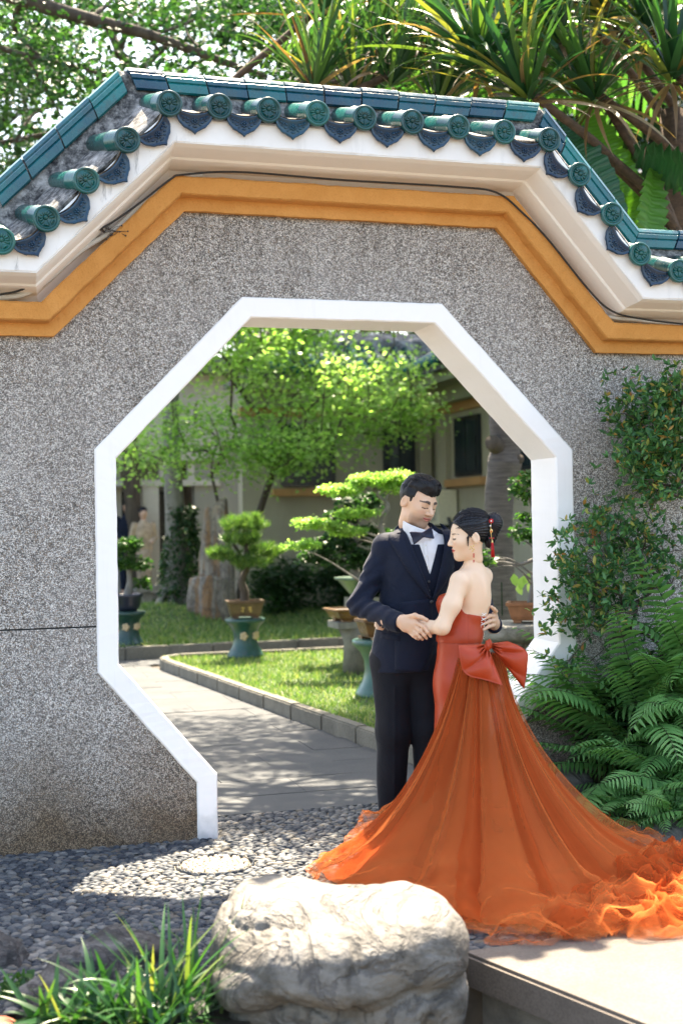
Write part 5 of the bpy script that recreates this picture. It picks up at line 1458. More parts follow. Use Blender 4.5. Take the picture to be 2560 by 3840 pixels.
def bun(P):
    d = s_ell(P, G(1848, 1962, bb), (.046, .046, .054)); d = sm(d, s_ell(P, G(1838, 2012, bb), (.030, .034, .04)), .03)
    d = sm(d, s_ell(P, G(1830, 2036, bb-.01), (.016, .02, .026)), .015)
    q = P-G(1812, 1960, bb)
    return d+.0014*np.sin(np.arctan2(q[..., 2], q[..., 0])*42+q[..., 1]*90)
V, F = nets(bun, G(1790, 2080, bb-.07), G(1890, 1890, bb+.07), .003); mk('bun', V, F, HAIRF, hr, True)
def base_hair_b(P): return sm(s_ell(P, (0, -.012, .038), (.083, .100, .093)), s_ell(P, (0, -.03, .075), (.066, .078, .062)), .03)
rng = np.random.default_rng(6); n = 200; a = rng.uniform(-.2, 2.2, n)
S = np.stack([np.where(rng.random(n) < .8, 1, -1)*rng.uniform(.01, .078, n), .05*np.cos(a)+.02, .06+.07*np.sin(a)], 1)
tgt = np.array([0, -.13, .045]); fl = lambda P, t: tgt-P
V, F = strands(base_hair_b, S, fl, 14, .010, .0012, .0016, rng); mk('hair_strands', hb(V*.957), F, HAIRF, hr, True)
# hair ornament and earring
orn = empty('hair_ornament', (0, 0, 0), bride)
g3 = lambda x, y, b=bb-.062: G(x, y, b)
mb = MB()
for k in range(8):
    a = k*math.pi/4; mb.ell(g3(1840, 1954)+[.0075*math.cos(a), 0, .0075*math.sin(a)], (.0055, .004, .003), 6, 3, rotm('Y', -a))
mb.build('red_flower', REDB, orn, True)
MB().ell(g3(1840, 1954, bb-.068), (.004,)*3, 8, 5).build('pearl', PEARL, orn, True)
MB().ell(g3(1837, 1972), (.0045,)*3, 8, 5).build('pearl', PEARL, orn, True)
mb = MB().lathe([(.004, -.001), (.008, 0), (.004, .001)], 12, c=g3(1840, 1992), R=rotm('X', math.pi/2), sy=1.5); mb.build('gold_ring', GOLD, orn, True)
MB().ell(g3(1840, 1992), (.0035, .003, .006), 8, 5).build('red_bead', REDB, orn, True)
MB().tube([g3(1840, 1960), g3(1838, 1985), g3(1841, 2012), g3(1843, 2026)], .0012, 5).build('chain', GOLD, orn)
mb = MB()
for s in (-1, 1): mb.ell(g3(1842+s*5, 2018), (.006, .003, .0028), 6, 3)
mb.build('red_bow', REDB, orn, True)
MB().lathe([(.004, 0), (.005, -.012), (.0045, -.013)], 10, c=g3(1844, 2026)).build('tassel_cap', GOLD, orn, True)
mb = MB()
for k in range(16):
    a = k*2.4; r = .0022*math.sqrt(k); p = g3(1844, 2034)
    mb.tube([p+[r*.6*math.cos(a), r*.6*math.sin(a), 0], p+[r*1.1*math.cos(a)+.003, r*1.1*math.sin(a), -.07]], .0013, 4)
mb.build('tassel', REDB, orn, True)
ear = empty('earring', (0, 0, 0), bride); e3 = lambda x, y, b=bb-.118: G(x, y, b)
mb = MB()
for x, y in ((1765, 2050), (1774, 2047), (1770, 2056), (1762, 2058), (1776, 2060), (1771, 2066)): mb.ell(e3(x, y), (.0048, .002, .0036), 6, 3, rotm('Y', x))
mb.build('gold_flower', GOLD, ear, True)
mb = MB()
for k, y in enumerate((2076, 2079, 2082.5, 2086, 2090, 2101, 2104.5, 2108)):
    mb.box(e3(1775, y), (.0085 if k % 2 else .0062, .0015, .0022))
for x in (1773, 1777.5): mb.box(e3(x, 2083), (.0018, .0015, .02)); mb.box(e3(x, 2104), (.0018, .0014, .011))
mb.build('red_drop', REDB, ear)
# ---- bodice
def bodice(P):
    d = torso_b(P, .006)
    d = sm(d, s_ell(P, G(1674, 2268, bb+.02), (.050, .075, .062)), .05)
    d = sm(d, s_ell(P, G(1722, 2400, bb), (.100, .088, .09)), .05)
    x = P[..., 0]; xp = [G(a, 0)[0] for a in (1600, 1640, 1668, 1692, 1720, 1790, 1850)]; yp = [G(0, b)[2] for b in (2240, 2222, 2214, 2245, 2282, 2296, 2290)]
    d = np.maximum(d, P[..., 2]-np.interp(x, xp, yp)); d = np.maximum(d, G(0, 2398)[2]-P[..., 2])
    q = .002*np.exp(-((x-G(1728, 0)[0]-.02*(P[..., 2]-G(0, 2340)[2]))/.003)**2)
    return d+q+.0016*vnoise(P*np.array([16, 16, 30]), 1., 6)
V, F = nets(bodice, G(1590, 2420, bb-.16), G(1870, 2190, bb+.16), .0042); bod = mk('bodice', V, F, SATIN, bride, True)
fbd = lambda P: torso_b(P, .007)
mb = MB()
for k in range(6):
    y = 2300+k*17; a = on_surf(1806-k*1.2, y, fbd, .003, bb-.2); b = on_surf(1820-k*1.4, y+11, fbd, .003, bb-.2); c = on_surf(1822-k*1.4, y, fbd, .003, bb-.2); d = on_surf(1804-k*1.2, y+11, fbd, .003, bb-.2)
    mb.tube([a, (a+b)/2-[0, .003, 0], b], .0021, 5); mb.tube([c, (c+d)/2-[0, .004, 0], d], .0021, 5)
mb.build('lacing', LACE, bod, True)
# ---- satin sheath skirt
def sheath(P):
    d = s_cap(P*np.array([1, 1.1, 1]), G(1722, 2400, bb)*[1, 1.1, 1], G(1728, 2560, bb)*[1, 1.1, 1], .104, .122)
    d = sm(d, s_cap(P, G(1728, 2560, bb), G(1735, 3060, bb), .122, .145), .05)
    d = np.maximum(d, P[..., 2]-G(0, 2384)[2]); d = np.maximum(d, .015-P[..., 2])
    q = .002*np.exp(-((P[..., 0]-G(1706, 0)[0])/.003)**2)
    return d+q+.004*fbm(P*np.array([7, 7, 2.5]), 1., 3, 8)
V, F = nets(sheath, G(1590, 3115, bb-.2), G(1880, 2380, bb+.2), .009); mk('skirt', V, F, SATIN, bride, True)
# ---- bow: two puffed loops and a knot
def loop_surf(knot, edge, b_k, b_e, puff, pl, n=40, m=18, ph=0., twist=.0):
    E = spline([np.array(e, float) for e in edge], n); K = np.array(knot, float); Vf = []; Vb = []
    for i in range(n):
        t = i/(n-1)
        for j in range(m):
            s = j/(m-1)
            k0 = K+np.array([(t-.5)*6, (t-.5)*10])
            q = k0*(1-s)+E[i]*s
            env = math.sin(math.pi*min(1, s*.97))**.75; side = math.sin(math.pi*t)**.45
            w1 = math.sin(t*15+ph+1.2*s); w2 = math.sin(t*8+ph*2+2.6*s); plt = pl*1.4*(1-s)**.7*math.sin(math.pi*min(1, s*2.6+.08))*(1-2*abs(w1)**.6)+.030*s*(1.15-s)*(1-2*abs(w2)**.7)*side
            b = b_k*(1-s)+b_e*s
            Vf.append(G(q[0], q[1], b-puff*env*side+plt)); Vb.append(G(q[0], q[1], b+puff*.55*env*side+plt*.5))
    V = np.vstack([Vf, Vb]); k = n*m; F = grid_faces(n, m).tolist(); F += [[a+k for a in q[::-1]] for q in F]
    for i in range(n-1): F.append((i*m+m-1, (i+1)*m+m-1, (i+1)*m+m-1+k, i*m+m-1+k))
    for j in range(m-1): F += [(j, j+k, j+1+k, j+1), ((n-1)*m+j, (n-1)*m+j+1, (n-1)*m+j+1+k, (n-1)*m+j+k)]
    return V, F
bow = empty('bow', (0, 0, 0), bride); bow['label'] = 'large rust red satin bow at the back of the waist'
V, F = loop_surf((1826, 2420), [(1718, 2420), (1722, 2460), (1733, 2512), (1762, 2537), (1812, 2549), (1856, 2562), (1884, 2570)], bb-.165, bb-.235, .042, .018, ph=.5); mk('loop', V, F, SATIN, bow, True)
V, F = loop_surf((1832, 2418), [(1902, 2404), (1950, 2424), (1977, 2450), (1976, 2500), (1970, 2550), (1964, 2585)], bb-.15, bb-.17, .040, .016, ph=2.0); mk('loop', V, F, SATIN, bow, True)
def knot(P):
    d = s_ell(P, G(1829, 2420, bb-.195), (.018, .022, .030), rotm('Y', .35)); q = P-G(1829, 2420, bb-.195)
    return d+.0022*np.sin(q[..., 0]*380+q[..., 2]*90)
V, F = nets(knot, G(1795, 2475, bb-.25), G(1865, 2370, bb-.14), .0035); mk('knot', V, F, SATIN, bow, True)
# ---- tulle overskirt and train (world frame)
def m_tulle(name, c, a0, a1):
    m, nt, bs = new_mat(name); nt.nodes.remove(bs)
    df = nd(nt, 'ShaderNodeBsdfDiffuse'); tl = nd(nt, 'ShaderNodeBsdfTranslucent'); tp = nd(nt, 'ShaderNodeBsdfTransparent')
    n = noise(nt, wpos(nt), 5, 3, .5)
    col = ramp(nt, n, [(.3, tuple(x*.93 for x in c)), (.7, tuple(min(1, x*1.05) for x in c))])
    nt.links.new(col, df.inputs[0]); nt.links.new(col, tl.inputs[0])
    m1 = nd(nt, 'ShaderNodeMixShader'); m1.inputs[0].default_value = .42; nt.links.new(df.outputs[0], m1.inputs[1]); nt.links.new(tl.outputs[0], m1.inputs[2])
    lw = nd(nt, 'ShaderNodeLayerWeight'); lw.inputs[0].default_value = .35
    f = ramp(nt, lw.outputs['Facing'], [(0, a0), (1, a1)])
    f2 = f
    m2 = nd(nt, 'ShaderNodeMixShader'); nt.links.new(f2, m2.inputs[0]); nt.links.new(tp.outputs[0], m2.inputs[1]); nt.links.new(m1.outputs[0], m2.inputs[2])
    nt.links.new(m2.outputs[0], nt.nodes['Material Output'].inputs[0]); return m
TULLE = m_tulle('rust_tulle', (.52, .108, .03), .50, .95); TUL2 = m_tulle('rust_tulle_dense', (.46, .088, .028), .93, 1.); TUL3 = m_tulle('sheer_tulle', (.68, .20, .062), .16, .74)
Wf = lambda x, y, b: np.array(G.M @ Vector(G(x, y, b)))
TOP = [Wf(1706, 2480, bb-.02), Wf(1722, 2470, bb-.10), Wf(1770, 2450, bb-.135), Wf(1822, 2442, bb-.14), Wf(1862, 2455, bb-.12), Wf(1885, 2475, bb-.06), Wf(1888, 2490, bb+.03)]
HEM = [(.12, -.10), (-.12, -.40), (-.40, -.80), (-.47, -1.02), (-.40, -1.35), (-.22, -1.66), (-.02, -1.88), (.22, -1.98), (.45, -1.98), (.70, -2.02), (.98, -1.86), (1.12, -1.45), (1.02, -1.02), (.98, -.72), (.90, -.42)]
def tulle(name, shrink, m, seed, nt_=260, ns=64, fold=1., crump=1., zoff=0., k0=15):
    rng = np.random.default_rng(seed)
    T = spline(TOP, nt_); Hm = spline([np.array([x, y, 0.]) for x, y in HEM], nt_)
    cen = np.array([.42, -.75, 0]); Hm = cen+(Hm-cen)*shrink
    th = np.linspace(0, 1, nt_); s = np.linspace(0, 1, ns)
    ph = rng.random(6)*6.28
    sag = .04*np.sin(th*math.pi)
    kk = np.interp(th, [0, .3, .55, .75, 1], [.28, .27, .27, .18, .13])[:, None]; ctrl = T*(1-kk)+Hm*kk; ctrl[:, 2] = T[:, 2]*(np.interp(th, [0, .3, .55, .75, 1], [.21, .20, .17, .115, .10])-sag*.3)
    S = s[None, :, None]
    P = (1-S)**2*T[:, None]+2*S*(1-S)*ctrl[:, None]+S**2*Hm[:, None]
    # out of plane direction: horizontal, perpendicular to the radial run
    rad = Hm-T; rad[:, 2] = 0; rad /= np.linalg.norm(rad, axis=1)[:, None]+1e-6
    tng = np.gradient(Hm, axis=0); tng[:, 2] = 0; tng /= np.linalg.norm(tng, axis=1)[:, None]+1e-6
    nrm = np.stack([rad[:, 0]*.8, rad[:, 1]*.8, np.full(nt_, .6)], 1)
    big = vnoise(np.stack([th*5.3, 0*th, 0*th+seed], 1), 1., seed)
    warp = th+.012*np.sin(th*31+ph[0])+.006*np.sin(th*73+ph[1])
    f1 = np.sin(warp*2*math.pi*k0+ph[2])
    f2 = np.sin(warp*2*math.pi*k0*2.3+ph[3]); f3 = np.sin(warp*2*math.pi*k0*.43+ph[4])
    f4 = np.sin(warp*2*math.pi*k0*5.1+ph[5])
    amp = (.007+.036*s**1.1*(1-.35*s))*fold; amp2 = (.0022+.007*s)*fold; amp4 = 0*s
    drift = .9*s[None, :]*np.sin(th*9+ph[1])[:, None]
    disp = f1[:, None]*amp*(1-.25*np.sin(drift*3))+f2[:, None]*amp2+f3[:, None]*(.03*s**1.4)+big[:, None]*(.05*s**1.2*(1-.5*s))+f4[:, None]*amp4
    P = P+nrm[:, None, :]*disp[..., None]
    Pn = P.reshape(-1, 3)
    env = np.clip((s-.62)/.38, 0, 1)[None, :].repeat(nt_, 0).reshape(-1)
    rid = 1-np.abs(fbm(Pn, 5.5, 3, seed)); rid2 = fbm(Pn, 13., 3, seed+5)
    right = np.clip((th-.45)/.3, 0, 1)[:, None].repeat(ns, 1).reshape(-1)
    Pn[:, 2] += crump*env*(.012+.03*np.clip(rid, 0, 1)**2+.018*rid2*env)*(1+1.3*right*env)
    Pn[:, 0] += crump*env*.035*fbm(Pn, 6., 3, seed+9); Pn[:, 1] += crump*env*.035*fbm(Pn, 6., 3, seed+13)
    Pn[:, 2] = np.maximum(Pn[:, 2], .014)+zoff*env
    o = mk(name, Pn, grid_faces(nt_, ns), m, None, True)
    o.parent = bride; o.matrix_parent_inverse = Matrix(G.M).inverted()
    return o
tulle('underskirt', .90, TUL2, 1, fold=.8, crump=.4, k0=8)
tulle('tulle_layer', .97, TULLE, 2, fold=1.1, crump=.9, zoff=.006, k0=9)
tulle('tulle_layer', 1.04, TUL3, 3, fold=1.2, crump=1.3, zoff=.016, k0=10)
# crumpled heap of train at the right
def heap(name, c, r, hgt, m, seed, n=70):
    u = np.linspace(-1, 1, n); X, Y = np.meshgrid(u, u, indexing='ij'); R = np.hypot(X, Y)
    wob = 1+.18*np.sin(np.arctan2(Y, X)*5+seed)+.1*np.sin(np.arctan2(Y, X)*9+seed*2)
    P = np.stack([c[0]+X*r[0]*wob, c[1]+Y*r[1]*wob, 0*X], -1).reshape(-1, 3)
    e = np.clip(1-(R.reshape(-1)/1.0)**2, 0, 1)**.6
    rd = 1-np.abs(fbm(P, 4.2, 4, seed)); P[:, 2] = .012+hgt*e*(.35+.75*np.clip(rd, 0, 1.3)**2.2)+.018*fbm(P, 16., 3, seed+3)*e
    P[:, 0] += .06*fbm(P, 5., 3, seed+7)*e; P[:, 1] += .05*fbm(P, 5., 3, seed+8)*e
    P[:, 2] = np.maximum(P[:, 2], .013)
    keep = (R[:-1, :-1] < .99).reshape(-1)
    o = mk(name, P, grid_faces(n, n)[keep], m, None, True); o.parent = bride; o.matrix_parent_inverse = Matrix(G.M).inverted(); return o
heap('train_fold', (.55, -1.82), (.42, .26), .15, TULLE, 21); heap('train_fold', (.80, -1.72), (.42, .36), .24, TUL3, 22); heap('train_fold', (.62, -1.92), (.44, .20), .12, TUL3, 23); heap('train_fold', (.88, -1.62), (.40, .36), .19, TULLE, 24); heap('train_fold', (.42, -1.88), (.30, .2), .13, TUL3, 26)
heap('train_fold', (.22, -1.80), (.40, .22), .06, TUL3, 25)
# ================================================================== two people far back under the portico
def small_person(loc, h, top, bottom, skin, hairc, label, skirt=False, rz=0.):
    p = empty('person', loc, rz=rz); tag(p, label, 'person')
    k = h/1.72
    def bd(P):
        d = s_ell(P, (0, 0, 1.60*k), (.078*k, .09*k, .115*k)); d = sm(d, s_cap(P, (0, 0, 1.4*k), (0, 0, 1.52*k), .05*k, .045*k), .03)
        d = sm(d, s_ell(P, (0, 0, 1.2*k), (.17*k, .11*k, .24*k)), .05); d = sm(d, s_ell(P, (0, 0, .95*k), (.15*k, .11*k, .14*k)), .06)
        for s in (-1, 1):
            d = sm(d, finger(P, [(s*.19*k, 0, 1.37*k), (s*.25*k, .03, 1.1*k), (s*.10*k, -.17*k, 1.02*k)], .05*k, .032*k, .02), .02)
            d = sm(d, finger(P, [(s*.08*k, 0, .9*k), (s*.09*k, 0, .5*k), (s*.09*k, .01, .06*k)], .085*k, .045*k, .02), .03)
            d = sm(d, s_ell(P, (s*.09*k, -.05*k, .03*k), (.045*k, .12*k, .035*k)), .02)
        return d
    V, F = nets(bd, (-.36, -.3, -.02), (.36, .22, 1.75*k), .018)
    mk('body', V, F, SKIN, p, True, {'col': np.tile(skin, (len(V), 1))})
    def tp(P):
        d = bd(P)-.012; d = np.maximum(d, P[..., 2]-1.46*k); d = np.maximum(d, .86*k-P[..., 2]); return np.maximum(d, -(s_ell(P, (0, -.2*k, 1.03*k), (.14*k, .09*k, .07*k))))
    V, F = nets(tp, (-.36, -.3, .8*k), (.36, .22, 1.55*k), .016); mk('top', V, F, top, p, True)
    if skirt:
        MB().lathe([(.15*k, .92*k), (.165*k, .8*k), (.15*k, .5*k), (.16*k, .12*k)], 16, sy=.75).build('skirt', bottom, p, True)
    else:
        def tr(P): return np.maximum(np.maximum(bd(P)-.014, P[..., 2]-.92*k), .08*k-P[..., 2])
        V, F = nets(tr, (-.3, -.25, .0), (.3, .22, 1.0*k), .016); mk('trousers', V, F, bottom, p, True)
    MB().ell((0, .015*k, 1.645*k), (.09*k, .098*k, .09*k), 12, 8).build('hair', hairc, p, True)
    return p
pf = atY(488, 2270, 17.75)
small_person((pf[0], 17.9, .25), 1.74, NAVY, NAVY, (.42, .26, .19), HAIRM, 'man in dark suit standing far back under the portico')
small_person((pf[0]+.24, 17.55, .25), 1.60, simple('cream_silk', (.36, .28, .20), .6, .3, 12), simple('cream_silk_skirt', (.30, .24, .18), .6, .3, 12), (.5, .32, .24), HAIRF, 'woman in cream dress standing far back under the portico', True, .2)
# ================================================================== courtyard things
def m_rock(name, stops, sc=(1, 1, 1), ns=3., crack=.5, ck=6, rough=.8, stain=None, bstr=.6):
    m, nt, bs = new_mat(name); v = coords(nt, 'Object', sc)
    n = noise(nt, v, ns, 8, .65, .6)
    c = ramp(nt, n, stops)
    n2 = noise(nt, coords(nt), ck, 6, .6, 1.2)
    cr = ramp(nt, math_(nt, 'ABSOLUTE', math_(nt, 'SUBTRACT', n2, .5)), [(0, 1), (.012, .7), (.03, 0)])
    c = mix(nt, math_(nt, 'MULTIPLY', cr, crack), c, (.03, .028, .03))
    if stain:
        n3 = noise(nt, coords(nt), stain[0], 7, .7); c = mix(nt, ramp(nt, n3, [(.5, 0), (.62, stain[1])]), c, stain[2])
    nt.links.new(c, bs.inputs['Base Color']); bs.inputs['Roughness'].default_value = rough
    bump(nt, bs, math_(nt, 'SUBTRACT', noise(nt, v, ns*7, 6, .6), math_(nt, 'MULTIPLY', cr, .6)), bstr, .012); return m
PETR = m_rock('petrified_stone', [(.25, (.06, .04, .028)), (.42, (.24, .13, .06)), (.52, (.18, .155, .13)), (.62, (.30, .26, .215)), (.8, (.30, .14, .05))], (2, 2, .3), 4, .6, 5)
def standing(label, c, w, h, dp, seed, lean=0.):
    t = empty('standing_stone', c); tag(t, label, 'rock', 'standing stones on the rear lawn')
    def f(P):
        z = P[..., 2]; q = P.copy(); q[..., 0] = q[..., 0]-lean*z
        s = 1-.16*np.clip(z/h, 0, 1)**3
        r = np.hypot(q[..., 0]/(w*s), q[..., 1]/(dp*s)); a = np.arctan2(q[..., 1], q[..., 0])
        d = (r-1-.10*np.cos(a*3+seed)-.07*np.cos(a*5+2*seed))*min(w, dp)
        d = smx(d, z-h+.035*h*np.sin(q[..., 0]/w*2.5+seed), .03); d = np.maximum(d, -.15-z)
        return d+.035*fbm(P*np.array([5, 5, 1.3]), 1., 4, seed)
    V, F = nets(f, (-w*1.5-abs(lean)*h, -dp*1.6, -.2), (w*1.5+abs(lean)*h, dp*1.6, h*1.2), .03); mk('stone', V, F, PETR, t, True)
p = atY(815, 2380, 11.7); standing('tall striped tan standing stone with a knobbed top', (p[0]+.02, 11.7, .1), .22, 1.72, .18, 3, .0)
p = atY(790, 2390, 11.1); standing('lower broad tan standing stone in front of the tall one', (p[0], 11.1, .1), .28, .70, .2, 5, .0)
GLZ = m_glaze('green_pedestal_glaze', [(.2, (.006, .035, .032)), (.55, (.014, .075, .062)), (.85, (.04, .13, .10))], .35, .8, 5)
POTB = simple('brown_pot', (.10, .055, .03), .4, .35, 9, coat=.3); POTO = m_rock('ochre_pot', [(.3, (.06, .03, .013)), (.5, (.16, .075, .02)), (.7, (.09, .05, .024))], ns=5, crack=0, rough=.35); POTG = simple('celadon_pot', (.075, .135, .10), .3, .2, coat=.4); POTD = simple('dark_blue_pot', (.015, .02, .04), .3, .3, coat=.4); POTT = simple('terracotta_pot', (.27, .12, .055), .55, .2)
CREAMF = simple('cream_relief', (.55, .42, .26), .5)
def pedestal(label, loc, s=1., flower=False):
    t = empty('glazed_pedestal', loc); tag(t, label, 'pedestal', 'green glazed garden pedestals')
    prof = [(.195, 0), (.205, .02), (.185, .05), (.145, .12), (.125, .2), (.13, .27), (.155, .33), (.20, .375), (.215, .39), (.218, .415), (.20, .425), (.0, .425)]
    MB().lathe([(a*s, b*s) for a, b in prof], 28).build('drum', GLZ, t, True)
    for k in range(3):
        a = -1.9+k*1.05; mb = MB(); z = (.12 if flower else .24)*s; r = .150*s if flower else .135*s
        ctr = np.array([r*math.cos(a), r*math.sin(a), z]); tn = np.array([-math.sin(a), math.cos(a), 0])
        for q in range(5):
            b = q*2*math.pi/5; mb.ell(ctr+tn*.026*s*math.cos(b)+np.array([0, 0, .028*s*math.sin(b)]), (.021*s, .02*s, .021*s), 6, 4)
        mb.ell(ctr, (.014*s,)*3, 6, 4); mb.build('flower_relief', CREAMF, t, True)
    return t
def rect_pot(name, label, loc, w, d, h, m, rz=0., feet=True, octo=False, grp=None):
    t = empty(name, loc, rz=rz); tag(t, label, 'plant pot', grp)
    n = 8 if octo else 4
    def ring(sx, sy, z):
        a = (np.arange(n)+.5)*2*math.pi/n; k = 1/math.cos(math.pi/n)
        return [(sx/2*k*math.cos(x), sy/2*k*math.sin(x), z) for x in a]
    rows = [ring(w*.72, d*.72, .02), ring(w*.80, d*.80, h*.3), ring(w*.92, d*.92, h*.82), ring(w*.93, d*.93, h*.83), ring(w, d, h*.86), ring(w, d, h), ring(w*.88, d*.88, h), ring(w*.86, d*.86, h*.86)]
    V = [p for r in rows for p in r]; F = [(i*n+j, i*n+(j+1) % n, (i+1)*n+(j+1) % n, (i+1)*n+j) for i in range(len(rows)-1) for j in range(n)]
    F += [tuple(range(n))[::-1]]
    mk('bowl', V, F, m, t)
    V = ring(w*.87, d*.87, h*.9); mk('soil', V, [tuple(range(n))], SOIL, t)
    if feet:
        for sx in (-1, 1):
            for sy in (-1, 1): MB().box((sx*w*.27, sy*d*.27, .012), (w*.16, d*.16, .024)).build('foot', m, t)
    return t
NEEDLE = leafmat('pine_needle', [(0, (.03, .09, .02)), (.5, (.08, .18, .035)), (1, (.22, .33, .08))], .35)
def needles(P, n, ln, rng, up=.7):
    idx = rng.integers(len(P), size=n); pos = P[idx]+rng.normal(size=(n, 3))*.012
    D = rng.normal(size=(n, 3)); D[:, 2] = np.abs(D[:, 2])*.6+up
    X, Yv, Z = frames(D, rng=rng)
    TV = np.array([[-.035, 0, 0], [.035, 0, 0], [.02, .6, 0], [-.02, .6, 0], [0, 1, 0]]); TF = [(0, 1, 2, 3), (3, 2, 4)]
    return scatter(TV, TF, pos, X, Yv, Z, ln*rng.uniform(.6, 1.2, n), rng.random(n))
def bonsai(label, base, trunk, pads, m, seed, nl, size, pine=False, r=.035, group=None):
    rng = np.random.default_rng(seed); base = np.asarray(base, float); t = empty('bonsai', base); tag(t, label, 'bonsai', group)
    mb = MB(); T = spline(trunk, 24); mb.tube(T, np.linspace(r*1.5, r*.45, 24), 8); P = []
    for c, rr in pads:
        c = np.asarray(c, float); i = np.argmin(np.linalg.norm(T-c, axis=1)+.4*np.abs(T[:, 2]-c[2]+.08)); a = T[max(0, i-2)]
        mb.tube(spline([a, (a+c)/2+np.array([0, 0, .03])+rng.normal(size=3)*.03, c-[0, 0, rr[2]*.5]], 7), np.linspace(r*.45, r*.15, 7), 6)
        k = max(8, int(60*rr[0]*rr[1]/.04)); q = rng.normal(size=(k, 3)); q /= np.linalg.norm(q, axis=1)[:, None]; q *= rng.random((k, 1))**.4
        P.append(c+q*rr)
    mb.build('trunk', BARKG if not pine else BARK, t, True); P = np.vstack(P)
    if pine: V, F, A = needles(P, nl, size, rng)
    else: V, F, A = leaves_around(P, nl, .024, size, rng, .6, droop=-.2, tilt=.7)
    o = mk('foliage', V, F, m, t, False, {'rnd': A}); o['kind'] = 'stuff'; return t
# pine bonsai on green pedestal
pb = atZ(920, 2470, .075); pb = np.array([1.16, 7.5, .075])
pedestal('green glazed pedestal under the pine bonsai', pb, 1.0)
rect_pot('bonsai_pot', 'brown rectangular pot with gold marks on the green pedestal', pb+[0, 0, .427], .40, .28, .19, POTB, -.1)
gm = empty('gold_mark', (0, 0, 0), bpy.data.objects['bonsai_pot'])
mb = MB()
for x, z, w_, h_ in [(-.035, .115, .04, .007), (-.035, .095, .007, .055), (-.05, .085, .02, .007), (.04, .118, .042, .007), (.04, .095, .007, .055), (.04, .096, .034, .007), (.056, .076, .007, .022)]: mb.box((x, -.1285-.06*(z-.1), z), (w_, .004, h_))
mb.build('lettering', GOLD, gm)
bonsai('pine bonsai with rounded needle pads in the brown pot', pb+[0, 0, .59], [(0, 0, 0), (.0, .0, .12), (-.03, 0, .24), (.04, 0, .4), (.02, 0, .62), (.0, 0, .78)], [((.0, 0, .84), (.26, .2, .10)), ((-.2, -.03, .52), (.2, .16, .075)), ((.24, .02, .54), (.2, .16, .08)), ((.05, -.1, .42), (.22, .14, .06)), ((-.02, .0, .68), (.22, .18, .07))], NEEDLE, 201, 12000, .085, True, .035)
# left pot half hidden by the frame
pl = np.array([.10, 8.95, .12]); pedestal('green glazed pedestal at the left jamb of the gateway', pl, .95)
t = empty('round_pot', pl+[0, 0, .405]); tag(t, 'dark blue round pot at the left jamb of the gateway', 'plant pot'); MB().lathe([(.1, 0), (.15, .05), (.165, .16), (.185, .175), (.185, .2), (.15, .2), (.14, .17), (0, .17)], 20).build('bowl', POTD, t, True)
bonsai('small leafy bonsai in the dark blue pot at left', pl+[0, 0, .58], [(0, 0, 0), (.03, 0, .2), (-.02, 0, .5)], [((0, 0, .58), (.2, .2, .1)), ((.12, -.05, .36), (.16, .14, .08)), ((-.1, 0, .4), (.16, .14, .08)), ((.16, 0, .14), (.12, .1, .06))], L_MID, 202, 1800, .055)
# ochre pot on flower pedestal beside the groom
p2 = np.array([1.50, 3.95, .075])
pedestal('green glazed pedestal with a pale flower beside the groom', p2, 1.12, True)
rect_pot('bonsai_pot', 'ochre octagonal pot on the flowered pedestal beside the groom', p2+[.02, 0, .477], .46, .40, .17, POTO, .2, True, True)
mb = MB(); rng = np.random.default_rng(4)
for k in range(9): mb.tube(spline([(rng.normal()*.05, rng.normal()*.05, .0), (rng.normal()*.08, rng.normal()*.06, .06), (.12+rng.normal()*.06, rng.normal()*.05, .02)], 7), np.linspace(.03, .012, 7), 6)
mb.build('root_ball', BARKG, tag(empty('bonsai_roots', p2+[.04, 0, .63]), 'gnarled grey bonsai roots in the ochre pot', 'bonsai'), True)
t = tag(empty('garden_table', (1.83, 5.6, .075)), 'dark stone stand behind the ochre pot', 'stand'); MB().lathe([(.16, 0), (.14, .3), (.2, .44)], 14).build('post', SLABS, t, True); MB().box((0, 0, .47), (.5, .36, .06)).build('top', SLABS, t)
rect_pot('bonsai_pot', 'shallow ochre tray pot behind the ochre octagonal pot', (1.83, 5.6, .577), .58, .4, .12, POTO, .05)
t = tag(empty('garden_stand', (2.2, 6.6, .075)), 'grey plinth carrying the celadon bowl', 'stand'); MB().box((0, 0, .33), (.3, .3, .66)).build('plinth', SLABS, t)
t = empty('round_pot', (2.2, 6.6, .74)); tag(t, 'celadon bowl pot behind the groom\'s elbow', 'plant pot'); MB().lathe([(.1, 0), (.14, .04), (.25, .17), (.29, .185), (.29, .205), (.24, .2), (0, .18)], 22).build('bowl', POTG, t, True)
bonsai('dark glossy bush bonsai in the celadon bowl', (2.15, 6.6, .93), [(0, 0, 0), (-.05, 0, .2), (.02, 0, .5), (0, 0, .75)], [((.05, 0, .78), (.26, .2, .12)), ((-.18, 0, .62), (.2, .18, .1)), ((-.26, -.05, .34), (.24, .2, .12)), ((.18, 0, .45), (.2, .2, .12)), ((-.42, 0, .2), (.18, .16, .09)), ((.0, -.08, .2), (.22, .16, .1))], L_DARK, 203, 4200, .06)
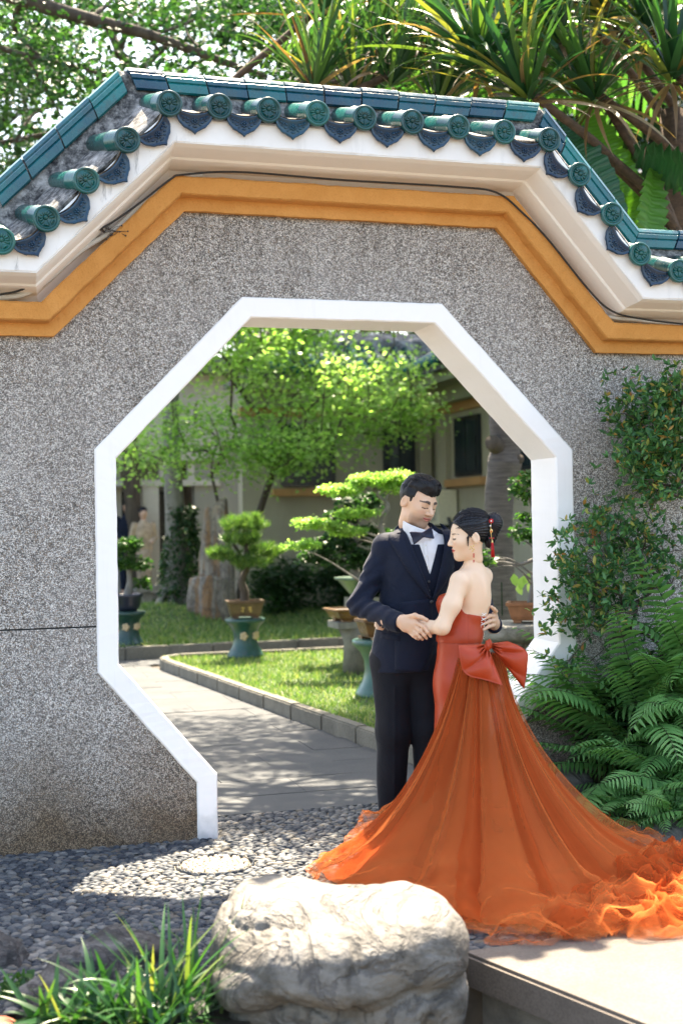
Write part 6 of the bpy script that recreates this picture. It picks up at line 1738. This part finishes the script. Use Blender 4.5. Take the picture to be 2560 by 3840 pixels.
# tiered light green bonsai
tb = np.array([1.83, 5.6, .66]); Q = lambda x, y: atY(x, y, 5.6)-tb
bonsai('tiered light green bonsai with flat cloud pads left of the groom', tb, [(0, 0, 0), (.05, 0, .25), Q(1440, 2060), Q(1425, 1960), Q(1455, 1900), Q(1420, 1860), Q(1400, 1830)],
       [(Q(1400, 1800), (.26, .2, .06)), (Q(1280, 1838), (.22, .16, .05)), (Q(1470, 1830), (.15, .14, .06)), (Q(1340, 1925), (.22, .14, .035)), (Q(1180, 1965), (.22, .13, .04)), (Q(1310, 1995), (.2, .12, .03)), (Q(1130, 2045), (.17, .11, .045)), (Q(1240, 1975), (.16, .1, .03)), (Q(1500, 1790), (.15, .12, .06))], L_LIGHT, 204, 12000, .032, r=.026)
# palm trunk with cut stubs at right
pt = tag(empty('palm_tree', (2.93, 4.75, .05)), 'grey ringed palm trunk with sawn stubs behind the bride', 'palm')
PALMB = m_bark('palm_bark', (.045, .04, .036), (.15, .13, .12), (1, 1, 9), 5, .5)
b0 = np.array([2.93, 4.75, .05]); W = lambda x, y, dy=0: atY(x, y, 4.75+dy)-b0
zs = [(1905, 2600, .17), (1895, 2450, .15), (1885, 2300, .135), (1872, 2100, .128), (1868, 1950, .128), (1872, 1850, .135), (1882, 1780, .142), (1890, 1738, .16), (1890, 1722, .15), (1895, 1690, .13), (1892, 1640, .135), (1885, 1560, .13), (1880, 1300, .125), (1875, 900, .12), (1875, 300, .11)]
P = spline([W(a, b) for a, b, c in zs], 60); R_ = np.interp(np.linspace(0, 1, 60), np.linspace(0, 1, len(zs)), [c for *_, c in zs])
mk('trunk', *tube(P, R_, 16), PALMB, pt, True)
for (x0, y0), (x1, y1), r in (((1880, 1690), (1845, 1660), .075), ((1900, 1730), (1945, 1722), .05)):
    mk('sawn_stub', *tube([W(x0, y0), W(x1, y1, -.1), W(x1+(x1-x0)*.1, y1-2, -.12)], [r*1.1, r, r*.85], 10), BARK, pt, True)
for k in range(9):
    a = -2.7+k*.31
    mk('root_flute', *tube(spline([W(1890, 2330)+[.1*math.cos(a), .1*math.sin(a), 0], W(1893, 2470)+[.17*math.cos(a), .17*math.sin(a), 0], [.27*math.cos(a), .27*math.sin(a), 0]], 10), np.linspace(.02, .05, 10), 6), PALMB, pt, True)
rng = np.random.default_rng(77)
for k in range(34):     # crown of arching fronds far above the picture, shading the path
    a = k*2.4; d = np.array([math.cos(a), math.sin(a), 0]); L = rng.uniform(1.7, 2.3); e = rng.uniform(.5, 1.3)
    c0 = P[-1]; ctrl = spline([c0, c0+d*L*.5+[0, 0, L*.35*e], c0+d*L+[0, 0, -L*.25+L*.3*e]], 26)
    ps = []; ds = []
    T_ = np.gradient(ctrl, axis=0); T_ /= np.linalg.norm(T_, axis=1)[:, None]
    sd_ = np.cross(T_, [0, 0, 1.]); sd_ /= np.linalg.norm(sd_, axis=1)[:, None]
    pos = np.repeat(ctrl[3:], 2, 0); sg = np.tile([1, -1], len(ctrl)-3)[:, None]
    D = np.repeat(sd_[3:], 2, 0)*sg+np.repeat(T_[3:], 2, 0)*.7+[0, 0, -.35]
    X, Yv, Z = frames(D, .2, rng); V, F, A = scatter(LEAF_V*np.array([.32, 1, 1]), LEAF_F, pos, X, Yv, Z, .55*np.repeat(np.sin(np.linspace(.5, 2.9, len(ctrl)-3)), 2), rng.random(len(pos)))
    tv, tf = tube(ctrl, np.linspace(.018, .005, 26), 5); n = len(V)
    o = mk('frond', V, F, L_MID, pt, True, {'rnd': A})
# leafy shrub right of the palm and pot on stone table
st = tag(empty('stone_table', (2.05, 2.45, .05)), 'round weathered stone table behind the bride', 'table')
WST = m_rock('weathered_concrete', [(.3, (.10, .10, .085)), (.5, (.23, .225, .19)), (.7, (.36, .355, .32))], ns=6, crack=0, stain=(9, .6, (.06, .065, .04)))
tz = float(atY(1930, 2345, 2.45)[2])
MB().lathe([(.0, tz-.15), (.30, tz-.15), (.335, tz-.12), (.34, tz-.05), (.325, tz-.035), (0, tz-.035)], 28).build('top', WST, st, True); MB().lathe([(.19, -.05), (.165, .1), (.15, .3), (.17, tz-.15)], 18).build('foot', WST, st, True)
rect_pot('bonsai_pot', 'terracotta rectangular pot on the stone table', (2.14, 2.45, .05+tz-.033), .34, .24, .15, POTT, -.5)
tpb = np.array([2.14, 2.45, .05+tz+.10]); Q = lambda x, y: atY(x, y, 2.45)-tpb
bonsai('leafy bonsai with a long low branch beside the right jamb', tpb, [(0, 0, 0), (.02, 0, .12), Q(2010, 2080), Q(2000, 1960), Q(1985, 1870)], [(Q(1820, 2105), (.06, .06, .03)), (Q(1960, 1800), (.08, .09, .05)), (Q(1965, 1860), (.09, .1, .05)), (Q(1945, 2010), (.09, .08, .04)), (Q(1975, 1950), (.07, .08, .05)), (Q(2010, 1800), (.1, .1, .08)), (Q(1790, 2080), (.06, .05, .03)), (Q(1800, 2130), (.06, .05, .03)), (Q(2020, 2000), (.1, .08, .06))], L_MID, 205, 700, .055, r=.018)
mb = MB(); mb.tube(spline([Q(2010, 2095), Q(1940, 2118), Q(1880, 2108), Q(1800, 2112)], 12)+tpb, np.linspace(.016, .008, 12), 6)
mb.build('fallen_branch', BARKG, None, True); tag(bpy.data.objects['fallen_branch'], 'bare grey branch reaching left from the right jamb', 'branch')
bl = tag(empty('broadleaf_plant', (2.05, 2.75, .05+tz+.0)), 'plant with broad light green leaves beside the right jamb', 'plant')
for k, (x, y, l, a) in enumerate([(1925, 2150, .10, -1.7), (1960, 2160, .11, -1.3), (1985, 2150, .1, -1.0), (1940, 2190, .09, -1.9), (1995, 2180, .1, -1.2)]):
    me = mesh('leaf', LEAF_V*np.array([1.5, 1, 1]), LEAF_F, True, {'rnd': np.full(8, .5+.1*k)}); me.materials.append(L_LIGHT)
    p = atY(x, y, 2.75)-np.array(bl.location); put('leaf', me, None, bl, M=Matrix.Translation(Vector(p)) @ Matrix.Rotation(a+1.57, 4, 'Y') @ Matrix.Rotation(-math.pi/2, 4, 'X') @ Matrix.Diagonal((l, l, l, 1)))
mk('stem', *tube([(0, 0, 0), (0, 0, .25)], .006, 5), L_DARK, bl)
# hedge at the foot of the house wall
rng = np.random.default_rng(88)
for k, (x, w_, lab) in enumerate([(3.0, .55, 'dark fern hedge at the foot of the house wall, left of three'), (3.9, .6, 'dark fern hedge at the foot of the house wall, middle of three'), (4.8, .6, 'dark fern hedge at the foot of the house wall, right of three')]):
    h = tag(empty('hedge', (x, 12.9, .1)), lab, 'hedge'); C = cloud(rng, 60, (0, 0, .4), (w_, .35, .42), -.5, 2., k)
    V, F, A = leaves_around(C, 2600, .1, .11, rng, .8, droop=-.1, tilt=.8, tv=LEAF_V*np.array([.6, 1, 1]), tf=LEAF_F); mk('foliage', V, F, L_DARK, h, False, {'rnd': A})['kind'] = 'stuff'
# ================================================================== foreground
BOULD = m_rock('pale_boulder', [(.3, (.05, .044, .034)), (.42, (.12, .11, .094)), (.58, (.19, .178, .158)), (.8, (.14, .12, .095))], (1, 1, 1.6), 4.5, .55, 2.2, .7, (3.2, .85, (.035, .032, .027)), .8)
B0 = Fig(1265, 3560, 4.2)
def boulder(P):
    g = lambda x, y, b=0.: B0(x, y, b); T = rotm('X', math.radians(13)); T2 = T @ rotm('Y', math.radians(6))
    w = P+.05*np.stack([vnoise(P, 3.5, 1), vnoise(P, 3.5, 2), vnoise(P, 3.5, 3)], -1)
    d = s_ell(w, g(1265, 3500, .02), (.40, .31, .125), T2)
    d = sm(d, s_ell(w, g(1430, 3430, .14), (.25, .2, .10), T), .04); d = sm(d, s_ell(w, g(960, 3580, -.03), (.145, .22, .115), T), .05)
    d = sm(d, s_ell(w, g(1600, 3530, -.02), (.135, .2, .115), T), .05); d = sm(d, s_cap(w, g(1080, 3560, -.17), g(1480, 3560, -.18), .075, .08), .035)
    d = smx(d, (P-g(1265, 3362, 0))@np.array([.07, -.22, .97]), .05)      # planed top, leaning to the viewer
    lowr = s_ell(w, g(1270, 3865, .04), (.38, .31, .16)); lowr = sm(lowr, s_ell(w, g(1655, 3720, .0), (.075, .18, .15)), .04); lowr = sm(lowr, s_cap(w, g(940, 3775, -.1), g(1520, 3790, -.17), .065, .075), .04)
    d = np.minimum(d, lowr)
    cr = np.abs(vnoise(w*np.array([1, 1, .45]), 4.2, 5)); cr2 = np.abs(vnoise(w, 10., 8)); lay = np.abs(np.sin((w[..., 2]+.15*w[..., 0])*26+2*vnoise(P, 3., 6)))
    d = d+.018*np.exp(-(cr/.03)**2)+.004*np.exp(-(cr2/.06)**2)+.014*np.clip(vnoise(P, 12., 4)-.3, 0, 1)+.010*np.exp(-(lay/.12)**2)*(P[..., 2] < .05)
    return d+.013*fbm(P, 4.5, 4, 2)
V, F = nets(boulder, (-.62, -.5, -.5), (.62, .6, .42), .0115)
bo = mk('boulder', V, F, BOULD, None, True); bo.matrix_world = B0.M
tag(bo, 'big pale cracked boulder in the sunlit foreground', 'boulder')
DROCK = m_rock('dark_rock', [(.3, (.012, .012, .014)), (.5, (.05, .048, .048)), (.68, (.17, .165, .16))], (1, 1, 3), 7, .5, 7, .8, None, .9)
def rock(label, c, r, seed, m=DROCK, h=.012, group='dark rocks edging the pebbles'):
    r = np.asarray(r, float)
    def f(P):
        d = s_ell(P, (0, 0, 0), r)
        return d+.22*r.min()*fbm(P/r.min(), .9, 4, seed)+.04*np.sin((P[..., 2]+.03*fbm(P, 6., 2, seed))*60)*r.min()
    V, F = nets(f, -r*1.5, r*1.5, h); o = mk('rock', V, F, m, None, True, loc=c); tag(o, label, 'rock', group); return o
rock('dark layered rock behind the strap leaves, largest of the left edge', atZ(430, 3640, .0)+[0, .02, .0], (.22, .13, .12), 31)
rock('dark low rock under the strap leaves at the left edge', atZ(220, 3740, 0)+[0, 0, -.02], (.16, .12, .11), 32)
rock('dark mossy rock at the far left edge of the picture', atZ(15, 3600, 0)+[-.03, 0, -.02], (.10, .12, .14), 33)
rock('small dark rock among the leaves at the bottom left', atZ(620, 3760, 0)+[0, -.05, -.06], (.16, .12, .09), 34)
rock('dark rock wedged against the left side of the boulder', np.array([-1.14, -1.98, -.08]), (.17, .14, .13), 39)
RROCK = m_rock('red_sandstone', [(.3, (.32, .08, .04)), (.6, (.50, .16, .09)), (.8, (.55, .22, .13))], ns=6, crack=.3)
rock('reddish rock in the bottom left corner', atZ(10, 3870, 0)+[-.03, 0, -.05], (.10, .12, .11), 35, RROCK, group=None)
rock('pale weathered rock under the shrub right of the train', np.array([1.22, -.95, .03]), (.26, .16, .09), 36, BOULD, group='pale rocks edging the fern bed')
rock('flat pale rock beside the small feathery plant', np.array([1.12, -1.22, .02]), (.22, .13, .07), 37, BOULD, group='pale rocks edging the fern bed')
rock('pale rock half hidden by ferns under the white frame', np.array([1.10, -.22, .12]), (.12, .10, .13), 38, BOULD, group='pale rocks edging the fern bed')
bx0 = np.interp(np.linspace(0, 1, 24), [0, .3, .6, .85, 1], [.98, .93, 1.05, 1.2, 1.6]); by0 = np.linspace(.011, -1.7, 24)
bu = np.linspace(0, 1, 30)**1.5; BX = bx0[:, None]+(4-bx0[:, None])*bu; BY = np.repeat(by0[:, None], 30, 1)
bedz = lambda x, y: .01+.40*np.clip((x-1.0)/.8, 0, 1)**1.2*np.exp(-(np.abs(y)/.75)**2)
bed = mk('fern_bed', np.stack([BX, BY, bedz(BX, BY)+.015*vnoise(np.stack([BX, BY, 0*BX], -1), 9.)], -1).reshape(-1, 3), grid_faces(24, 30), SOIL, smooth=True); bed['kind'] = 'structure'
# ---- strap leaf clumps, each leaf a part
def m_striped(name):
    m, nt, bs = new_mat(name); oi = nd(nt, 'ShaderNodeObjectInfo')
    c = ramp(nt, oi.outputs['Random'], [(0, (.010, .05, .018)), (.5, (.022, .09, .026)), (.9, (.05, .15, .04)), (1, (.24, .27, .09))])
    nt.links.new(c, bs.inputs['Base Color']); bs.inputs['Roughness'].default_value = .35
    tr = nd(nt, 'ShaderNodeBsdfTranslucent'); mx = nd(nt, 'ShaderNodeMixShader'); mx.inputs[0].default_value = .35
    nt.links.new(mix(nt, 1., c, (1.3, 1.3, .5), 'MULTIPLY'), tr.inputs[0]); nt.links.new(bs.outputs[0], mx.inputs[1]); nt.links.new(tr.outputs[0], mx.inputs[2])
    nt.links.new(mx.outputs[0], nt.nodes['Material Output'].inputs[0]); return m
LILY = m_striped('lily_leaf'); SPID = leafmat('pale_edged_leaf', [(0, (.10, .22, .06)), (1, (.35, .42, .2))], .3)
SET_L = leafset(LILY, .022)
SPIDM = m_striped('spider_leaf'); SET_S = leafset(SPIDM, .03)
def clump(label, c, n, ln, seed, sets, up=(.2, 1.45), spread=.05):
    rng = np.random.default_rng(seed); t = tag(empty('strap_leaf_plant', c), label, 'plant')
    for i in range(n):
        a = rng.random()*6.283; tt = rng.random(); el = up[0]+(up[1]-up[0])*tt; l = ln*rng.uniform(.6, 1.15)*(.75+.4*tt)
        me = sets[min(6, int(abs(rng.normal())*1.8+(1.5 if tt < .5 else 0)))]
        put('leaf', me, None, t, M=Matrix.Translation((rng.normal()*spread, rng.normal()*spread*.6, 0)) @ Matrix.Rotation(a, 4, 'Z') @ Matrix.Rotation(el, 4, 'X') @ Matrix.Rotation(rng.normal()*.3, 4, 'Y') @ Matrix.Diagonal((.36+.1*rng.random(), l, l, 1)))
    return t
clump('tall strap-leaved plant against the left side of the boulder', atZ(720, 3840, -.02)+[0, .06, -.04], 64, .38, 301, SET_L, (.35, 1.5), .075)
clump('arching strap-leaved plant left of the boulder, in front of the dark rock', atZ(570, 3860, 0)+[0, .03, -.02], 64, .34, 302, SET_L, (.1, 1.2), .08)
clump('low pale striped plant at the bottom left', atZ(340, 3860, .0)+[0, .03, -.0], 54, .25, 303, SET_S, (.1, 1.25), .06)
clump('small strap-leaved plant beside the reddish rock', atZ(190, 3850, .0)+[0, .03, -.0], 28, .21, 304, SET_S, (.1, 1.3), .05)
wd = tag(empty('weed', atZ(60, 3740, .0)), 'small round-leaved weed at the far left edge', 'plant'); rng = np.random.default_rng(12)
V, F, A = leaves_around(cloud(rng, 14, (0, 0, .03), (.05, .04, .05), -.9, 3.), 160, .015, .03, rng, .8, tv=LEAF4_V*np.array([1.5, 1, 1]), tf=LEAF4_F); mk('foliage', V, F, L_MID, wd, False, {'rnd': A})['kind'] = 'stuff'
# ---- ferns: each frond a part
FERN = leafmat('fern_leaf', [(0, (.05, .15, .05)), (.4, (.10, .27, .08)), (.75, (.18, .38, .12)), (1, (.34, .44, .16))], .35, .38)
FSTEM = simple('fern_stem', (.03, .035, .015), .6)
def frond_mesh(name, L, W_, droop, seed, n=26):
    rng = np.random.default_rng(seed); P = []; p = np.zeros(3); pitch = 0.
    for i in range(n+1): P.append(p.copy()); p = p+np.array([.06*math.sin(i*.12+seed)/n*L*3, math.cos(pitch), math.sin(pitch)])*np.array([1, L/n, L/n]); pitch -= droop/n*(.4+1.2*i/n)
    P = np.array(P); T = np.gradient(P, axis=0); T /= np.linalg.norm(T, axis=1)[:, None]
    pos = []; D = []; sz = []; up = []
    for i in range(2, n+1):
        t = i/n; wd = W_*(math.sin(math.pi*min(1, t*.86+.10)))**.8+.006
        sdv = np.cross(T[i], [0, 0, 1.]); sdv /= np.linalg.norm(sdv)+1e-9; nn = np.cross(sdv, T[i])
        for s in (-1, 1): pos.append(P[i]); D.append(s*sdv*1.+T[i]*(.25+.5*t)-nn*(.22+.15*rng.random())+rng.normal(size=3)*.05); sz.append(wd*rng.uniform(.88, 1.08)); up.append(nn)
    pos, D, up = np.array(pos), np.array(D), np.array(up); D /= np.linalg.norm(D, axis=1)[:, None]
    X = np.cross(D, up); X /= np.linalg.norm(X, axis=1)[:, None]; Z = np.cross(X, D)
    TV = np.array([[-.085, 0, 0], [.085, 0, 0], [-.11, .3, .03], [0, .3, -.01], [.11, .3, .03], [-.085, .65, -.02], [0, .65, -.06], [.085, .65, -.02], [0, 1, -.16]])
    TF = [(0, 3, 2), (0, 1, 3), (1, 4, 3), (2, 3, 6, 5), (3, 4, 7, 6), (5, 6, 8), (6, 7, 8)]
    V, F, A = scatter(TV, TF, pos, X, D, Z, np.array(sz), np.clip(.35+.3*rng.random(len(pos)), 0, 1))
    me = mesh(name, V, F, True, {'rnd': A}); me.materials.append(FERN)
    tv, tf = tube(P, np.linspace(.0035, .001, len(P)), 5); st = mesh('stalk', tv, tf, True); st.materials.append(FSTEM)
    return me, st
FR = [frond_mesh('frond', 1., .135, d, k+1) for k, d in enumerate((.5, .9, 1.3, 1.7, .7, 1.1))]
def fern(label, c, n, L, seed, az=(0, 6.283), el=(.3, 1.3), extra=()):
    rng = np.random.default_rng(seed); t = tag(empty('fern', c), label, 'fern', 'ferns in the bed right of the bride')
    def one(a, e, l, k, roll=0.):
        M = Matrix.Translation((rng.normal()*.04, rng.normal()*.03, 0)) @ Matrix.Rotation(a, 4, 'Z') @ Matrix.Rotation(e, 4, 'X') @ Matrix.Rotation(roll, 4, 'Y') @ Matrix.Diagonal((l, l, l, 1))
        f = put('frond', FR[k][0], None, t, M=M); put('stalk', FR[k][1], None, f)
    for i in range(n): one(rng.uniform(*az), rng.uniform(*el), L*rng.uniform(.65, 1.15), int(rng.integers(6)), rng.normal()*.4)
    for a in extra: one(*a)
PI = math.pi
# azimuth: 0 points +y (to the wall), PI to the camera, PI/2 to -x (left)
FB = lambda x, y: (x, y, float(bedz(x, y))-.01)
fern('fern with long fronds leaning over the white frame', FB(1.50, -.24), 22, .78, 401, (.6, 3.4), (.1, 1.15), [(1.35, .75, .95, 1, .3), (1.62, .45, .8, 0, .2), (1.55, 1.1, .85, 2, 0.), (1.2, .9, .9, 4, .2)])
fern('fern with broad fronds spilling toward the train', FB(1.48, -.55), 26, .68, 402, (.9, 4.0), (.1, 1.0), [(1.5, .5, .75, 3, .2), (2.0, .3, .68, 1, .5), (1.2, .7, .75, 1, .1)])
fern('dense fern at the right edge, upper', FB(1.95, -.34), 28, .80, 403, (.6, 4.6), (.2, 1.35))
fern('dense fern at the right edge, lower', FB(1.78, -.70), 28, .68, 404, (.8, 4.6), (.1, 1.2))
fern('dark fern low down behind the train', FB(1.28, -.70), 22, .46, 405, (.8, 4.8), (.1, 1.2))
fern('fern at the right edge above the pale rock', FB(1.55, -.92), 22, .52, 406, (.8, 4.4), (.2, 1.2))
fern('tall fern against the wall at far right', FB(2.2, -.22), 24, .95, 407, (.8, 4.2), (.5, 1.4))
fern('tall fern beside the lower corner of the white frame', FB(1.62, -.14), 24, .95, 409, (.7, 3.2), (.55, 1.35))
fern('tall fern under the yellowing shrub', FB(1.88, -.16), 26, 1.05, 410, (.7, 3.6), (.6, 1.4))
fern('fern in the middle of the bed with upright fronds', FB(1.68, -.40), 26, .80, 408, (.7, 4.4), (.4, 1.4))
# undergrowth filling the bed
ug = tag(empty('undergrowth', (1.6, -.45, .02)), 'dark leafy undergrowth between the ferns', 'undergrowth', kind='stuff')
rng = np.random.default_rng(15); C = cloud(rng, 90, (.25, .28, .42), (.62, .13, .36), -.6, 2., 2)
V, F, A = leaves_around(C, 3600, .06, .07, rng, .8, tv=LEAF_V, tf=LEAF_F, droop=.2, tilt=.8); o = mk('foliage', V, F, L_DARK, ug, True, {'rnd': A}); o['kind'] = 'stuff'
# feathery plant at the right edge
fp = tag(empty('feathery_plant', (1.28, -1.52, .03)), 'small feathery green plant at the right edge beside the train', 'plant'); rng = np.random.default_rng(16)
V, F, A = needles(cloud(rng, 60, (.02, 0, .12), (.12, .1, .14), -.8, 3.), 3600, .045, rng, .3); mk('foliage', V, F, L_MID, fp, False, {'rnd': A})['kind'] = 'stuff'
# ---- azalea-like shrub against the wall at right
L_SHR = leafmat('shrub_leaf', [(0, (.03, .10, .04)), (.5, (.06, .19, .065)), (.84, (.12, .27, .08)), (.94, (.40, .36, .09)), (1, (.42, .15, .06))], .35, .4)
def shrub(label, base, root, C, nl, seed, sig=.035, size=.042, r0=.008):
    rng = np.random.default_rng(seed); base = np.asarray(base, float); t = tag(empty('shrub', base), label, 'shrub', 'shrubs against the pebbledash wall')
    P, par, cnt = skeleton(root, C, .3); mb = MB(); mb.tube(spline([base, (base+root)/2+[.02, 0, 0], root], 6), np.linspace(r0*1.2, r0, 6), 7)
    for i in range(1, len(P)):
        a, b = P[par[i]], P[i]; m = (a+b)/2+rng.normal(size=3)*np.linalg.norm(b-a)*.1
        mb.tube(spline([a, m, b], 4), np.linspace(min(r0*(cnt[par[i]]/cnt[0])**.5+.0012, .02), r0*(cnt[i]/cnt[0])**.5+.0012, 4), 5)
    mk('branches', np.concatenate(mb.V)-base, mb.F, BARK, t, True)
    # whorls of leaves at each twig tip
    tips = P[1:]; pos = []; D = []
    for p in tips:
        for w_ in range(max(1, nl//len(tips)//6)):
            q = p+rng.normal(size=3)*sig; ax_ = rng.normal(size=3)+[-.3, -.5, .8]; ax_ /= np.linalg.norm(ax_)
            for k in range(6): d = rng.normal(size=3); d -= ax_*(d@ax_)*.6; pos.append(q); D.append(d/np.linalg.norm(d)+ax_*.7)
    pos, D = np.array(pos), np.array(D); X, Yv, Z = frames(D, .8, rng); n = len(pos)
    V, F, A = scatter(LEAF_V*np.array([.85, 1, 1]), LEAF_F, pos, X, Yv, Z, size*rng.uniform(.6, 1.3, n), rng.random(n))
    o = mk('leaves', V-base, F, L_SHR, t, True, {'rnd': A}); o['kind'] = 'stuff'
rng = np.random.default_rng(90)
def pxcloud(spec, y0, y1):
    out = []
    for x, y, sx_, sy_, n in spec:
        for _ in range(n): out.append(atY(x+rng.normal()*sx_, y+rng.normal()*sy_, rng.uniform(y0, y1)))
    return np.array(out)
shrub('leafy shrub hanging over the wall at the right edge', (2.15, -.28, .02), np.array([1.98, -.25, 1.5]), pxcloud([(2430, 1600, 70, 70, 24), (2520, 1480, 40, 50, 14), (2440, 1720, 60, 50, 22), (2530, 1650, 30, 90, 18), (2360, 1550, 30, 60, 8), (2480, 1800, 60, 30, 8)], -.38, -.05), 6200, 91, .055)
shrub('sprawling shrub with yellowing leaves beside the orange splash', (1.75, -.25, .02), np.array([1.62, -.2, .85]), pxcloud([(2250, 2150, 80, 70, 30), (2330, 2000, 70, 70, 18), (2130, 2110, 25, 50, 7), (2200, 2280, 60, 60, 18), (2120, 2330, 30, 40, 6), (2400, 2120, 80, 100, 16), (2480, 2000, 60, 90, 8), (2350, 2300, 80, 70, 12), (2280, 1900, 40, 30, 5), (2110, 2480, 25, 25, 4)], -.30, -.04), 4600, 92, .05)
